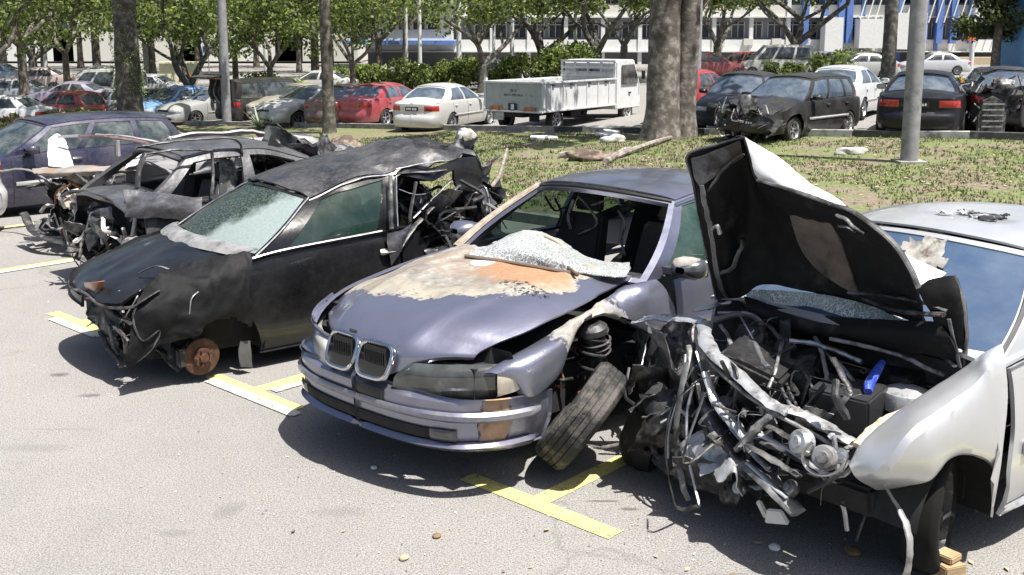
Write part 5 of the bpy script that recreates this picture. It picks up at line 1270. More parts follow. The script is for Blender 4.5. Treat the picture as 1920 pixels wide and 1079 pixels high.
    # trims: bright steel tubes standing in for edge highlights, and door handles
    for sg in (1, -1):
        P1 = dfm([g.side(sg, f, .965)+np.array([0, sg*.012, .002]) for f in np.linspace(0, .42, 22)]); b = MB(); b.tube(P1, .009, 6, 1); b.build('roof_rail_highlight', steel(), T)
        P1 = dfm([g.shield(sg*1.0, t)+np.array([.01, sg*.004, .012]) for t in np.linspace(0, 1, 14)]); b = MB(); b.tube(P1, .008, 6, 1); b.build('screen_highlight', steel(), T)
        P1 = dfm([g.side(sg, f, .02)+np.array([0, sg*.014, 0]) for f in np.linspace(-.02, .40, 22)]); b = MB(); b.tube(P1, .015, 6, 1, flat=.6); b.build('waist_line', steel(), T)
        add_piece(T, g, 'door_handle', steel(), g.uX(-.08), g.uX(-.22), .745, .765, sg, .024, .018, 6, 2)
    pieces(T, F, [('torn_roof_edge', steel(), .012, .5, 'y', [(742, 318, .60), (800, 306, .60), (860, 300, .60), (893, 302, .58)]),  # bright steel stands in for the highlight along the roof edge
                  ('torn_roof_edge', gry, .016, .5, 'y', [(745, 326, .62), (820, 322, .62), (880, 312, .60)]),
                  ('pillar_trim', steel(), .010, .6, 'y', [(743, 330, .66), (744, 380, .74), (746, 425, .80)]),
                  ('pillar_trim', gry, .018, .4, 'y', [(733, 330, .66), (733, 380, .75), (734, 430, .82)]),
                  # struts of the crushed tail
                  ('torn_door_frame', gry, .018, .4, 'y', [(868, 345, .6), (820, 385, .7), (785, 420, .78), (750, 470, .84)]),
                  ('torn_door_frame', steel(), .010, .5, 'y', [(850, 335, .6), (812, 372, .72), (775, 410, .8)]),
                  ('torn_door_frame', sm, .030, .3, 'y', [(860, 350, .62), (800, 400, .75), (755, 455, .84), (735, 490, .85)]),
                  ('torn_door_frame', steel(), .008, .6, 'y', [(748, 356, .66), (780, 366, .68), (810, 362, .64)])])
    ppatch('blue_black_door_scrap', F, T, [[(728, 440, .86), (728, 470, .88), (735, 500, .88)], [(755, 432, .85), (752, 455, .88), (745, 485, .88)], [(772, 420, .83), (765, 440, .86), (752, 470, .88)]], 'y', paint('blue_black', (.02, .02, .035), .4, .2), 14, 14, .006, .008, 6, 3)
    junk(T, F, (-.95, .55, .75), (.45, .35, .42), 60, 8, [gry, sm, sm, steel(), sooty(), pm, MAT['pale_pipe']], (.004, .018), (.12, .45))
    scraps(T, (-.95, .5, .70), (.45, .4, .40), 26, 9, [sm, pm, sm, gry, pm, MAT['blue_black']], (.14, .36))
    scraps(T, (-1.45, .1, 1.15), (.2, .5, .22), 10, 19, [sm, pm, gry], (.14, .34))
    return F
FC = black_hatch()

# ================================================================ the farther wrecks in the same row
def wreck_frame(a, v, dyaw=0, z=0): c = bay(a, v); return Frame(c[0], c[1], -2.314+dyaw, z)
def grey_wreck():
    F = wreck_frame(6.15, 1.62, -.08)
    T = thing('wrecked_saloon', 'dark grey wrecked saloon with open glassless door window and crushed nose', 'car', F.o, F.yaw)
    P = dict(L=4.3, W=1.70, xa=1.35, xb=-1.3, R=.34, sill=.18, zw=.28, doors=[.84, -.22, -1.15],
             zc=[(-2.15, .9), (-1.6, .98), (.7, .96), (1.02, .93), (1.6, .80), (2.0, .70), (2.15, .6)],
             zs=[(-2.15, .88), (-1.2, .92), (0, .88), (.7, .86), (1.1, .80), (1.8, .68), (2.15, .56)],
             xA=.86, xF=.30, xR=-1.1, xC=-1.72, yr=.60, zR=1.32, rc=.06, wins=[(.08, .41), (.47, .82)], wt=(.07, .88), xhood=1.0, floorx=.8, gap=.005)
    def dfm(V):
        V = np.array(V, float)
        for i, p in enumerate(V):
            k = .25+sstep(.5, 1.5, p[0])+sstep(-.4, -1.2, p[0])*.9
            V[i] = p+np.array([ridge(p, 2.2, 3)*.03-max(0, p[0]-1.1)*.35, ridge(p, 2.6, 9)*.03, ridge(p, 2.4, 12)*.028-max(0, p[0]-1.2)*.08])*k
            if p[2] > 1.2: V[i, 2] -= .14*sstep(-.4, -1.3, p[0])
        return V
    pm = paint('grey_wreck_paint', (.05, .05, .056), .45, .35, .38, dust=(.24, .235, .235), dents=.9)
    g, parts = car_shell(T, P, pm, .07, near=True, skip=('front_fender_l', 'front_fender_r', 'front_bumper', 'windshield_glass', 'side_glass_l', 'side_glass_r', 'rear_window_glass', 'hood'), dfm=dfm)
    gry = MAT['grey_scraped_metal']; sm = MAT['dark_torn_metal']; ash = MAT['ash_white_debris']
    pieces(T, F, [('door_frame', gry, .018, .6, 'y', [(272, 290, .70), (330, 282, .70), (398, 283, .70)]), ('door_frame', gry, .024, .6, 'y', [(398, 283, .70), (400, 330, .76), (398, 372, .82)]),
                  ('door_frame', sm, .03, .6, 'y', [(272, 290, .70), (262, 320, .76), (258, 355, .82)]), ('bent_roof_rail', pm, .026, .5, 'y', [(268, 275, .62), (350, 264, .62), (440, 262, .62), (455, 290, .62)])])
    ppatch('door_skin', F, T, [[(232, 358, .84), (238, 385, .88), (236, 408, .88)], [(300, 364, .85), (300, 390, .89), (298, 410, .88)], [(380, 372, .85), (380, 400, .89), (375, 418, .88)]], 'y', paint('door_wreck_paint', (.09, .09, .105), .6, .2, .32, dents=1.0), 20, 16, .01, .012, 5, 3, label='dented grey door skin')
    ppatch('white_cloth', F, T, [[(415, 300, .45), (412, 340, .5), (408, 380, .55)], [(435, 305, .45), (430, 340, .5), (428, 365, .5)], [(448, 330, .4), (446, 345, .45), (440, 360, .5)]], 'y', ash, 14, 14, .005, .02, 6, 3)
    b = MB(); b.lathe([(0, .03), (.05, .02), (.07, -.02)], 14, Matrix.Rotation(1.2, 3, 'Y'), F.at(250, 392, 'y', .6)); b.box(F.at(252, 396, 'y', .58), (.14, .12, .09)); b.build('broken_tail_lens', lamp_mats()['red'], T)
    scraps(T, F.at(262, 388, 'y', .55), (.1, .2, .08), 5, 6, [lens('lens_pinkish', (.55, .35, .36)), MAT['white_plastic'], gry], (.08, .18), 'lamp_shard')
    c = np.array([.98, .1, .50])
    junk(T, F, c, (.16, .65, .26), 40, 15, [gry, sm, steel(), MAT['pale_pipe'], MAT['white_plastic'], sooty()], (.005, .022), (.12, .4))
    scraps(T, c, (.16, .6, .25), 16, 16, [sm, gry, pm, sooty()], (.14, .36))
    scraps(T, (-1.2, .1, 1.15), (.5, .5, .12), 12, 26, [sm, gry, pm], (.2, .5))
    b = MB(); b.box((.82, 0, .45), (.2, 1.25, .5)); b.build('bulkhead', darkm(), T, bevel=.05)
    seats(T, (.0, -.9), None, -.04, .35, .5)
    scraps(T, (1.0, .6, .35), (.15, .3, .22), 10, 36, [sm, gry, pm, MAT['pale_pipe']], (.14, .34))
    for sx, sy in ((-1.3, 1), (-1.3, -1)): wheel(T, sx, sy*.68, .29, .18, sy, z=.29, rimcol=sooty())
grey_wreck()
def open_wreck():
    F = wreck_frame(8.45, 3.35, -.06)
    T = thing('wrecked_car', 'burnt wreck with brown flattened bonnet, gutted black nose and maroon roof rail', 'car', F.o, F.yaw)
    P = dict(L=4.2, W=1.68, xa=1.3, xb=-1.3, R=.33, sill=.18, zw=.28, doors=[.84, -.22, -1.15],
             zc=[(-2.1, .9), (-1.6, .95), (.7, .93), (1.02, .90), (1.6, .82), (2.0, .72), (2.1, .65)],
             zs=[(-2.1, .86), (-1.2, .88), (0, .82), (.7, .82), (1.1, .80), (1.8, .68), (2.1, .56)],
             xA=.86, xF=.35, xR=-1.1, xC=-1.6, yr=.60, zR=1.17, rc=.02, wins=[(.08, .43), (.47, .85)], wt=(.05, .84), xhood=1.0, floorx=1.2, gap=.005)
    def dfm(V):
        V = np.array(V, float)
        for i, p in enumerate(V): V[i] = p+np.array([ridge(p, 2.2, 5), ridge(p, 2.6, 19), ridge(p, 2.4, 22)])*.028
        return V
    pm = paint('wreck_silver', (.28, .27, .28), .4, .4, .4, dents=.8); maroon = paint('wreck_maroon', (.10, .02, .03), .3, .25, .35)
    g, parts = car_shell(T, P, pm, .08, near=True, skip=('front_fender_l', 'front_fender_r', 'front_bumper', 'windshield_glass', 'side_glass_l', 'side_glass_r', 'rear_window_glass', 'roof', 'rear_door_l', 'hood'), dfm=dfm, frame=pm)
    gry = MAT['grey_scraped_metal']; sm = MAT['dark_torn_metal']; ash = MAT['ash_white_debris']; wp = MAT['white_plastic']
    brn = mat('scorched_bonnet', (.26, .235, .21), .6, .2, var=.3, scale=5, dirt=(.34, .19, .10), dirt_at=.6, dirt_scale=4, bmp=.5, bscale=9)
    ppatch('bonnet', F, T, [[(62, 318, .86), (66, 326, .84), (84, 332, .80)], [(130, 312, .92), (140, 322, .90), (150, 332, .84)], [(205, 313, .92), (212, 322, .90), (222, 328, .84)], [(262, 316, .86), (262, 322, .84), (256, 328, .80)]], 'z', brn, 30, 14, .015, .014, 4, 4, label='flattened scorched brown bonnet')
    pieces(T, F, [('roof_rail', pm, .03, .5, 'z', [(112, 258, 1.18), (150, 256, 1.22)]), ('roof_rail', maroon, .03, .6, 'z', [(150, 256, 1.22), (200, 258, 1.22), (260, 266, 1.18), (300, 276, 1.12)]),
                  ('roof_rail', pm, .02, .6, 'z', [(180, 253, 1.24), (240, 257, 1.22), (300, 268, 1.15)]), ('wing_arc', pm, .02, .6, 'z', [(0, 322, .78), (40, 318, .82), (70, 326, .80), (92, 345, .70)])])
    ppatch('white_airbag', F, T, [[(92, 262, 1.10), (90, 290, 1.0), (92, 312, .92)], [(108, 252, 1.14), (112, 285, 1.02), (116, 315, .92)], [(122, 262, 1.10), (132, 290, 1.0), (140, 316, .90)]], 'z', mat('white_fabric', (.62, .61, .58), .9, var=.1), 16, 16, .01, .008, 5, 3, label='white airbag hanging in the door opening')
    b = MB(); b.box(F.at(219, 275, 'z', 1.05), (.05, .1, .26)); b.build('belt_pillar', pm, T, bevel=.01)
    ppatch('white_scrap_sheet', F, T, [[(236, 300, .95), (238, 318, .9)], [(255, 286, 1.0), (262, 310, .92)], [(268, 292, 1.0), (268, 315, .9)]], 'z', wp, 12, 12, .006, .02, 7, 3)
    ppatch('yellowed_cover', F, T, [[(112, 368, .62), (110, 380, .58), (122, 390, .54)], [(160, 358, .68), (170, 372, .64), (175, 388, .58)], [(200, 364, .66), (205, 378, .62), (195, 392, .56)]], 'z', mat('yellowed_plastic', (.36, .32, .24), .7, var=.3, scale=14, dirt=(.20, .15, .12), dirt_at=.55), 18, 14, .02, .01, 6, 5)
    b = MB(); b.box((1.55, .12, .48), (.7, 1.2, .46)); b.build('engine_bay', darkm(), T, bevel=.05)
    junk(T, F, (1.88, .32, .44), (.26, .75, .34), 90, 25, [gry, sm, steel(), MAT['pale_pipe'], MAT['white_plastic'], sooty(), rustm()], (.006, .030), (.12, .4))
    scraps(T, (1.85, .32, .44), (.26, .7, .3), 34, 26, [sm, gry, sooty(), sooty(), pm], (.14, .4))
    junk(T, F, (.1, .3, .92), (.8, .5, .14), 30, 28, [gry, steel(), MAT['pale_pipe'], ash], (.008, .03), (.2, .5), ('torn_strip', 'seat_frame'))
    pieces(T, F, [('fallen_strip', ash, .05, .3, 'z', [(52, 462, .04), (80, 456, .06), (98, 448, .1)]), ('front_lip', sooty(), .05, .4, 'z', [(45, 400, .4), (60, 430, .25), (85, 448, .18), (150, 462, .12), (215, 470, .1)])])
    for sx, sy in ((1.3, 1), (1.3, -1), (-1.3, 1), (-1.3, -1)): wheel(T, sx, sy*.66, .29, .18, sy, z=.29, rimcol=sooty())
open_wreck()
# ================================================================ whole cars: one parametric builder, many kinds
KIND = dict(
    saloon=dict(L=4.4, W=1.70, xa=1.32, xb=-1.25, R=.34, doors=[.80, -.28, -1.2],
                zc=[(-2.2, .92), (-2.0, .99), (-1.5, 1.01), (.7, .98), (1.05, .96), (1.8, .83), (2.05, .74), (2.2, .64)],
                zs=[(-2.2, .88), (-1.5, .93), (0, .92), (.7, .90), (1.2, .85), (1.8, .74), (2.05, .68), (2.2, .60)],
                xA=.84, xF=.12, xR=-1.02, xC=-1.62, yr=.57, zR=1.35, wins=[(.07, .45), (.50, .84)]),
    hatch=dict(L=3.8, W=1.65, xa=1.2, xb=-1.2, R=.33, doors=[.75, -.30, -1.2],
               zc=[(-1.9, .88), (-1.75, .94), (.7, .98), (1.0, .95), (1.55, .82), (1.8, .70), (1.9, .62)],
               zs=[(-1.9, .86), (-1.2, .94), (0, .92), (.7, .89), (1.2, .82), (1.6, .72), (1.9, .58)],
               xA=.82, xF=.15, xR=-1.45, xC=-1.80, yr=.57, zR=1.41, wins=[(.06, .40), (.45, .86)]),
    wagon=dict(L=4.4, W=1.70, xa=1.32, xb=-1.25, R=.34, doors=[.80, -.28, -1.2],
               zc=[(-2.2, .90), (-2.05, .96), (.7, .98), (1.05, .96), (1.8, .83), (2.05, .74), (2.2, .64)],
               zs=[(-2.2, .88), (-1.5, .93), (0, .92), (.7, .90), (1.2, .85), (1.8, .74), (2.05, .68), (2.2, .60)],
               xA=.84, xF=.15, xR=-1.75, xC=-2.06, yr=.58, zR=1.42, wins=[(.06, .34), (.38, .66), (.70, .93)]),
    van=dict(L=4.4, W=1.72, xa=1.45, xb=-1.25, R=.33, doors=[1.0, -.05, -1.2], side=[(0, 0), (.3, .03), (.6, .035), (1, 0)],
             zc=[(-2.2, .95), (-2.1, 1.0), (.9, 1.08), (1.5, 1.0), (2.0, .85), (2.2, .70)], zs=[(-2.2, .93), (0, 1.0), (1.0, .99), (1.6, .9), (2.0, .78), (2.2, .62)],
             xA=1.45, xF=.70, xR=-2.0, xC=-2.12, yr=.64, zR=1.82, wins=[(.06, .30), (.34, .64), (.68, .94)]))
for k_, v_ in KIND.items():
    v_.setdefault('rc', .055); v_.setdefault('sill', .2); v_.setdefault('zw', .29); v_.setdefault('zbump', .53)
PLATES = ['WFK 2718', 'BCE 5012', 'JHM 846', 'PDA 3391', 'WKT 6105']
def park_car(name, label, x, y, yaw, kind='saloon', col=(.5, .5, .5), metal=.5, res=.09, group=None, dfm=None, glc=None, dusty=.15, skip=(), rough=.28, plates=None, small=False, lightbody=None, cat='car', extra=None, z=0):
    T = thing(name, label, cat, (x, y, z), yaw, group)
    P = dict(KIND[kind]); P.update(extra or {})
    pm = paint('car_paint_%s' % '_'.join('%02d' % int(c*99) for c in col), col, metal, dusty, rough, dust=(.11, .105, .10) if max(col) < .04 else (.42, .40, .37), coat=.3 if max(col) < .04 else .7, spec=.3 if max(col) < .04 else .5)
    gl = glc or glass('parked_glass', (.02, .026, .03), .94, dusty=.12)
    g, parts = car_shell(T, P, pm, res, near=False, gl=gl, dfm=dfm, skip=skip)
    Lm = lamp_mats(); xf, xr = g.xf, g.xr
    for sg in (1, -1):
        if 'lamps' not in skip:
            add_piece(T, g, 'headlight', Lm['head'], g.uY(.36), g.uX(xf-.30), .565, .665, sg, .012, .012, 8, 3, dfm)
        if kind in ('hatch', 'wagon', 'van') : add_piece(T, g, 'tail_light', Lm['red'], g.uY(.52, True), g.uX(xr+.22), .66, .86, sg, .012, .012, 7, 3, dfm)
        else: add_piece(T, g, 'tail_light', Lm['red'], g.uY(.40, True), g.uX(xr+.28), .68, .83, sg, .012, .012, 8, 3, dfm)
        if not small:
            add_piece(T, g, 'side_moulding', MAT.get('grey_moulding', plastic()), g.uX(P['doors'][0]-.03), g.uX(P['doors'][-1]+.05), .50, .55, sg, .012, .012, 14, 2, dfm)
            for k, xd in enumerate(P['doors']): add_piece(T, g, 'door_gap', darkm(), g.uX(xd+.006), g.uX(xd-.006), .24, g.wallz(g.uX(xd))-.02, sg, .002, .003, 1, 6, dfm)
            for xd in P['doors'][1:]: add_piece(T, g, 'door_handle', pm, g.uX(xd+.22), g.uX(xd+.08), .79, .82, sg, .022, .015, 3, 2, dfm)
            mirror(T, g, pm, None, sg, dfm)
    if 'front_trim' not in skip:
        for sg in (1, -1):
            add_piece(T, g, 'grille', plastic(), 0, g.uY(.34), .575, .65, sg, .008, .008, 4, 2, dfm)
            add_piece(T, g, 'lower_intake', plastic(), 0, g.uY(.5), .27, .34, sg, .006, .008, 4, 2, dfm)
    wr = [] if 'wheels' in skip else [(P['xa'], 1), (P['xa'], -1), (P['xb'], 1), (P['xb'], -1)]
    for wx, sg in wr: wheel(T, wx, sg*(P['W']/2-.115), .30, .19, sg, n=20 if small else 26, spokes=random.Random(name+str(x)).choice((5, 6, 7)), z=.30)
    if plates is not None:
        py = g.wall(0.0, .46); plate(T, (py[0]+.012, 0, .44), (0, 0, math.pi/2), plates)
        q = g.wall(g.len, .62 if kind != 'saloon' else .74); plate(T, (q[0]-.012, 0, .62 if kind != 'saloon' else .74), (0, 0, -math.pi/2), plates)
    return T, g
# ================================================================ verge, kerb
PRE = set(bpy.data.objects)
def P2(px, py, z=0):
    p = gz(px, py, z)
    for _ in range(30): p = .5*p+.5*gz(px, py, z+ZT(p[0], p[1]))
    return p[:2]
FAR = [P2(326, 240), P2(560, 245), P2(800, 251), P2(1040, 256), P2(1320, 262), P2(1500, 265), P2(1700, 269), P2(1940, 275)]
FAR.append(FAR[-1]+(FAR[-1]-FAR[-2])*2.5)
V0 = 6.4
NEARL = [bay(a, V0) for a in (9.6, 5, 0, -6, -12, -17)]
def verge():
    m, nt, b = newmat('verge_turf'); f = noise_fac(nt, 1.0, 8, .6); f2 = noise_fac(nt, 9, 5, .7); tc, s = pos_nodes(nt)
    g = ramp(nt, f2, [(.3, (.085, .11, .035)), (.6, (.155, .18, .065)), (.8, (.235, .235, .11))])
    soil = ramp(nt, f2, [(.3, (.10, .075, .05)), (.7, (.27, .22, .165))])
    c = mix(nt, ramp(nt, f, [(.44, 0.), (.56, .9)]), g, soil)
    nt.links.new(c, b.inputs['Base Color']); b.inputs['Roughness'].default_value = .95; bump(nt, b, f2, .8, .04)
    poly = [tuple(p) for p in FAR]+[tuple(p) for p in NEARL[::-1]]
    n = len(poly)
    bm = bmesh.new(); top = [bm.verts.new((x, y, .11)) for x, y in poly]; bot = [bm.verts.new((x, y, -.05)) for x, y in poly]
    bm.faces.new(top); 
    for i in range(n): bm.faces.new((top[i], top[(i+1) % n], bot[(i+1) % n], bot[i]))
    bmesh.ops.recalc_face_normals(bm, faces=bm.faces[:]); bmesh.ops.triangulate(bm, faces=[f for f in bm.faces if len(f.verts) > 4])
    for k in range(3): bmesh.ops.subdivide_edges(bm, edges=[e for e in bm.edges if e.calc_length() > 1.6], cuts=1, use_grid_fill=False); bmesh.ops.triangulate(bm, faces=bm.faces[:])
    me = bpy.data.meshes.new('grass_verge'); bm.to_mesh(me); bm.free(); me.materials.append(m)
    o = bpy.data.objects.new('grass_verge', me); COL.objects.link(o); tag(o, kind='structure')
    return poly
VP = verge()
def inside(x, y, poly=VP):
    c = False; n = len(poly)
    for i in range(n):
        x1, y1 = poly[i]; x2, y2 = poly[(i+1) % n]
        if (y1 > y) != (y2 > y) and x < (x2-x1)*(y-y1)/(y2-y1)+x1: c = not c
    return c
def grass():
    rnd = random.Random(3); b = MB(); V = []; F = []; mi = []
    n = 0
    while n < 15000:
        y = 9+20*rnd.random()**.8; x = -10+ (y*.55+11)*rnd.random()
        if abs(x) > y*.56 or not inside(x, y): continue
        q = mnoise.noise(Vector((x*.55, y*.55, 0)))+.5*mnoise.noise(Vector((x*1.7, y*1.7, 3)))
        if q > .16 and rnd.random() < .93: continue
        n += 1; k0 = rnd.choice((0, 0, 1, 1, 2)); hh = rnd.uniform(.02, .06)*(1.7 if rnd.random() < .04 else 1)
        for _ in range(3):
            a = rnd.uniform(0, 6.28); w_ = rnd.uniform(.008, .02); dx, dy = math.cos(a)*w_, math.sin(a)*w_; ox, oy = rnd.uniform(-.05, .05), rnd.uniform(-.05, .05)
            l = len(V); V += [(x+ox-dx, y+oy-dy, .105), (x+ox+dx, y+oy+dy, .105), (x+ox+rnd.uniform(-.03, .03), y+oy+rnd.uniform(-.03, .03), .11+hh)]; F.append((l, l+1, l+2)); mi.append(k0)
    b.add(V, F); b.m = mi
    ms = [mat('grass_a', (.115, .15, .045), .85, var=.3, scale=3), mat('grass_b', (.17, .20, .075), .85, var=.3, scale=3), mat('grass_c', (.26, .235, .13), .85, var=.3, scale=3)]
    tag(b.build('grass', ms, smooth=False), kind='stuff')
grass()
def leaves():
    """dry leaves and crumbs lying about"""
    rnd = random.Random(8); V = []; F = []; mi = []
    def leaf(x, y, z, s, k):
        a = rnd.uniform(0, 6.28); c, d = math.cos(a)*s, math.sin(a)*s; l = len(V)
        V.extend([(x-c, y-d, z), (x-d*.5, y+c*.5, z+s*.3*rnd.random()), (x+c, y+d, z+s*.4*rnd.random()), (x+d*.5, y-c*.5, z)]); F.append((l, l+1, l+2, l+3)); mi.append(k)
    for _ in range(1300):
        y = 10+17*rnd.random(); x = rnd.uniform(-.5, .52)*y
        if inside(x, y): leaf(x, y, .125, rnd.uniform(.02, .07), rnd.choice((0, 1, 2)))
    for cx, cy, sx, n in ((7.0, 16.6, 1.6, 350), (1.6, 19.5, 2.2, 300), (2.0, 3.9, .9, 60), (1.2, 5.0, 1.2, 50), (1.5, 3.2, .6, 40)):
        for _ in range(n):
            x, y = rnd.gauss(cx, sx), rnd.gauss(cy, sx*.55)
            leaf(x, y, .125 if inside(x, y) else .008, rnd.uniform(.015, .05)*(1 if y > 9 else .55), rnd.choice((0, 1, 1, 2)))
    for _ in range(260):
        y = 2.6+9*rnd.random(); x = rnd.uniform(-.5, .5)*y; leaf(x, y, .006, rnd.uniform(.004, .013), rnd.choice((0, 1, 3)))
    for cx, cy, sx, n in ((-.9, 5.3, .5, 70), (-2.7, 7.2, .6, 90), (1.0, 4.6, .7, 160), (-4.9, 11.2, .9, 120), (.2, 5.0, .5, 70)):
        for _ in range(n): leaf(rnd.gauss(cx, sx), rnd.gauss(cy, sx*.5), .006, rnd.uniform(.003, .009), rnd.choice((3, 3, 2, 1)))
    b = MB(); b.add(V, F); b.m = mi
    ms = [mat('dry_leaf', (.20, .13, .07), .8), mat('dry_leaf_pale', (.38, .30, .20), .8), mat('leaf_dark', (.07, .055, .04), .8), mat('crumb_white', (.62, .61, .58), .7)]
    tag(b.build('fallen_leaves', ms, smooth=False), kind='stuff')
leaves()
def kerb():
    w1 = mat('kerb_white', (.42, .42, .40), .8, dirt=(.16, .15, .14), dirt_at=.52, dirt_scale=4); b1 = mat('kerb_black', (.05, .05, .05), .8, dirt=(.16, .15, .14), dirt_at=.6, dirt_scale=4); g1 = mat('kerb_grey', (.27, .26, .25), .85, dirt=(.12, .11, .10), dirt_at=.55, dirt_scale=4)
    b = MB(); k = 0
    for i in range(len(FAR)-1):
        p, q = np.array(FAR[i]), np.array(FAR[i+1]); L_ = np.linalg.norm(q-p); d = (q-p)/L_; nrm = np.array([-d[1], d[0]]); n = max(1, int(L_/.9)); s = L_/n
        for j in range(n):
            c = p+d*(s*(j+.5))+nrm*.075; k += 1
            b.box((c[0], c[1], .12), (s-.012, .15, .28), rz=math.atan2(d[1], d[0]), mi=(0 if k % 2 else 1) if i >= 3 else 2)
    tag(b.build('kerb', [w1, b1, g1], smooth=False), kind='structure')
    b = MB()
    for i in range(len(NEARL)-1):
        p, q = np.array(NEARL[i]), np.array(NEARL[i+1]); L_ = np.linalg.norm(q-p); d = (q-p)/L_; nrm = np.array([-d[1], d[0]]); n = max(1, int(L_/.9)); s = L_/n
        for j in range(n):
            c = p+d*(s*(j+.5))+nrm*(.075 if np.dot(nrm, VX) < 0 else -.075); b.box((c[0], c[1], .055), (s-.012, .15, .15), rz=math.atan2(d[1], d[0]))
    tag(b.build('kerb', g1, smooth=False), kind='structure')
kerb()
# ================================================================ trees
def bark(name='bark', c=(.10, .085, .07)):
    m = mat(name, c, .95, var=.45, scale=5, dirt=tuple(min(1, x*2.1+.03) for x in c), dirt_at=.56, dirt_scale=5, bmp=1., bscale=14); return m
def leafmats():
    out = []
    for i, c in enumerate(((.085, .115, .032), (.155, .20, .055), (.27, .32, .11), (.038, .05, .02))):
        n_ = 'leaf_%d' % i
        if n_ not in MAT:
            m, nt, b = newmat(n_); b.inputs['Base Color'].default_value = c+(1,); b.inputs['Roughness'].default_value = .6
            tl = nt.nodes.new('ShaderNodeBsdfTranslucent'); tl.inputs[0].default_value = (c[0]*1.6, c[1]*1.7, c[2]*1.1, 1); ms = nt.nodes.new('ShaderNodeMixShader'); ms.inputs[0].default_value = .45
            nt.links.new(b.outputs[0], ms.inputs[1]); nt.links.new(tl.outputs[0], ms.inputs[2]); nt.links.new(ms.outputs[0], nt.nodes['Material Output'].inputs['Surface']); MAT[n_] = m
        out.append(MAT[n_])
    return out
def leafcloud(rnd, centres, n, size, spread):
    V = []; F = []; mi = []; per = max(1, n//len(centres))
    for (cx, cy, cz, cr_) in centres:
        for _ in range(per):
            u = np.array([rnd.gauss(0, 1) for _ in range(3)]); u /= np.linalg.norm(u)+1e-9; r_ = cr_*rnd.random()**.45
            p = np.array([cx, cy, cz])+u*r_*np.array([1, 1, .62]); a = np.array([rnd.gauss(0, 1) for _ in range(3)]); a /= np.linalg.norm(a)
            b_ = np.cross(a, [rnd.gauss(0, 1) for _ in range(3)]); b_ /= np.linalg.norm(b_)+1e-9; s = size*rnd.uniform(.5, 1.3)
            l = len(V); V += [tuple(p-a*s), tuple(p+b_*s*.55), tuple(p+a*s), tuple(p-b_*s*.55)]; F.append((l, l+1, l+2, l+3))
            mi.append(rnd.choice((0, 0, 0, 1, 1, 2, 3, 3)))
    b = MB(); b.add(V, F); b.m = mi; return b
def tree_proto(name, seed, h=9, r=.22, crown_z=4.2, spread=4.2, nleaf=5200, fork=2.6, lsize=.16, nl=4, cat='tree', label='x', group=None, barkc=(.10, .085, .07), lean=(0, 0)):
    rnd = random.Random(seed); T = thing(name, label, cat, group=group); tb = MB(); tips = []
    F0 = np.array([lean[0]*fork, lean[1]*fork, fork])
    tb.tube([(0, 0, -.05), (lean[0]*fork*.3, lean[1]*fork*.3, fork*.35), F0], [r*1.35, r, r*.88], 12, 6)
    def limb(p, d, l, rr, depth):
        d = d/np.linalg.norm(d); q1 = p+d*l*.5+np.array([rnd.gauss(0, .08), rnd.gauss(0, .08), 0])*l; q2 = p+d*l+np.array([rnd.gauss(0, .12), rnd.gauss(0, .12), .04])*l
        tb.tube([p, q1, q2], [rr, rr*.8, rr*.58], 8 if depth == 0 else 5, 4)
        if depth >= 2 or rr < .02: tips.append((q2, rr)); return
        if depth == 1: tips.append((q1, rr))
        for _ in range(rnd.choice((2, 3))):
            limb(q2 if rnd.random() < .7 else q1, d+np.array([rnd.gauss(0, .55), rnd.gauss(0, .55), rnd.gauss(.05, .3)]), l*rnd.uniform(.6, .8), rr*.58, depth+1)
    for k in range(nl):
        a = 2*math.pi*(k+rnd.random()*.5)/nl; limb(F0, np.array([math.cos(a)*.8, math.sin(a)*.8, rnd.uniform(.7, 1.3)]), (h-fork)*.36, r*.62, 0)
    tb.build('trunk', bark('bark_%d' % (int(barkc[0]*100)), barkc), T)
    cs = [(t[0][0], t[0][1], max(t[0][2], crown_z), rnd.uniform(.7, 1.5)) for t in tips]
    for _ in range(26): a = rnd.uniform(0, 6.28); q = spread*rnd.random()**.5; cs.append((math.cos(a)*q, math.sin(a)*q, crown_z+rnd.uniform(0, h-crown_z), rnd.uniform(.8, 1.6)))
    leafcloud(rnd, cs, nleaf, lsize, spread).build('crown', leafmats(), T, smooth=False)
    return T
def dup(root, loc, rz=0, sc=1, label=None):
    r_ = root.copy(); COL.objects.link(r_); r_.location = loc; r_.rotation_euler = (0, 0, rz); r_.scale = (sc,)*3
    if label: r_['label'] = label
    for ch in list(root.children):
        c = ch.copy(); COL.objects.link(c); c.parent = r_
        for g2 in ch.children: d = g2.copy(); COL.objects.link(d); d.parent = c
    return r_
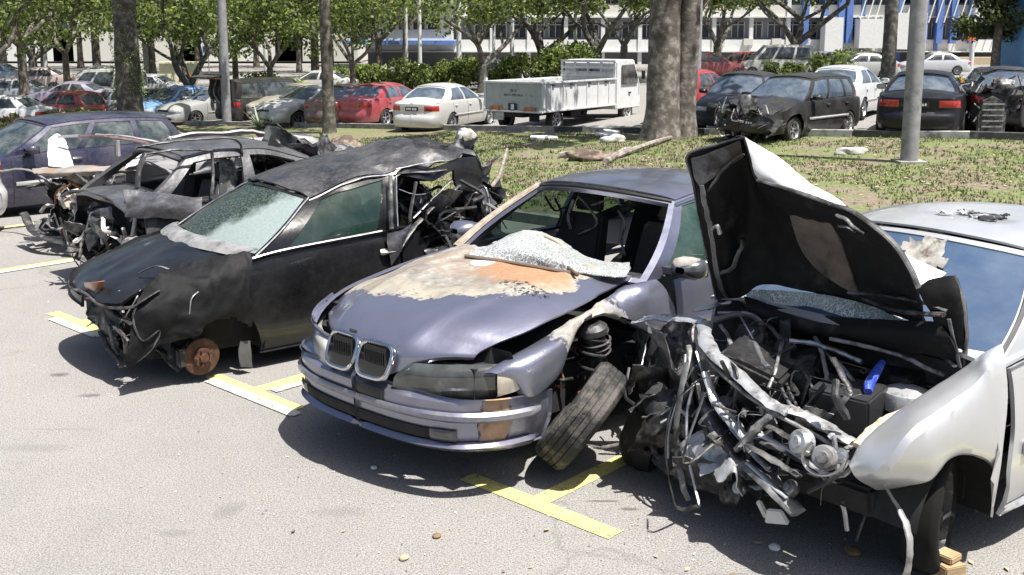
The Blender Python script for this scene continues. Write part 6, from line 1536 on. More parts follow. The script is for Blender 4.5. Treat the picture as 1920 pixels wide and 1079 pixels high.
# near trunks (their crowns stand above the frame but cast the shade)
def big_trunk(label, px, Y, r, h=9, seed=1, twin=False, barkc=(.11, .095, .08), flare=1.5, crown=True, leanx=0):
    x = gY(px, 100, Y)[0]; T = thing('tree', label, 'tree', (x, Y, .0)); rnd = random.Random(seed); b = MB()
    def stem(x0, y0, r0, ln, seed2, hh):
        n, m = 40, 26; G = []
        for i in range(n+1):
            z = hh*i/n; row = []
            for j in range(m):
                a = 2*math.pi*j/m; q = np.array([math.cos(a)*2, math.sin(a)*2, z*.9+seed2])
                rr = r0*(1+(flare-1)*math.exp(-z/.35)*(1+.5*math.sin(a*5+seed2)))*(1-.035*z)*(1+.09*nz(q, 1.2, 2)+.05*nz(q, 4, 3))
                row.append((x0+ln*z+rr*math.cos(a), y0+rr*math.sin(a), z-.02))
            row.append(row[0]); G.append(row)
        b.grid(np.array(G))
    stem(0, 0, r, leanx, seed, h)
    if twin: stem(r*1.35, .25, r*.72, leanx+.02, seed+5, h)
    b.build('trunk', bark('bark_%d' % int(barkc[0]*100), barkc), T)
    if crown:
        cs = []
        for _ in range(26): a = rnd.uniform(0, 6.28); q = 4.0*rnd.random()**.5; cs.append((math.cos(a)*q, math.sin(a)*q, h-1.5+rnd.uniform(0, 3), rnd.uniform(.8, 1.5)))
        leafcloud(rnd, cs, 2600, .22, 4).build('crown', leafmats(), T, smooth=False)
    return T
big_trunk('thick dark tree trunk overgrown with creeper, behind the blue estate car', 238, 38, .48, 9, 3, barkc=(.07, .065, .055), flare=1.15)
big_trunk('slender dark tree trunk on the verge beside the dark red car', 613, 31.6, .19, 9, 7, barkc=(.08, .07, .055), flare=1.25, leanx=-.006)
big_trunk('thickest grey-brown tree, twin-stemmed, at the cab of the white truck', 1243, 24.4, .40, 9.5, 11, twin=True, barkc=(.12, .105, .09), flare=1.35, leanx=.012)
big_trunk('straight dark tree trunk beside the grey lamp post', 1667, 36, .25, 9, 13, barkc=(.07, .06, .05), flare=1.1)
def creeper():
    rnd = random.Random(4); V = []; F = []; mi = []; cx = gY(238, 100, 38)[0]
    for _ in range(3200):
        z = rnd.uniform(.2, 4.6); a = rnd.uniform(math.pi*.95, math.pi*2.05); r_ = .50+rnd.random()*.10
        if mnoise.noise(Vector((a*1.2, z*1.3, 0))) < -.05: continue
        p = np.array([cx+r_*math.cos(a), 38+r_*math.sin(a), z]); u = np.array([rnd.gauss(0, 1) for _ in range(3)]); u /= np.linalg.norm(u); v = np.cross(u, [0, 0, 1]); s = rnd.uniform(.02, .06)
        l = len(V); V += [tuple(p-u*s), tuple(p+v*s*.6), tuple(p+u*s), tuple(p-v*s*.6)]; F.append((l, l+1, l+2, l+3)); mi.append(rnd.choice((0, 1, 2, 2)))
    b = MB(); b.add(V, F); b.m = mi; tag(b.build('creeper', leafmats(), smooth=False), 'green creeper climbing the thick dark tree trunk', 'climbing plant')
creeper()
TP = [tree_proto('tree', 21, h=9.5, r=.20, crown_z=3.3, spread=4.8, nleaf=7500, fork=2.4, label='t', lsize=.13), tree_proto('tree', 35, h=9, r=.26, crown_z=4.0, spread=4.6, nleaf=5500, fork=1.5, nl=3, lsize=.13, barkc=(.07, .06, .05), label='t'),
      tree_proto('tree', 48, h=10, r=.24, crown_z=3.9, spread=5, nleaf=7500, fork=3.2, nl=5, lsize=.14, label='t'), tree_proto('tree', 52, h=8, r=.16, crown_z=2.7, spread=3.8, nleaf=7000, fork=2.0, nl=4, lsize=.12, label='t')]
spots = [(1, 352, 44, 0, .92, 'forked dark tree standing behind the orange barrier arm'), (1, 1490, 62, 1.0, 1.25, 'forked dark tree in front of the white building, left of the blue stripes'), (1, 905, 52, 2.2, .95, 'dark forked tree over the hedge in front of the far building'),
         (0, 122, 58, .5, .95, 'thin leaning dark tree by the pink-topped car lot'), (2, 40, 50, 1.2, .95, 'leafy tree at the far left edge'), (0, -40, 42, 2, 1, 'leafy tree cut off by the left edge'), (3, 505, 46, .3, .95, 'small leafy tree behind the agave'),
         (2, 590, 58, 2.5, 1.0, 'leafy tree just left of the slender dark trunk'), (0, 710, 62, .9, 1.05, 'leafy tree left of the far white house end'), (3, 440, 60, 4, 1.1, 'yellow-green tree behind the left grey lamp post'), (2, 180, 66, 4.4, 1.1, 'dense tree left of the creeper-covered trunk'),
         (0, 285, 70, 5.2, 1.1, 'pale leafy tree behind the slim white pole'), (3, 80, 72, 2.2, 1.2, 'far bushy tree at the left'), 
         (2, 1300, 58, .2, 1.05, 'leafy tree just right of the twin-stemmed tree'), (3, 660, 48, 1.1, .9, 'bright green small tree right of the slender dark trunk'), 
         (3, 370, 80, .7, 1.3, 'far pale tree behind the blue sign'), (3, 560, 82, 1.9, 1.3, 'far bushy tree behind the agave'), (2, 5, 84, 2.9, 1.2, 'farthest tree at the left edge'), (0, 230, 88, 0, 1.2, 'farthest tree behind the creeper-covered trunk'), (3, 150, 95, 1, 1.6, 'far bushy tree between the left lot and the terrace'), (3, 480, 97, 2, 1.6, 'far bushy tree in front of the terrace, behind the agave'), (2, 620, 70, 3.1, .9, 'dense tree right behind the slender dark trunk'), (1, 60, 64, 2.2, 1.1, 'many-limbed dark tree in the left far lot'), (0, 415, 52, 2.8, .85, 'tree directly behind the left grey lamp post'), (1, 1170, 80, .4, 1.2, 'many-limbed tree left of the twin-stemmed tree'), (2, 760, 88, .4, 1.0, 'tree beside the far white house end'), (1, 1015, 60, 1.9, 1.05, 'many-limbed dark tree above the middle of the hedge'), (1, 1120, 56, 3.3, 1.1, 'many-limbed dark tree over the truck cab'), (1, 1345, 74, 2.6, 1.2, 'many-limbed tree in front of the white building, right of the twin-stemmed tree')]
used = set()
for k, px, Y, rz, sc, lb in spots:
    x = gY(px, 100, Y)[0]
    if k not in used: o = TP[k]; used.add(k); o.location = (x, Y, 0); o.rotation_euler = (0, 0, rz); o.scale = (sc,)*3; o['label'] = lb
    else: o = dup(TP[k], (x, Y, 0), rz, sc, lb)
    o['group'] = 'trees behind the car parks'
def dense_tree():
    T = thing('tree', 'dense dark round tree at the right edge beside the blue wall', 'tree', (gY(1868, 100, 52)[0], 52, 0)); rnd = random.Random(77)
    b = MB(); b.tube([(0, 0, 0), (0, 0, 2), (.2, 0, 4)], [.25, .2, .15], 10); b.build('trunk', bark(), T)
    cs = [(rnd.gauss(0, .9), rnd.gauss(0, .9), rnd.uniform(2.2, 6), rnd.uniform(.6, 1.0)) for _ in range(30)]
    b = leafcloud(rnd, cs, 8000, .12, 2); b.m = [rnd.choice((3, 3, 0)) for _ in b.m]; b.build('crown', leafmats(), T, smooth=False)
dense_tree()
# hedge bushes, flower beds
def bush(px, Y, w_, h_, label, seed, n=2600, ms=None, name='bush', ls=.10):
    T = MB(); rnd = random.Random(seed); x = gY(px, 100, Y)[0]
    cs = [(rnd.uniform(-w_/2, w_/2), rnd.uniform(-w_*.25, w_*.25), rnd.uniform(.2, .8)*h_, rnd.uniform(.35, .6)*h_*.8) for _ in range(12)]
    T = leafcloud(rnd, cs, n, ls, 2); 
    if ms: T.m = [rnd.choice(ms) for _ in T.m]
    o = T.build(name, leafmats()+[mat('petal_pink', (.62, .34, .34), .7), mat('petal_orange', (.55, .20, .06), .7)], smooth=False); o.location = (x, Y, .02); tag(o, label, 'bush', 'bushes round the car parks'); return o
for i, (px, lb) in enumerate(((668, 'hedge bush at the left end, right of the slender trunk'), (745, 'hedge bush behind the two close white poles'), (820, 'hedge bush left of the third white pole'), (900, 'hedge bush above the white truck rear'), (975, 'hedge bush in the middle above the truck bed'), (1045, 'taller hedge bush left of the truck cab'))):
    bush(px, 55, 2.7, 1.75+(.5 if i == 5 else 0), lb, 100+i, 3600, (0, 1, 1, 2, 3), ls=.11)
for i, (px, Y, w_, h_, lb, ms) in enumerate(((75, 38, 3.2, .9, 'pink-flowered bush behind the white saloon at the left', (1, 2, 4, 4, 0)), (130, 40, 2.6, 1.0, 'reddish flowering bush behind the red car', (1, 2, 2, 4)), (185, 37, 2.4, .9, 'yellow-green bush left of the creeper-covered trunk', (1, 2, 2)), (1560, 48, 1.4, 1.6, 'small green bush in front of the far building', (0, 1, 3)),
                                           (1880, 40, 2.8, .75, 'orange and yellow flowering bush at the right edge', (2, 5, 5, 1)), (1590, 60, 3, 1.6, 'white-dotted shrub between the far cars', (0, 3, 2)), (570, 44, 2.6, 1.5, 'bright green bush behind the silver-beige cars', (1, 2, 2)), (480, 50, 2.4, 1.8, 'green bush between the left lamp post and slender trunk', (1, 2, 0)), (1470, 55, 2.0, 1.0, 'low dark bush at the foot of the forked tree', (0, 3, 1)))):
    bush(px, Y, w_, h_, lb, 200+i, 1800, ms)
def agave():
    x, y = P2(487, 250); b = MB(); rnd = random.Random(6)
    for i in range(34):
        a = rnd.uniform(0, 6.28); e = rnd.uniform(.25, 1.25); l = rnd.uniform(.6, 1.0); d = np.array([math.cos(a)*math.cos(e), math.sin(a)*math.cos(e), math.sin(e)]); s = np.array([-math.sin(a), math.cos(a), 0])
        G = [[d*l*t-np.array([0, 0, .25])*l*t*t*math.cos(e)+s*q*.035*(1-t)**.6+np.array([0, 0, .1]) for q in (-1, 0, 1)] for t in np.linspace(0, 1, 7)]; b.grid(np.array(G))
    o = b.build('agave', mat('agave_leaf', (.30, .34, .24), .6, var=.3)); o.location = (x, y, .1); tag(o, 'spiky pale agave plant on the verge beside the left lamp post', 'plant')
agave()
# ================================================================ posts
def post(name, label, px, py, r0, r1, h, m, z=.1, base=True):
    x, y = P2(px, py, z); T = thing(name, label, 'pole', (x, y, z)); b = MB(); b.lathe([(r0, 0), (r1, h), (0, h)], 20); b.build('pole', m, T, smooth=True)
    if base: b = MB(); b.box((0, 0, .02), (r0*3.2, r0*3.2, .06)); b.build('base_plate', mat('concrete_grey', (.30, .29, .27), .9), T)
    if h > 5: b = MB(); b.tube([(0, 0, h-.05), (0, -.3, h+.5), (0, -1.4, h+.8)], .06, 8); b.box((0, -1.6, h+.8), (.3, .7, .12)); b.build('lamp_head', mat('concrete_grey', ()) , T)
    return T
gp = mat('galvanised_grey', (.27, .27, .275), .6, .2, var=.2, dirt=(.17, .165, .16), dirt_at=.58, dirt_scale=5)
mat('concrete_grey', (.30, .29, .27), .9)
post('lamp_post', 'thick grey lamp post on the grass in front of the black saloon', 1704, 306, .155, .135, 8, gp)
post('lamp_post', 'grey lamp post on the verge beside the agave', 426, 236, .165, .145, 8, gp)
wp_ = mat('white_pole', (.55, .56, .56), .5)
for px, py, r_, lb in ((278, 150, .14, 'pale post right of the creeper-covered trunk'), (500, 158, .07, 'slim white pole behind the agave'), (763, 150, .055, 'first of the slim white poles before the hedge, counted from the left'), (788, 150, .07, 'second slim white pole before the hedge, close to the first'), (861, 152, .085, 'third and thickest slim white pole before the hedge'),
                      (926, 152, .055, 'fourth slim white pole before the hedge, shorter'), (960, 153, .07, 'fifth slim white pole before the hedge'), (1078, 150, .05, 'slim pole just left of the truck cab'), (1305, 158, .12, 'pale grey post right of the twin-stemmed tree'), (88, 150, .07, 'thin pale pole among the left trees'), (1820, 132, .09, 'slim grey pole with an orange box at the right')):
    x, y = P2(px, py, 0); o = MB().lathe([(r_*1.9, 0), (r_*1.6, 9 if px != 926 else 3.3), (0, 9 if px != 926 else 3.3)], 12).build('pole', wp_ if px not in (278, 1305) else gp); o.location = (x, y, 0); tag(o, lb, 'pole')
def small_things():
    # barrier
    T = thing('barrier', 'orange car park barrier with striped arm behind the blue car', 'barrier', tuple(P2(345, 178))+(0,)); om = mat('barrier_orange', (.55, .13, .04), .6)
    b = MB(); b.box((0, 0, .5), (.4, .35, 1.0)); b.box((-.1, 0, 1.15), (.2, .2, .4)); b.build('housing', om, T, bevel=.03)
    b = MB(); b.box((1.2, 0, .98), (2.3, .08, .22), M=Matrix.Rotation(R(5), 3, 'Y')); b.build('arm', om, T, bevel=.02); b = MB(); b.box((.3, -.06, .95), (.5, .06, .1), M=Matrix.Rotation(R(5), 3, 'Y')); b.build('arm_sleeve', mat('pale_yellow', (.6, .5, .2), .6), T)
    # kiosk wall
    x, y = P2(316, 172); b = MB(); b.box((0, 0, .75), (2.0, .9, 1.5)); b.box((0, 0, 1.55), (2.3, 1.2, .1)); o = b.build('kiosk', mat('cream_wall', (.72, .70, .50), .8), smooth=False); o.location = (x, y+2, 0); tag(o, 'low cream kiosk behind the orange barrier', 'kiosk')
    x, y = P2(393, 150); T = thing('road_sign', 'small blue and white sign behind the left lamp post', 'sign', (x, y, 0)); MB().lathe([(.04, 0), (.04, 2.6), (0, 2.6)], 8).build('post', gp, T); b = MB(); b.box((0, 0, 2.2), (.75, .05, .95)); b.build('panel', mat('sign_white', (.6, .62, .66), .5), T, bevel=.01); b = MB(); b.box((0, -.035, 2.02), (.72, .03, .36)); b.build('blue_band', mat('sign_blue', (.06, .13, .42), .5), T)
    x, y = P2(1812, 133); b = MB(); b.box((0, 0, 2.6), (.5, .4, .9)); b.box((0, 0, 3.1), (.6, .5, .1)); o = b.build('orange_box', mat('box_orange', (.60, .14, .04), .6), bevel=.02); o.location = (x, y-.3, 0); tag(o, 'small orange-red box on the slim pole near the right edge', 'box')
    # verge litter
    def lump(name, label, cat, px, py, d, m, seed, amp=.2, rz=0, z=.1):
        x, y = P2(px, py, z); bm = bmesh.new(); bmesh.ops.create_icosphere(bm, subdivisions=3, radius=.5); me = bpy.data.meshes.new(name)
        for v in bm.verts: q = v.co.copy(); v.co *= 1+amp*nz(q, 2.2, seed)+amp*.5*nz(q, 6, seed); v.co.x *= d[0]; v.co.y *= d[1]; v.co.z = max(v.co.z*d[2], -d[2]*.25)
        bm.to_mesh(me); bm.free(); me.materials.append(m); me.shade_smooth(); o = bpy.data.objects.new(name, me); COL.objects.link(o); o.location = (x, y, z+d[2]*.22); o.rotation_euler = (0, 0, rz); tag(o, label, cat)
    ston = mat('pale_stone', (.50, .49, .46), .85, dirt=(.25, .23, .2), dirt_at=.55, bmp=.6); soil = mat('red_soil', (.10, .07, .055), .95, dirt=(.28, .22, .17), dirt_at=.55, dirt_scale=6, bmp=1, bscale=9); log = mat('dead_wood', (.20, .17, .145), .9, var=.4, scale=6, dirt=(.36, .33, .29), dirt_at=.55, dirt_scale=7, bmp=.8)
    lump('rubble', 'white rubble lump on the verge in front of the white rear saloon', 'rubble', 872, 262, (.6, .4, .42), ston, 2, .35, .6); lump('rubble', 'white crumpled scrap on the grass right of the raised bonnet', 'rubble', 1592, 290, (.55, .35, .2), ston, 5, .6)
    lump('soil_mound', 'reddish soil mound on the verge behind the blue saloon', 'mound', 1112, 302, (.8, .5, .26), soil, 7, 1.1); lump('tree_stump', 'brown broken stump on the verge behind the black hatchback', 'stump', 645, 284, (.75, .6, .50), soil, 9, .5); pass
    lump('rubble', 'grey stone beside the twin-stemmed tree', 'rubble', 1150, 268, (.6, .4, .25), ston, 15, .4)
    for i, (a, c, r_, lb) in enumerate((((1135, 308), (1180, 284), .07, 'pale dead log leaning toward the twin-stemmed tree'), ((1048, 296), (1130, 294), .07, 'dark plank lying on the verge behind the blue saloon'), ((1150, 300), (1260, 262), .06, 'thin branch lying at the foot of the twin-stemmed tree'), ((920, 358), (950, 318), .035, 'dark stick poking out of the grass behind the black hatchback'))):
        p, q = P2(*a, .12), P2(*c, .12); b = MB(); b.tube([(p[0], p[1], .16), ((p[0]+q[0])/2, (p[1]+q[1])/2, .2), (q[0], q[1], .17 if i != 3 else .5)], [r_, r_*.9, r_*.7], 8, 5); b.v = [crumple(v, r_*.2, 5, i) for v in b.v]; tag(b.build('log' if i != 3 else 'stick', log), lb, 'log')
    sheet = mat('white_sheet', (.66, .66, .64), .7, var=.1)
    for (px, py, w_, d_, lb) in ((1480-460, 262, .7, .3, 'flat white board on the ground under the truck bed'), (1135, 256, .5, .3, 'white board scrap beneath the truck side'), (1165, 250, .9, .35, 'white sheet scrap on the ground by the truck front wheel')):
        x, y = P2(px, py, .1); b = MB(); b.box((0, 0, .05), (w_, d_, .06), M=Matrix.Rotation(.1, 3, 'X')); o = b.build('board', sheet, bevel=.01); o.location = (x, y, .1); tag(o, lb, 'board')
    # loose bits by the wrecks
    for i, (px, py, s, lb) in enumerate(((700, 880, .02, 'small white pebble in the shadow of the blue bumper'), (820, 1008, .022, 'brown leaf scrap on the tarmac in the foreground'), (757, 1050, .025, 'tan scrap at the bottom of the picture'), (1452, 1030, .03, 'white scrap on the ground below the silver wreck'), (1600, 1040, .04, 'brown rag under the silver wreck'), (215, 478, .02, 'white chip by the burnt wreck nose'))):
        x, y = P2(px, py, 0); bm = bmesh.new(); bmesh.ops.create_icosphere(bm, subdivisions=2, radius=s); me = bpy.data.meshes.new('scrap')
        for v in bm.verts: v.co *= 1+.4*nz(v.co*30, 1, i); v.co.z = max(v.co.z*.5, -s*.3)
        bm.to_mesh(me); bm.free(); me.materials.append((sheet, MAT['dry_leaf'], MAT['dry_leaf_pale'], sheet, MAT['dry_leaf'], sheet)[i]); o = bpy.data.objects.new('scrap', me); COL.objects.link(o); o.location = (x, y, s*.3+.003); tag(o, lb, 'scrap')
small_things()
# ================================================================ buildings
def building():
    Y = 96.; sc = Y/FPX; X = lambda px: (px-960)*sc
    T = thing('office_building', 'long white building with dark window bands and blue columns behind the trees', 'building', (0, Y, 0))
    wm = mat('white_wall', (.62, .62, .60), .85, var=.08, dirt=(.42, .41, .39), dirt_at=.66, dirt_scale=.4); wc = mat('cream_wall2', (.55, .54, .49), .85, var=.1); bl = mat('blue_paint', (.09, .17, .42), .6); dk = mat('window_dark', (.035, .045, .06), .15, spec=.8); gy = mat('grey_wall', (.24, .25, .27), .8)
    x0, x1 = X(690), X(1905); cx = (x0+x1)/2; L_ = x1-x0
    b = MB(); b.box((cx, 6, 9), (L_, 10, 18)); b.build('core_wall', gy, T, smooth=False)
    z = 1.3
    zz = [1.9, 5.0, 8.1, 11.2, 14.3]
    for i, z in enumerate(zz):
        b = MB(); b.box((cx, .3, z-.05), (L_, 1.6, 1.0)); b.build('balcony_parapet', wm if i % 2 == 0 else wc, T, smooth=False)
        b = MB(); b.box((cx, .1, z-.62), (L_, 1.9, .12)); b.build('slab_edge', bl if i in (2,) else wm, T, smooth=False)
    b = MB(); b.box((X(760), -1.6, 3.7), (X(885)-X(700), 3, 2.9)); b.box((X(760), -1.8, 5.3), (X(895)-X(690), 3.8, .35)); b.build('white_end_bay', wm, T, smooth=False)
    b = MB(); b.box((X(760), -1.9, 2.1), (X(890)-X(695), 3.6, .35)); b.box((X(770), -1.9, 5.6), (X(880)-X(700), 3.9, .22)); b.build('blue_band', bl, T, smooth=False)
    fm = mat('window_frame', (.55, .56, .58), .5)
    for k in range(4):
        b = MB(); b.box((X(742+k*26), -3.12, 3.7), (1.0, .05, .95)); w_ = b.build('window', dk, T, smooth=False); f = MB(); f.box((X(742+k*26), -3.15, 4.22), (1.15, .08, .08)); f.box((X(742+k*26), -3.15, 3.19), (1.15, .08, .08)); f.box((X(742+k*26)-.55, -3.155, 3.7), (.08, .08, 1.1)); f.box((X(742+k*26)+.55, -3.155, 3.7), (.08, .08, 1.1)); f.build('frame', fm, w_, smooth=False)
    n = 0; rnd = random.Random(2)
    for px in range(905, 1900, 34):
        for i, z in enumerate(zz[:3]):
            if n >= 90: break
            n += 1; b = MB(); wv = rnd.uniform(1.0, 1.45); b.box((X(px), .96, z+1.35), (wv, .06, 1.35)); w_ = b.build('window', dk, T, smooth=False)
            f = MB(); f.box((X(px), .92, z+1.35), (.06, .06, 1.35)); f.box((X(px), .92, z+1.8), (wv, .06, .06)); f.box((X(px)-wv/2, .92, z+1.35), (.08, .08, 1.4)); f.box((X(px)+wv/2, .92, z+1.35), (.08, .08, 1.4)); f.build('frame', fm, w_, smooth=False)
    for k, px in enumerate(range(905, 1900, 68)):
        b = MB(); b.box((X(px)+.9, -.45, 8), (.35, .35, 16)); b.build('column', wm if px < 1480 else bl, T, smooth=False)
    b = MB()
    for px in (1495, 1560, 1575, 1700, 1712, 1740, 1765, 1800): b.box((X(px), -1.0, 6.5), (.55, .5, 9))
    b.box((X(1600), -.9, 7.4), (7, .5, .5)); b.build('blue_panels', bl, T, smooth=False)
    b = MB()
    for px in range(1600, 1880, 14): b.box((X(px), -1.35, 5.6), (.10, .1, 3.6), M=Matrix.Rotation(.25 if px % 28 else -.25, 3, 'Y'))
    b.build('white_lattice', wm, T, smooth=False)
    b = MB(); b.box((X(1540), -1.7, 2.7), (1.6, 1.5, 3.2)); b.box((X(1610), -1.7, 2.9), (2.4, 1.5, 2.6)); b.box((X(1680), -1.7, 3.1), (2.6, 1.5, 3.2)); b.build('white_bays', wm, T, smooth=False)
    b = MB(); b.box((X(1785), -2.0, .35), (X(1870)-X(1700), 2, .9)); b.build('tan_wall', mat('tan_wall', (.42, .33, .22), .9), T, smooth=False)
    for px in range(1290, 1640, 52):
        b = MB(); b.box((X(px), -.62, 2.15), (.85, .35, .6)); b.build('air_conditioner', wc, T, smooth=False)
    b = MB(); b.box((cx, 6, 18.2), (L_+1, 11, .5)); b.build('roof', wm, T, smooth=False)
    # left complex; the long terrace is added to brighten gaps between the trees
    T = thing('building', 'long pale terrace added far behind the left trees to brighten their gaps', 'building', (0, 130, 0)); b = MB(); b.box((-38, 0, 6.5), (62, 6, 13)); wl_ = b.build('wall', wc, T, smooth=False)
    for i in range(3):
        for j in range(14): q = MB(); q.box((-66+j*4.3, -3.03, 3+i*3.4), (1.8, .06, 1.3)); q.build('window', dk, wl_, smooth=False)
    b = MB(); b.box((-38, 0, 13.2), (63, 6.8, .4)); b.build('roof', wm, T, smooth=False)
    T = thing('building', 'pale low buildings glimpsed through the trees at the left', 'building', (0, 118, 0)); s2 = 118/FPX
    for px, w_, h_, m in ((60, 14, 9, wm), (270, 16, 12, wc), (470, 14, 10, wm), (610, 9, 13, wc), (-120, 16, 11, wm)):
        b = MB(); x = (px-960)*s2; b.box((x, 0, h_/2), (w_, 8, h_)); wl_ = b.build('wall', m, T, smooth=False)
        for i in range(2, int(h_/3.1)+1):
            for j in range(-2, 3):
                q = MB(); q.box((x+j*w_/5.4, -4.02, i*3.1-2.2), (1.5, .08, 1.2)); q.build('window', dk, wl_, smooth=False)
        b = MB(); b.box((x, 0, h_+.15), (w_+.8, 8.6, .3)); b.build('roof', m, T, smooth=False)
    T = thing('building', 'blue-walled building at the right edge', 'building', (gY(1935, 100, 50)[0]+1.4, 50, 0)); b = MB(); b.box((0, 2, 4), (2.2, 5, 8)); b.build('wall', mat('sky_blue_wall', (.10, .30, .62), .6), T, smooth=False); b = MB(); b.box((-1.0, -.6, 1.6), (.25, .3, 3.2)); b.build('pillar', wm, T, smooth=False)
building()
# ================================================================ parked cars of the far rows
def at_px(px, Y): return gY(px, 100, Y)[0]
def C_(name, label, px, Y, deg, **k): return park_car(name, label, at_px(px, Y), Y, R(deg), **k)
gblue = glass('sky_glass', (.05, .07, .10), .96, rough=.04, dusty=.12)
def rough_dfm(amp, xr=None, seed=0, drop=0, zmin=.0):
    def f(V):
        V = np.array(V, float)
        for i, p in enumerate(V):
            k = 1 if xr is None else sstep(xr[0], xr[1], p[0])
            if k > 0 and p[2] > zmin: V[i] = p+np.array([ridge(p, 2.2, seed), ridge(p, 2.5, seed+4), ridge(p, 2.1, seed+8)-drop])*amp*k
        return V
    return f
# front row, left end
T_, g_ = C_('estate_car', 'dark blue-purple estate car with red tail light, beyond the wrecks at the left', 66, 15.4, -132, kind='wagon', col=(.018, .018, .05), metal=.3, res=.07, dusty=.12, extra=dict(zR=1.33, L=4.3), glc=glass('estate_glass', (.03, .045, .05), .72, dusty=.2)); seats(T_, (.1, -.8), None, 0, .35, .5)
T_, g_ = park_car('saloon_car', 'white car with a red lamp cut off by the left edge', -8.66, 12.5, R(184), 'saloon', (.62, .62, .62), .2, .07)
# second row
C_('saloon_car', 'white saloon side-on at the far left edge', -12, 40, 174, col=(.66, .67, .68), metal=.2)
C_('hatchback', 'small red car behind the white saloon', 118, 42.5, 150, kind='hatch', col=(.35, .03, .03), metal=.2)
C_('saloon_car', 'silver saloon half hidden by the creeper-covered trunk', 205, 45, 168, col=(.48, .50, .53))
C_('saloon_car', 'dark saloon behind the creeper-covered trunk', 285, 43.5, -120, col=(.05, .06, .06), dusty=.35)
C_('hatchback', 'light blue hatchback beside the silver-beige saloon', 322, 42.5, -125, kind='hatch', col=(.16, .33, .62), metal=.2)
C_('saloon_car', 'pale grey saloon nose-on left of the grey lamp post', 392, 40.8, -128, col=(.46, .47, .45), metal=.3, glc=gblue)
T_, g_ = C_('van', 'black minivan with open dark tailgate behind the agave', 505, 40, 52, kind='van', col=(.02, .02, .02), metal=.2, dusty=.3, extra=dict(zR=1.62))
b = MB(); b.box((-2.25, 0, 1.30), (.12, 1.3, .75)); b.build('open_boot', darkm(), T_); b = MB(); b.box((-2.7, 0, 1.82), (.95, 1.4, .06), M=Matrix.Rotation(-.12, 3, 'Y')); b.build('tailgate', MAT['grey_scraped_metal'], T_, bevel=.02)
for k in range(3): b = MB(); b.tube([(-2.3, .5-.3*k, 1.7), (-2.5, .45-.3*k, 1.2), (-2.35, .3-.3*k, .8)], .03, 6, 4); b.build('torn_strip', MAT['pale_pipe'] if k % 2 else MAT['grey_scraped_metal'], T_)
C_('saloon_car', 'silver wreck with buckled white bonnet left of the slender trunk', 582, 36.6, -128, col=(.50, .50, .48), metal=.4, dusty=.4, dfm=rough_dfm(.06, (.3, 1.2), 5), rough=.4)
C_('saloon_car', 'pale gold crushed saloon hidden partly by the slender trunk', 556, 39.5, -118, col=(.48, .43, .32), dusty=.3, dfm=rough_dfm(.05, (.2, 1.2), 9))
C_('saloon_car', 'dark red saloon immediately right of the slender trunk', 668, 36, 62, col=(.11, .02, .02), metal=.3, dusty=.35, glc=gblue)
C_('hatchback', 'bright red car between the dark red saloon and the white saloon', 728, 35.6, 60, kind='saloon', col=(.40, .035, .05), metal=.3, dusty=.2, glc=gblue)
T_, g_ = C_('saloon_car', 'white-silver saloon seen from behind, left of the white truck', 838, 32.2, 66, col=(.60, .60, .57), metal=.3, res=.06, glc=gblue, plates='A1', extra=dict(W=1.74, L=4.5))
# dark saloons at the right
C_('estate_car', 'small dark car behind the burnt black estate', 1395, 27, -118, kind='hatch', col=(.012, .012, .012), dusty=.12, glc=gblue)
def burnt_estate():
    T, g = C_('estate_car', 'burnt black-brown estate with smashed front and hanging number plate', 1490, 24.3, -134, kind='wagon', col=(.016, .012, .012), metal=.2, dusty=.12, res=.06, glc=gblue, dfm=rough_dfm(.07, (.4, 1.3), 3), skip=('lamps', 'front_trim'), extra=dict(wins=[(.06, .34), (.38, .66), (.70, .88)]))
    gry = MAT['grey_scraped_metal']; sm = MAT['dark_torn_metal']; F = Frame(T.location[0], T.location[1], T.rotation_euler[2])
    junk(T, F, (2.1, 0, .55), (.14, .75, .25), 46, 5, [gry, sm, steel(), MAT['pale_pipe'], sooty()], (.008, .03), (.2, .6)); scraps(T, (2.05, 0, .6), (.16, .75, .22), 18, 4, [sm, gry, sooty(), pmk], (.2, .5))
    plate(T, (2.30, .15, .50), (.1, .15, math.pi/2+.2), 'B7')
pmk = paint('burnt_panel', (.03, .025, .025), .3, .3)
burnt_estate()
C_('saloon_car', 'white saloon behind the burnt estate and the black saloon', 1590, 29, 58, col=(.62, .63, .64), metal=.2, glc=gblue)
T_, g_ = C_('saloon_car', 'black saloon seen from behind, partly hidden by the grey lamp post', 1738, 24.2, 66, col=(.007, .007, .010), metal=.2, dusty=.05, res=.06, glc=gblue, plates='C3', extra=dict(W=1.86, L=4.6))
T_, g_ = C_('saloon_car', 'stripped dark wreck at the right edge with open doors', 1880, 24.6, 70, col=(.015, .015, .017), metal=.3, dusty=.15, glc=gblue, dfm=rough_dfm(.05, None, 8), extra=dict(L=4.2))
gry = MAT['grey_scraped_metal']; junk(T_, None, (-1.9, .3, .8), (.3, .8, .4), 30, 14, [gry, steel(), MAT['pale_pipe'], sooty()], (.008, .03), (.2, .6)); scraps(T_, (-1.9, .2, .8), (.3, .7, .4), 12, 13, [gry, sooty(), MAT['dark_torn_metal']], (.2, .5))
C_('saloon_car', 'pale wreck beyond the right edge', 1975, 24, 70, col=(.5, .5, .5), metal=.3, dusty=.3, glc=gblue)
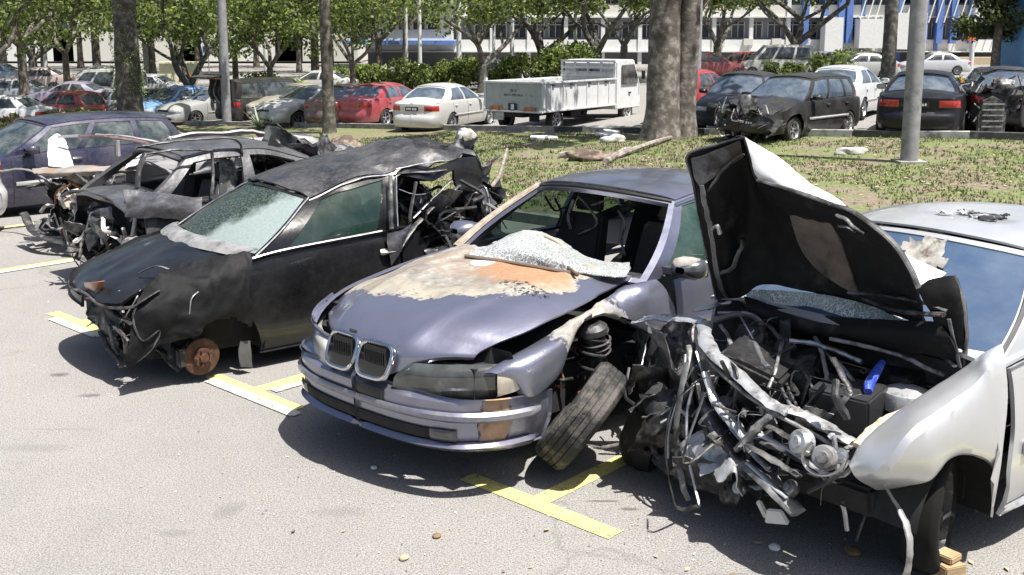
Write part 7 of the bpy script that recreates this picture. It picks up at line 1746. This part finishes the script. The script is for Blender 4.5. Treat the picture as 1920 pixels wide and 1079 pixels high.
def loose_tyre():
    x, y = at_px(1868, 22.2), 22.2; T = thing('door_panel', 'grey ribbed liner panel propped against the dark wreck at the right edge', 'panel', (x, y, 0)); b = MB()
    P = [(-.28, 0), (-.30, .5), (-.2, .82), (0, .92), (.2, .82), (.30, .5), (.28, 0)]; b.prism([(p[0], p[1]) for p in P], -.04, .04, Matrix.Rotation(math.pi/2, 3, 'X')); b.build('panel', gry, T)
    for k in range(6): q = MB(); q.box((0, -.06, .15+.12*k), (.46, .03, .03)); q.build('rib', MAT['pale_pipe'], T)
loose_tyre()
# far rows behind
far = [('van', 'silver van in the far row in front of the white building', 1455, 62, 175, 'van', (.5, .5, .46)), ('hatchback', 'red car in the far row left of the silver van', 1385, 64, 160, 'hatch', (.35, .03, .03)), ('saloon_car', 'silver saloon in the far row right of the grey lamp post', 1750, 66, 178, 'saloon', (.52, .53, .55)), ('hatchback', 'lilac-grey car in the far row right of the silver van', 1530, 64, 150, 'hatch', (.35, .35, .42)),
       ('hatchback', 'small red car with white window between the twin tree and the dark cars', 1305, 31, 60, 'hatch', (.45, .03, .04)), ('saloon_car', 'dark car low behind the white poles', 790, 58, 20, 'saloon', (.2, .2, .2)), ('saloon_car', 'grey car beneath the hedge at its left end', 700, 56, 170, 'saloon', (.35, .35, .33)), ('saloon_car', 'white car behind the slender trunk in the far row', 590, 54, 175, 'saloon', (.6, .6, .6)),
       ('saloon_car', 'small pinkish car in the left far lot', 60, 60, 190, 'saloon', (.5, .38, .38)), ('saloon_car', 'small grey car in the left far lot', 15, 52, 180, 'saloon', (.36, .38, .42)), ('saloon_car', 'white car in the left far lot by the thin dark tree', 175, 62, 185, 'saloon', (.62, .62, .62)), ('saloon_car', 'purple-grey car in the left far lot behind the flower bushes', 125, 50, 175, 'saloon', (.33, .30, .40)), ('van', 'white van in the left far lot behind the flower bushes', 190, 52, 170, 'van', (.62, .62, .60)),
       ('saloon_car', 'blue-grey car in the left far lot near the left edge', -20, 64, 180, 'saloon', (.3, .36, .45)), ('saloon_car', 'pale car in the left far lot left of the post', 265, 55, 170, 'saloon', (.55, .56, .58)), ('hatchback', 'dark red car in the far lot near the twin tree', 1335, 58, 10, 'hatch', (.22, .02, .02)), ('saloon_car', 'black car in the far row below the hedge beside the truck', 905, 60, 175, 'saloon', (.04, .04, .04)), ('saloon_car', 'grey-white car in the far row between the tree trunk and lamp post', 1610, 58, 178, 'saloon', (.45, .46, .44))]
for nm, lb, px, Y, dg, kd, col in far: C_(nm, lb, px, Y, dg, kind=kd, col=col, metal=.3, res=.16, small=True, group='parked cars in the far rows')
# ================================================================ white dropside truck
def truck():
    th = R(55); x0, y0 = P2(1018, 251); d = np.array([math.cos(th), math.sin(th)]); n = np.array([-d[1], d[0]])
    W_ = 2.0; c = np.array([x0, y0])+n*W_/2+np.array([0, .35]); T = thing('truck', 'white dropside truck with lettering on its tailboard and orange lamps', 'truck', (c[0], c[1], 0), th)
    wm = mat('truck_white', (.60, .61, .60), .5, var=.08, dirt=(.33, .31, .28), dirt_at=.62, dirt_scale=3); gm = mat('tailboard_grey', (.40, .43, .41), .6, var=.1, dirt=(.25, .24, .22), dirt_at=.62, dirt_scale=4)
    bl_ = 4.1; z0, z1 = .60, 1.42
    b = MB(); b.box((.03, 0, (z0+z1)/2), (.06, W_, z1-z0)); tb = b.build('tailboard', gm, T, bevel=.01)
    for s in (1, -1):
        b = MB(); b.box((bl_/2, s*(W_/2-.03), (z0+z1)/2), (bl_, .06, z1-z0)); sd_ = b.build('side_board', wm, T, bevel=.008)
        for k in range(6): q = MB(); q.box((.4+k*.66, s*(W_/2+.012), (z0+z1)/2), (.05, .03, z1-z0-.04)); q.build('rib', wm, sd_, bevel=.005)
        for z in (z0+.02, z1): q = MB(); q.box((bl_/2, s*(W_/2+.01), z), (bl_, .09, .05)); q.build('rail', wm, sd_, bevel=.005)
        for k in range(4): q = MB(); q.box((.5+k*1.0, s*(W_/2+.03), z1-.08), (.14, .03, .04)); q.build('catch', darkm(), sd_)
        b = MB(); b.box((.04, s*(W_/2+.0), 1.12), (.09, .09, .82)); b.build('corner_post', wm, T, bevel=.01)
    for z in (z0, z1): b = MB(); b.box((-.02, 0, z), (.08, W_+.04, .05)); b.build('tail_rail', wm, T, bevel=.005)
    b = MB(); b.box((bl_/2, 0, z0), (bl_, W_-.1, .08)); b.build('bed_floor', darkm(), T)
    for s in (1, -1):
        b = MB(); b.box((-.03, s*.58, z0+.085), (.05, .42, .10)); lp = b.build('tail_lamp', mat('truck_lamp_orange', (.50, .16, .03), .35), T, bevel=.008); q = MB(); q.box((-.06, s*.74, z0+.085), (.02, .1, .09)); q.box((-.06, s*.45, z0+.085), (.02, .07, .09)); q.build('lens', lens('dark_red', (.12, .03, .02)), lp)
    plate(T, (-.045, 0, z0+.13), (0, 0, -math.pi/2), None, .30, .2)
    b = MB(); b.box((-.056, 0, z0+.13), (.004, .10, .15)); b.build('plate_mark', mat('plate_white', (.62, .62, .62), .5), T)
    tx = mat('lettering_dark', (.12, .12, .15), .7)
    for s_, z, sz in (('JBL 8', 1.185, .10), ('BATU MELAKA', 1.06, .10)): text_mesh(s_, sz, 'tailboard_lettering', tx, tb, (-.005, 0, z), (math.pi/2, 0, -math.pi/2), .003)
    # headboard
    z2 = 1.95; b = MB()
    for y in np.linspace(-W_/2+.04, W_/2-.04, 5): b.box((bl_+.02, y, (z1+z2)/2), (.05, .07, z2-z1))
    for z in (z1+.08, z1+.33, z2): b.box((bl_+.02, 0, z), (.055, W_, .07))
    b.box((bl_+.03, 0, 1.5), (.03, W_-.1, .26)); b.build('headboard', wm, T, smooth=False)
    # cab
    cx0, cx1 = bl_+.14, bl_+1.72; prof = [(cx0, .45), (cx0, 1.92), (cx0+.15, 1.99), (cx1-.42, 1.99), (cx1-.12, 1.42), (cx1, 1.2), (cx1+.02, .45)]
    b = MB(); b.prism(prof, -W_/2+.04, W_/2-.04, Matrix(((1, 0, 0), (0, 0, -1), (0, 1, 0)))); b.build('cab', wm, T, bevel=.03)
    dkg = glass('parked_glass', (), 1)
    for s in (1, -1):
        b = MB(); pr = [(cx0+.30, 1.22), (cx0+.30, 1.82), (cx1-.50, 1.84), (cx1-.24, 1.42), (cx1-.24, 1.22)]; b.prism(pr, 0, .02, Matrix(((1, 0, 0), (0, 0, -1), (0, 1, 0))), (0, s*(W_/2-.03)+.01*s, 0)); b.build('side_window', dkg, T)
        b = MB(); b.box((cx0+.85, s*(W_/2-.02), .95), (.14, .04, .04)); b.build('door_handle', plastic(), T)
        b = MB(); b.box((cx1-.1, s*(W_/2+.12), 1.5), (.05, .12, .26)); b.build('wing_mirror', plastic(), T, bevel=.01)
    b = MB(); b.box((cx0-.01, 0, 1.62), (.02, .8, .28)); b.build('rear_window', dkg, T)
    b = MB(); b.box((cx1-.22, 0, 1.68), (.02, 1.4, .5), M=Matrix.Rotation(-.48, 3, 'Y')); b.build('windscreen', dkg, T)
    b = MB(); b.box((2.6, 0, .50), (5.2, .7, .14)); b.box((2.2, -.6, .5), (.6, .3, .3)); b.build('chassis', darkm(), T, bevel=.02)
    for wx in (.85, bl_+.95):
        for s in (1, -1): wheel(T, wx, s*(W_/2-.16), .34, .2, s, z=.34, n=24, spokes=6, rimcol=mat('white_rim', (.45, .45, .44), .6))
    b = MB(); b.box((.25, .45, .52), (.25, .5, .2)); b.build('battery_box', wm, T, bevel=.02)
    for s in (1, -1): b = MB(); b.box((.15, s*.62, .5), (.03, .35, .36)); b.build('mud_flap', gm if s > 0 else darkm(), T, bevel=.01)
truck()

# ---------------------------------------------------------------- set everything beyond the wrecks on the sloping ground
def settle():
    seen = set()
    for o in list(bpy.data.objects):
        if o in PRE or o.parent is not None or o.type not in ('MESH', 'EMPTY'): continue
        if o.location.length > .5: o.location.z += ZT(o.location.x, o.location.y)
        elif o.type == 'MESH' and o.name.split('.')[0] in ('grass_verge', 'grass', 'fallen_leaves', 'kerb', 'log', 'stick', 'creeper'):
            for v in o.data.vertices: v.co.z += ZT(v.co.x, v.co.y)
settle()
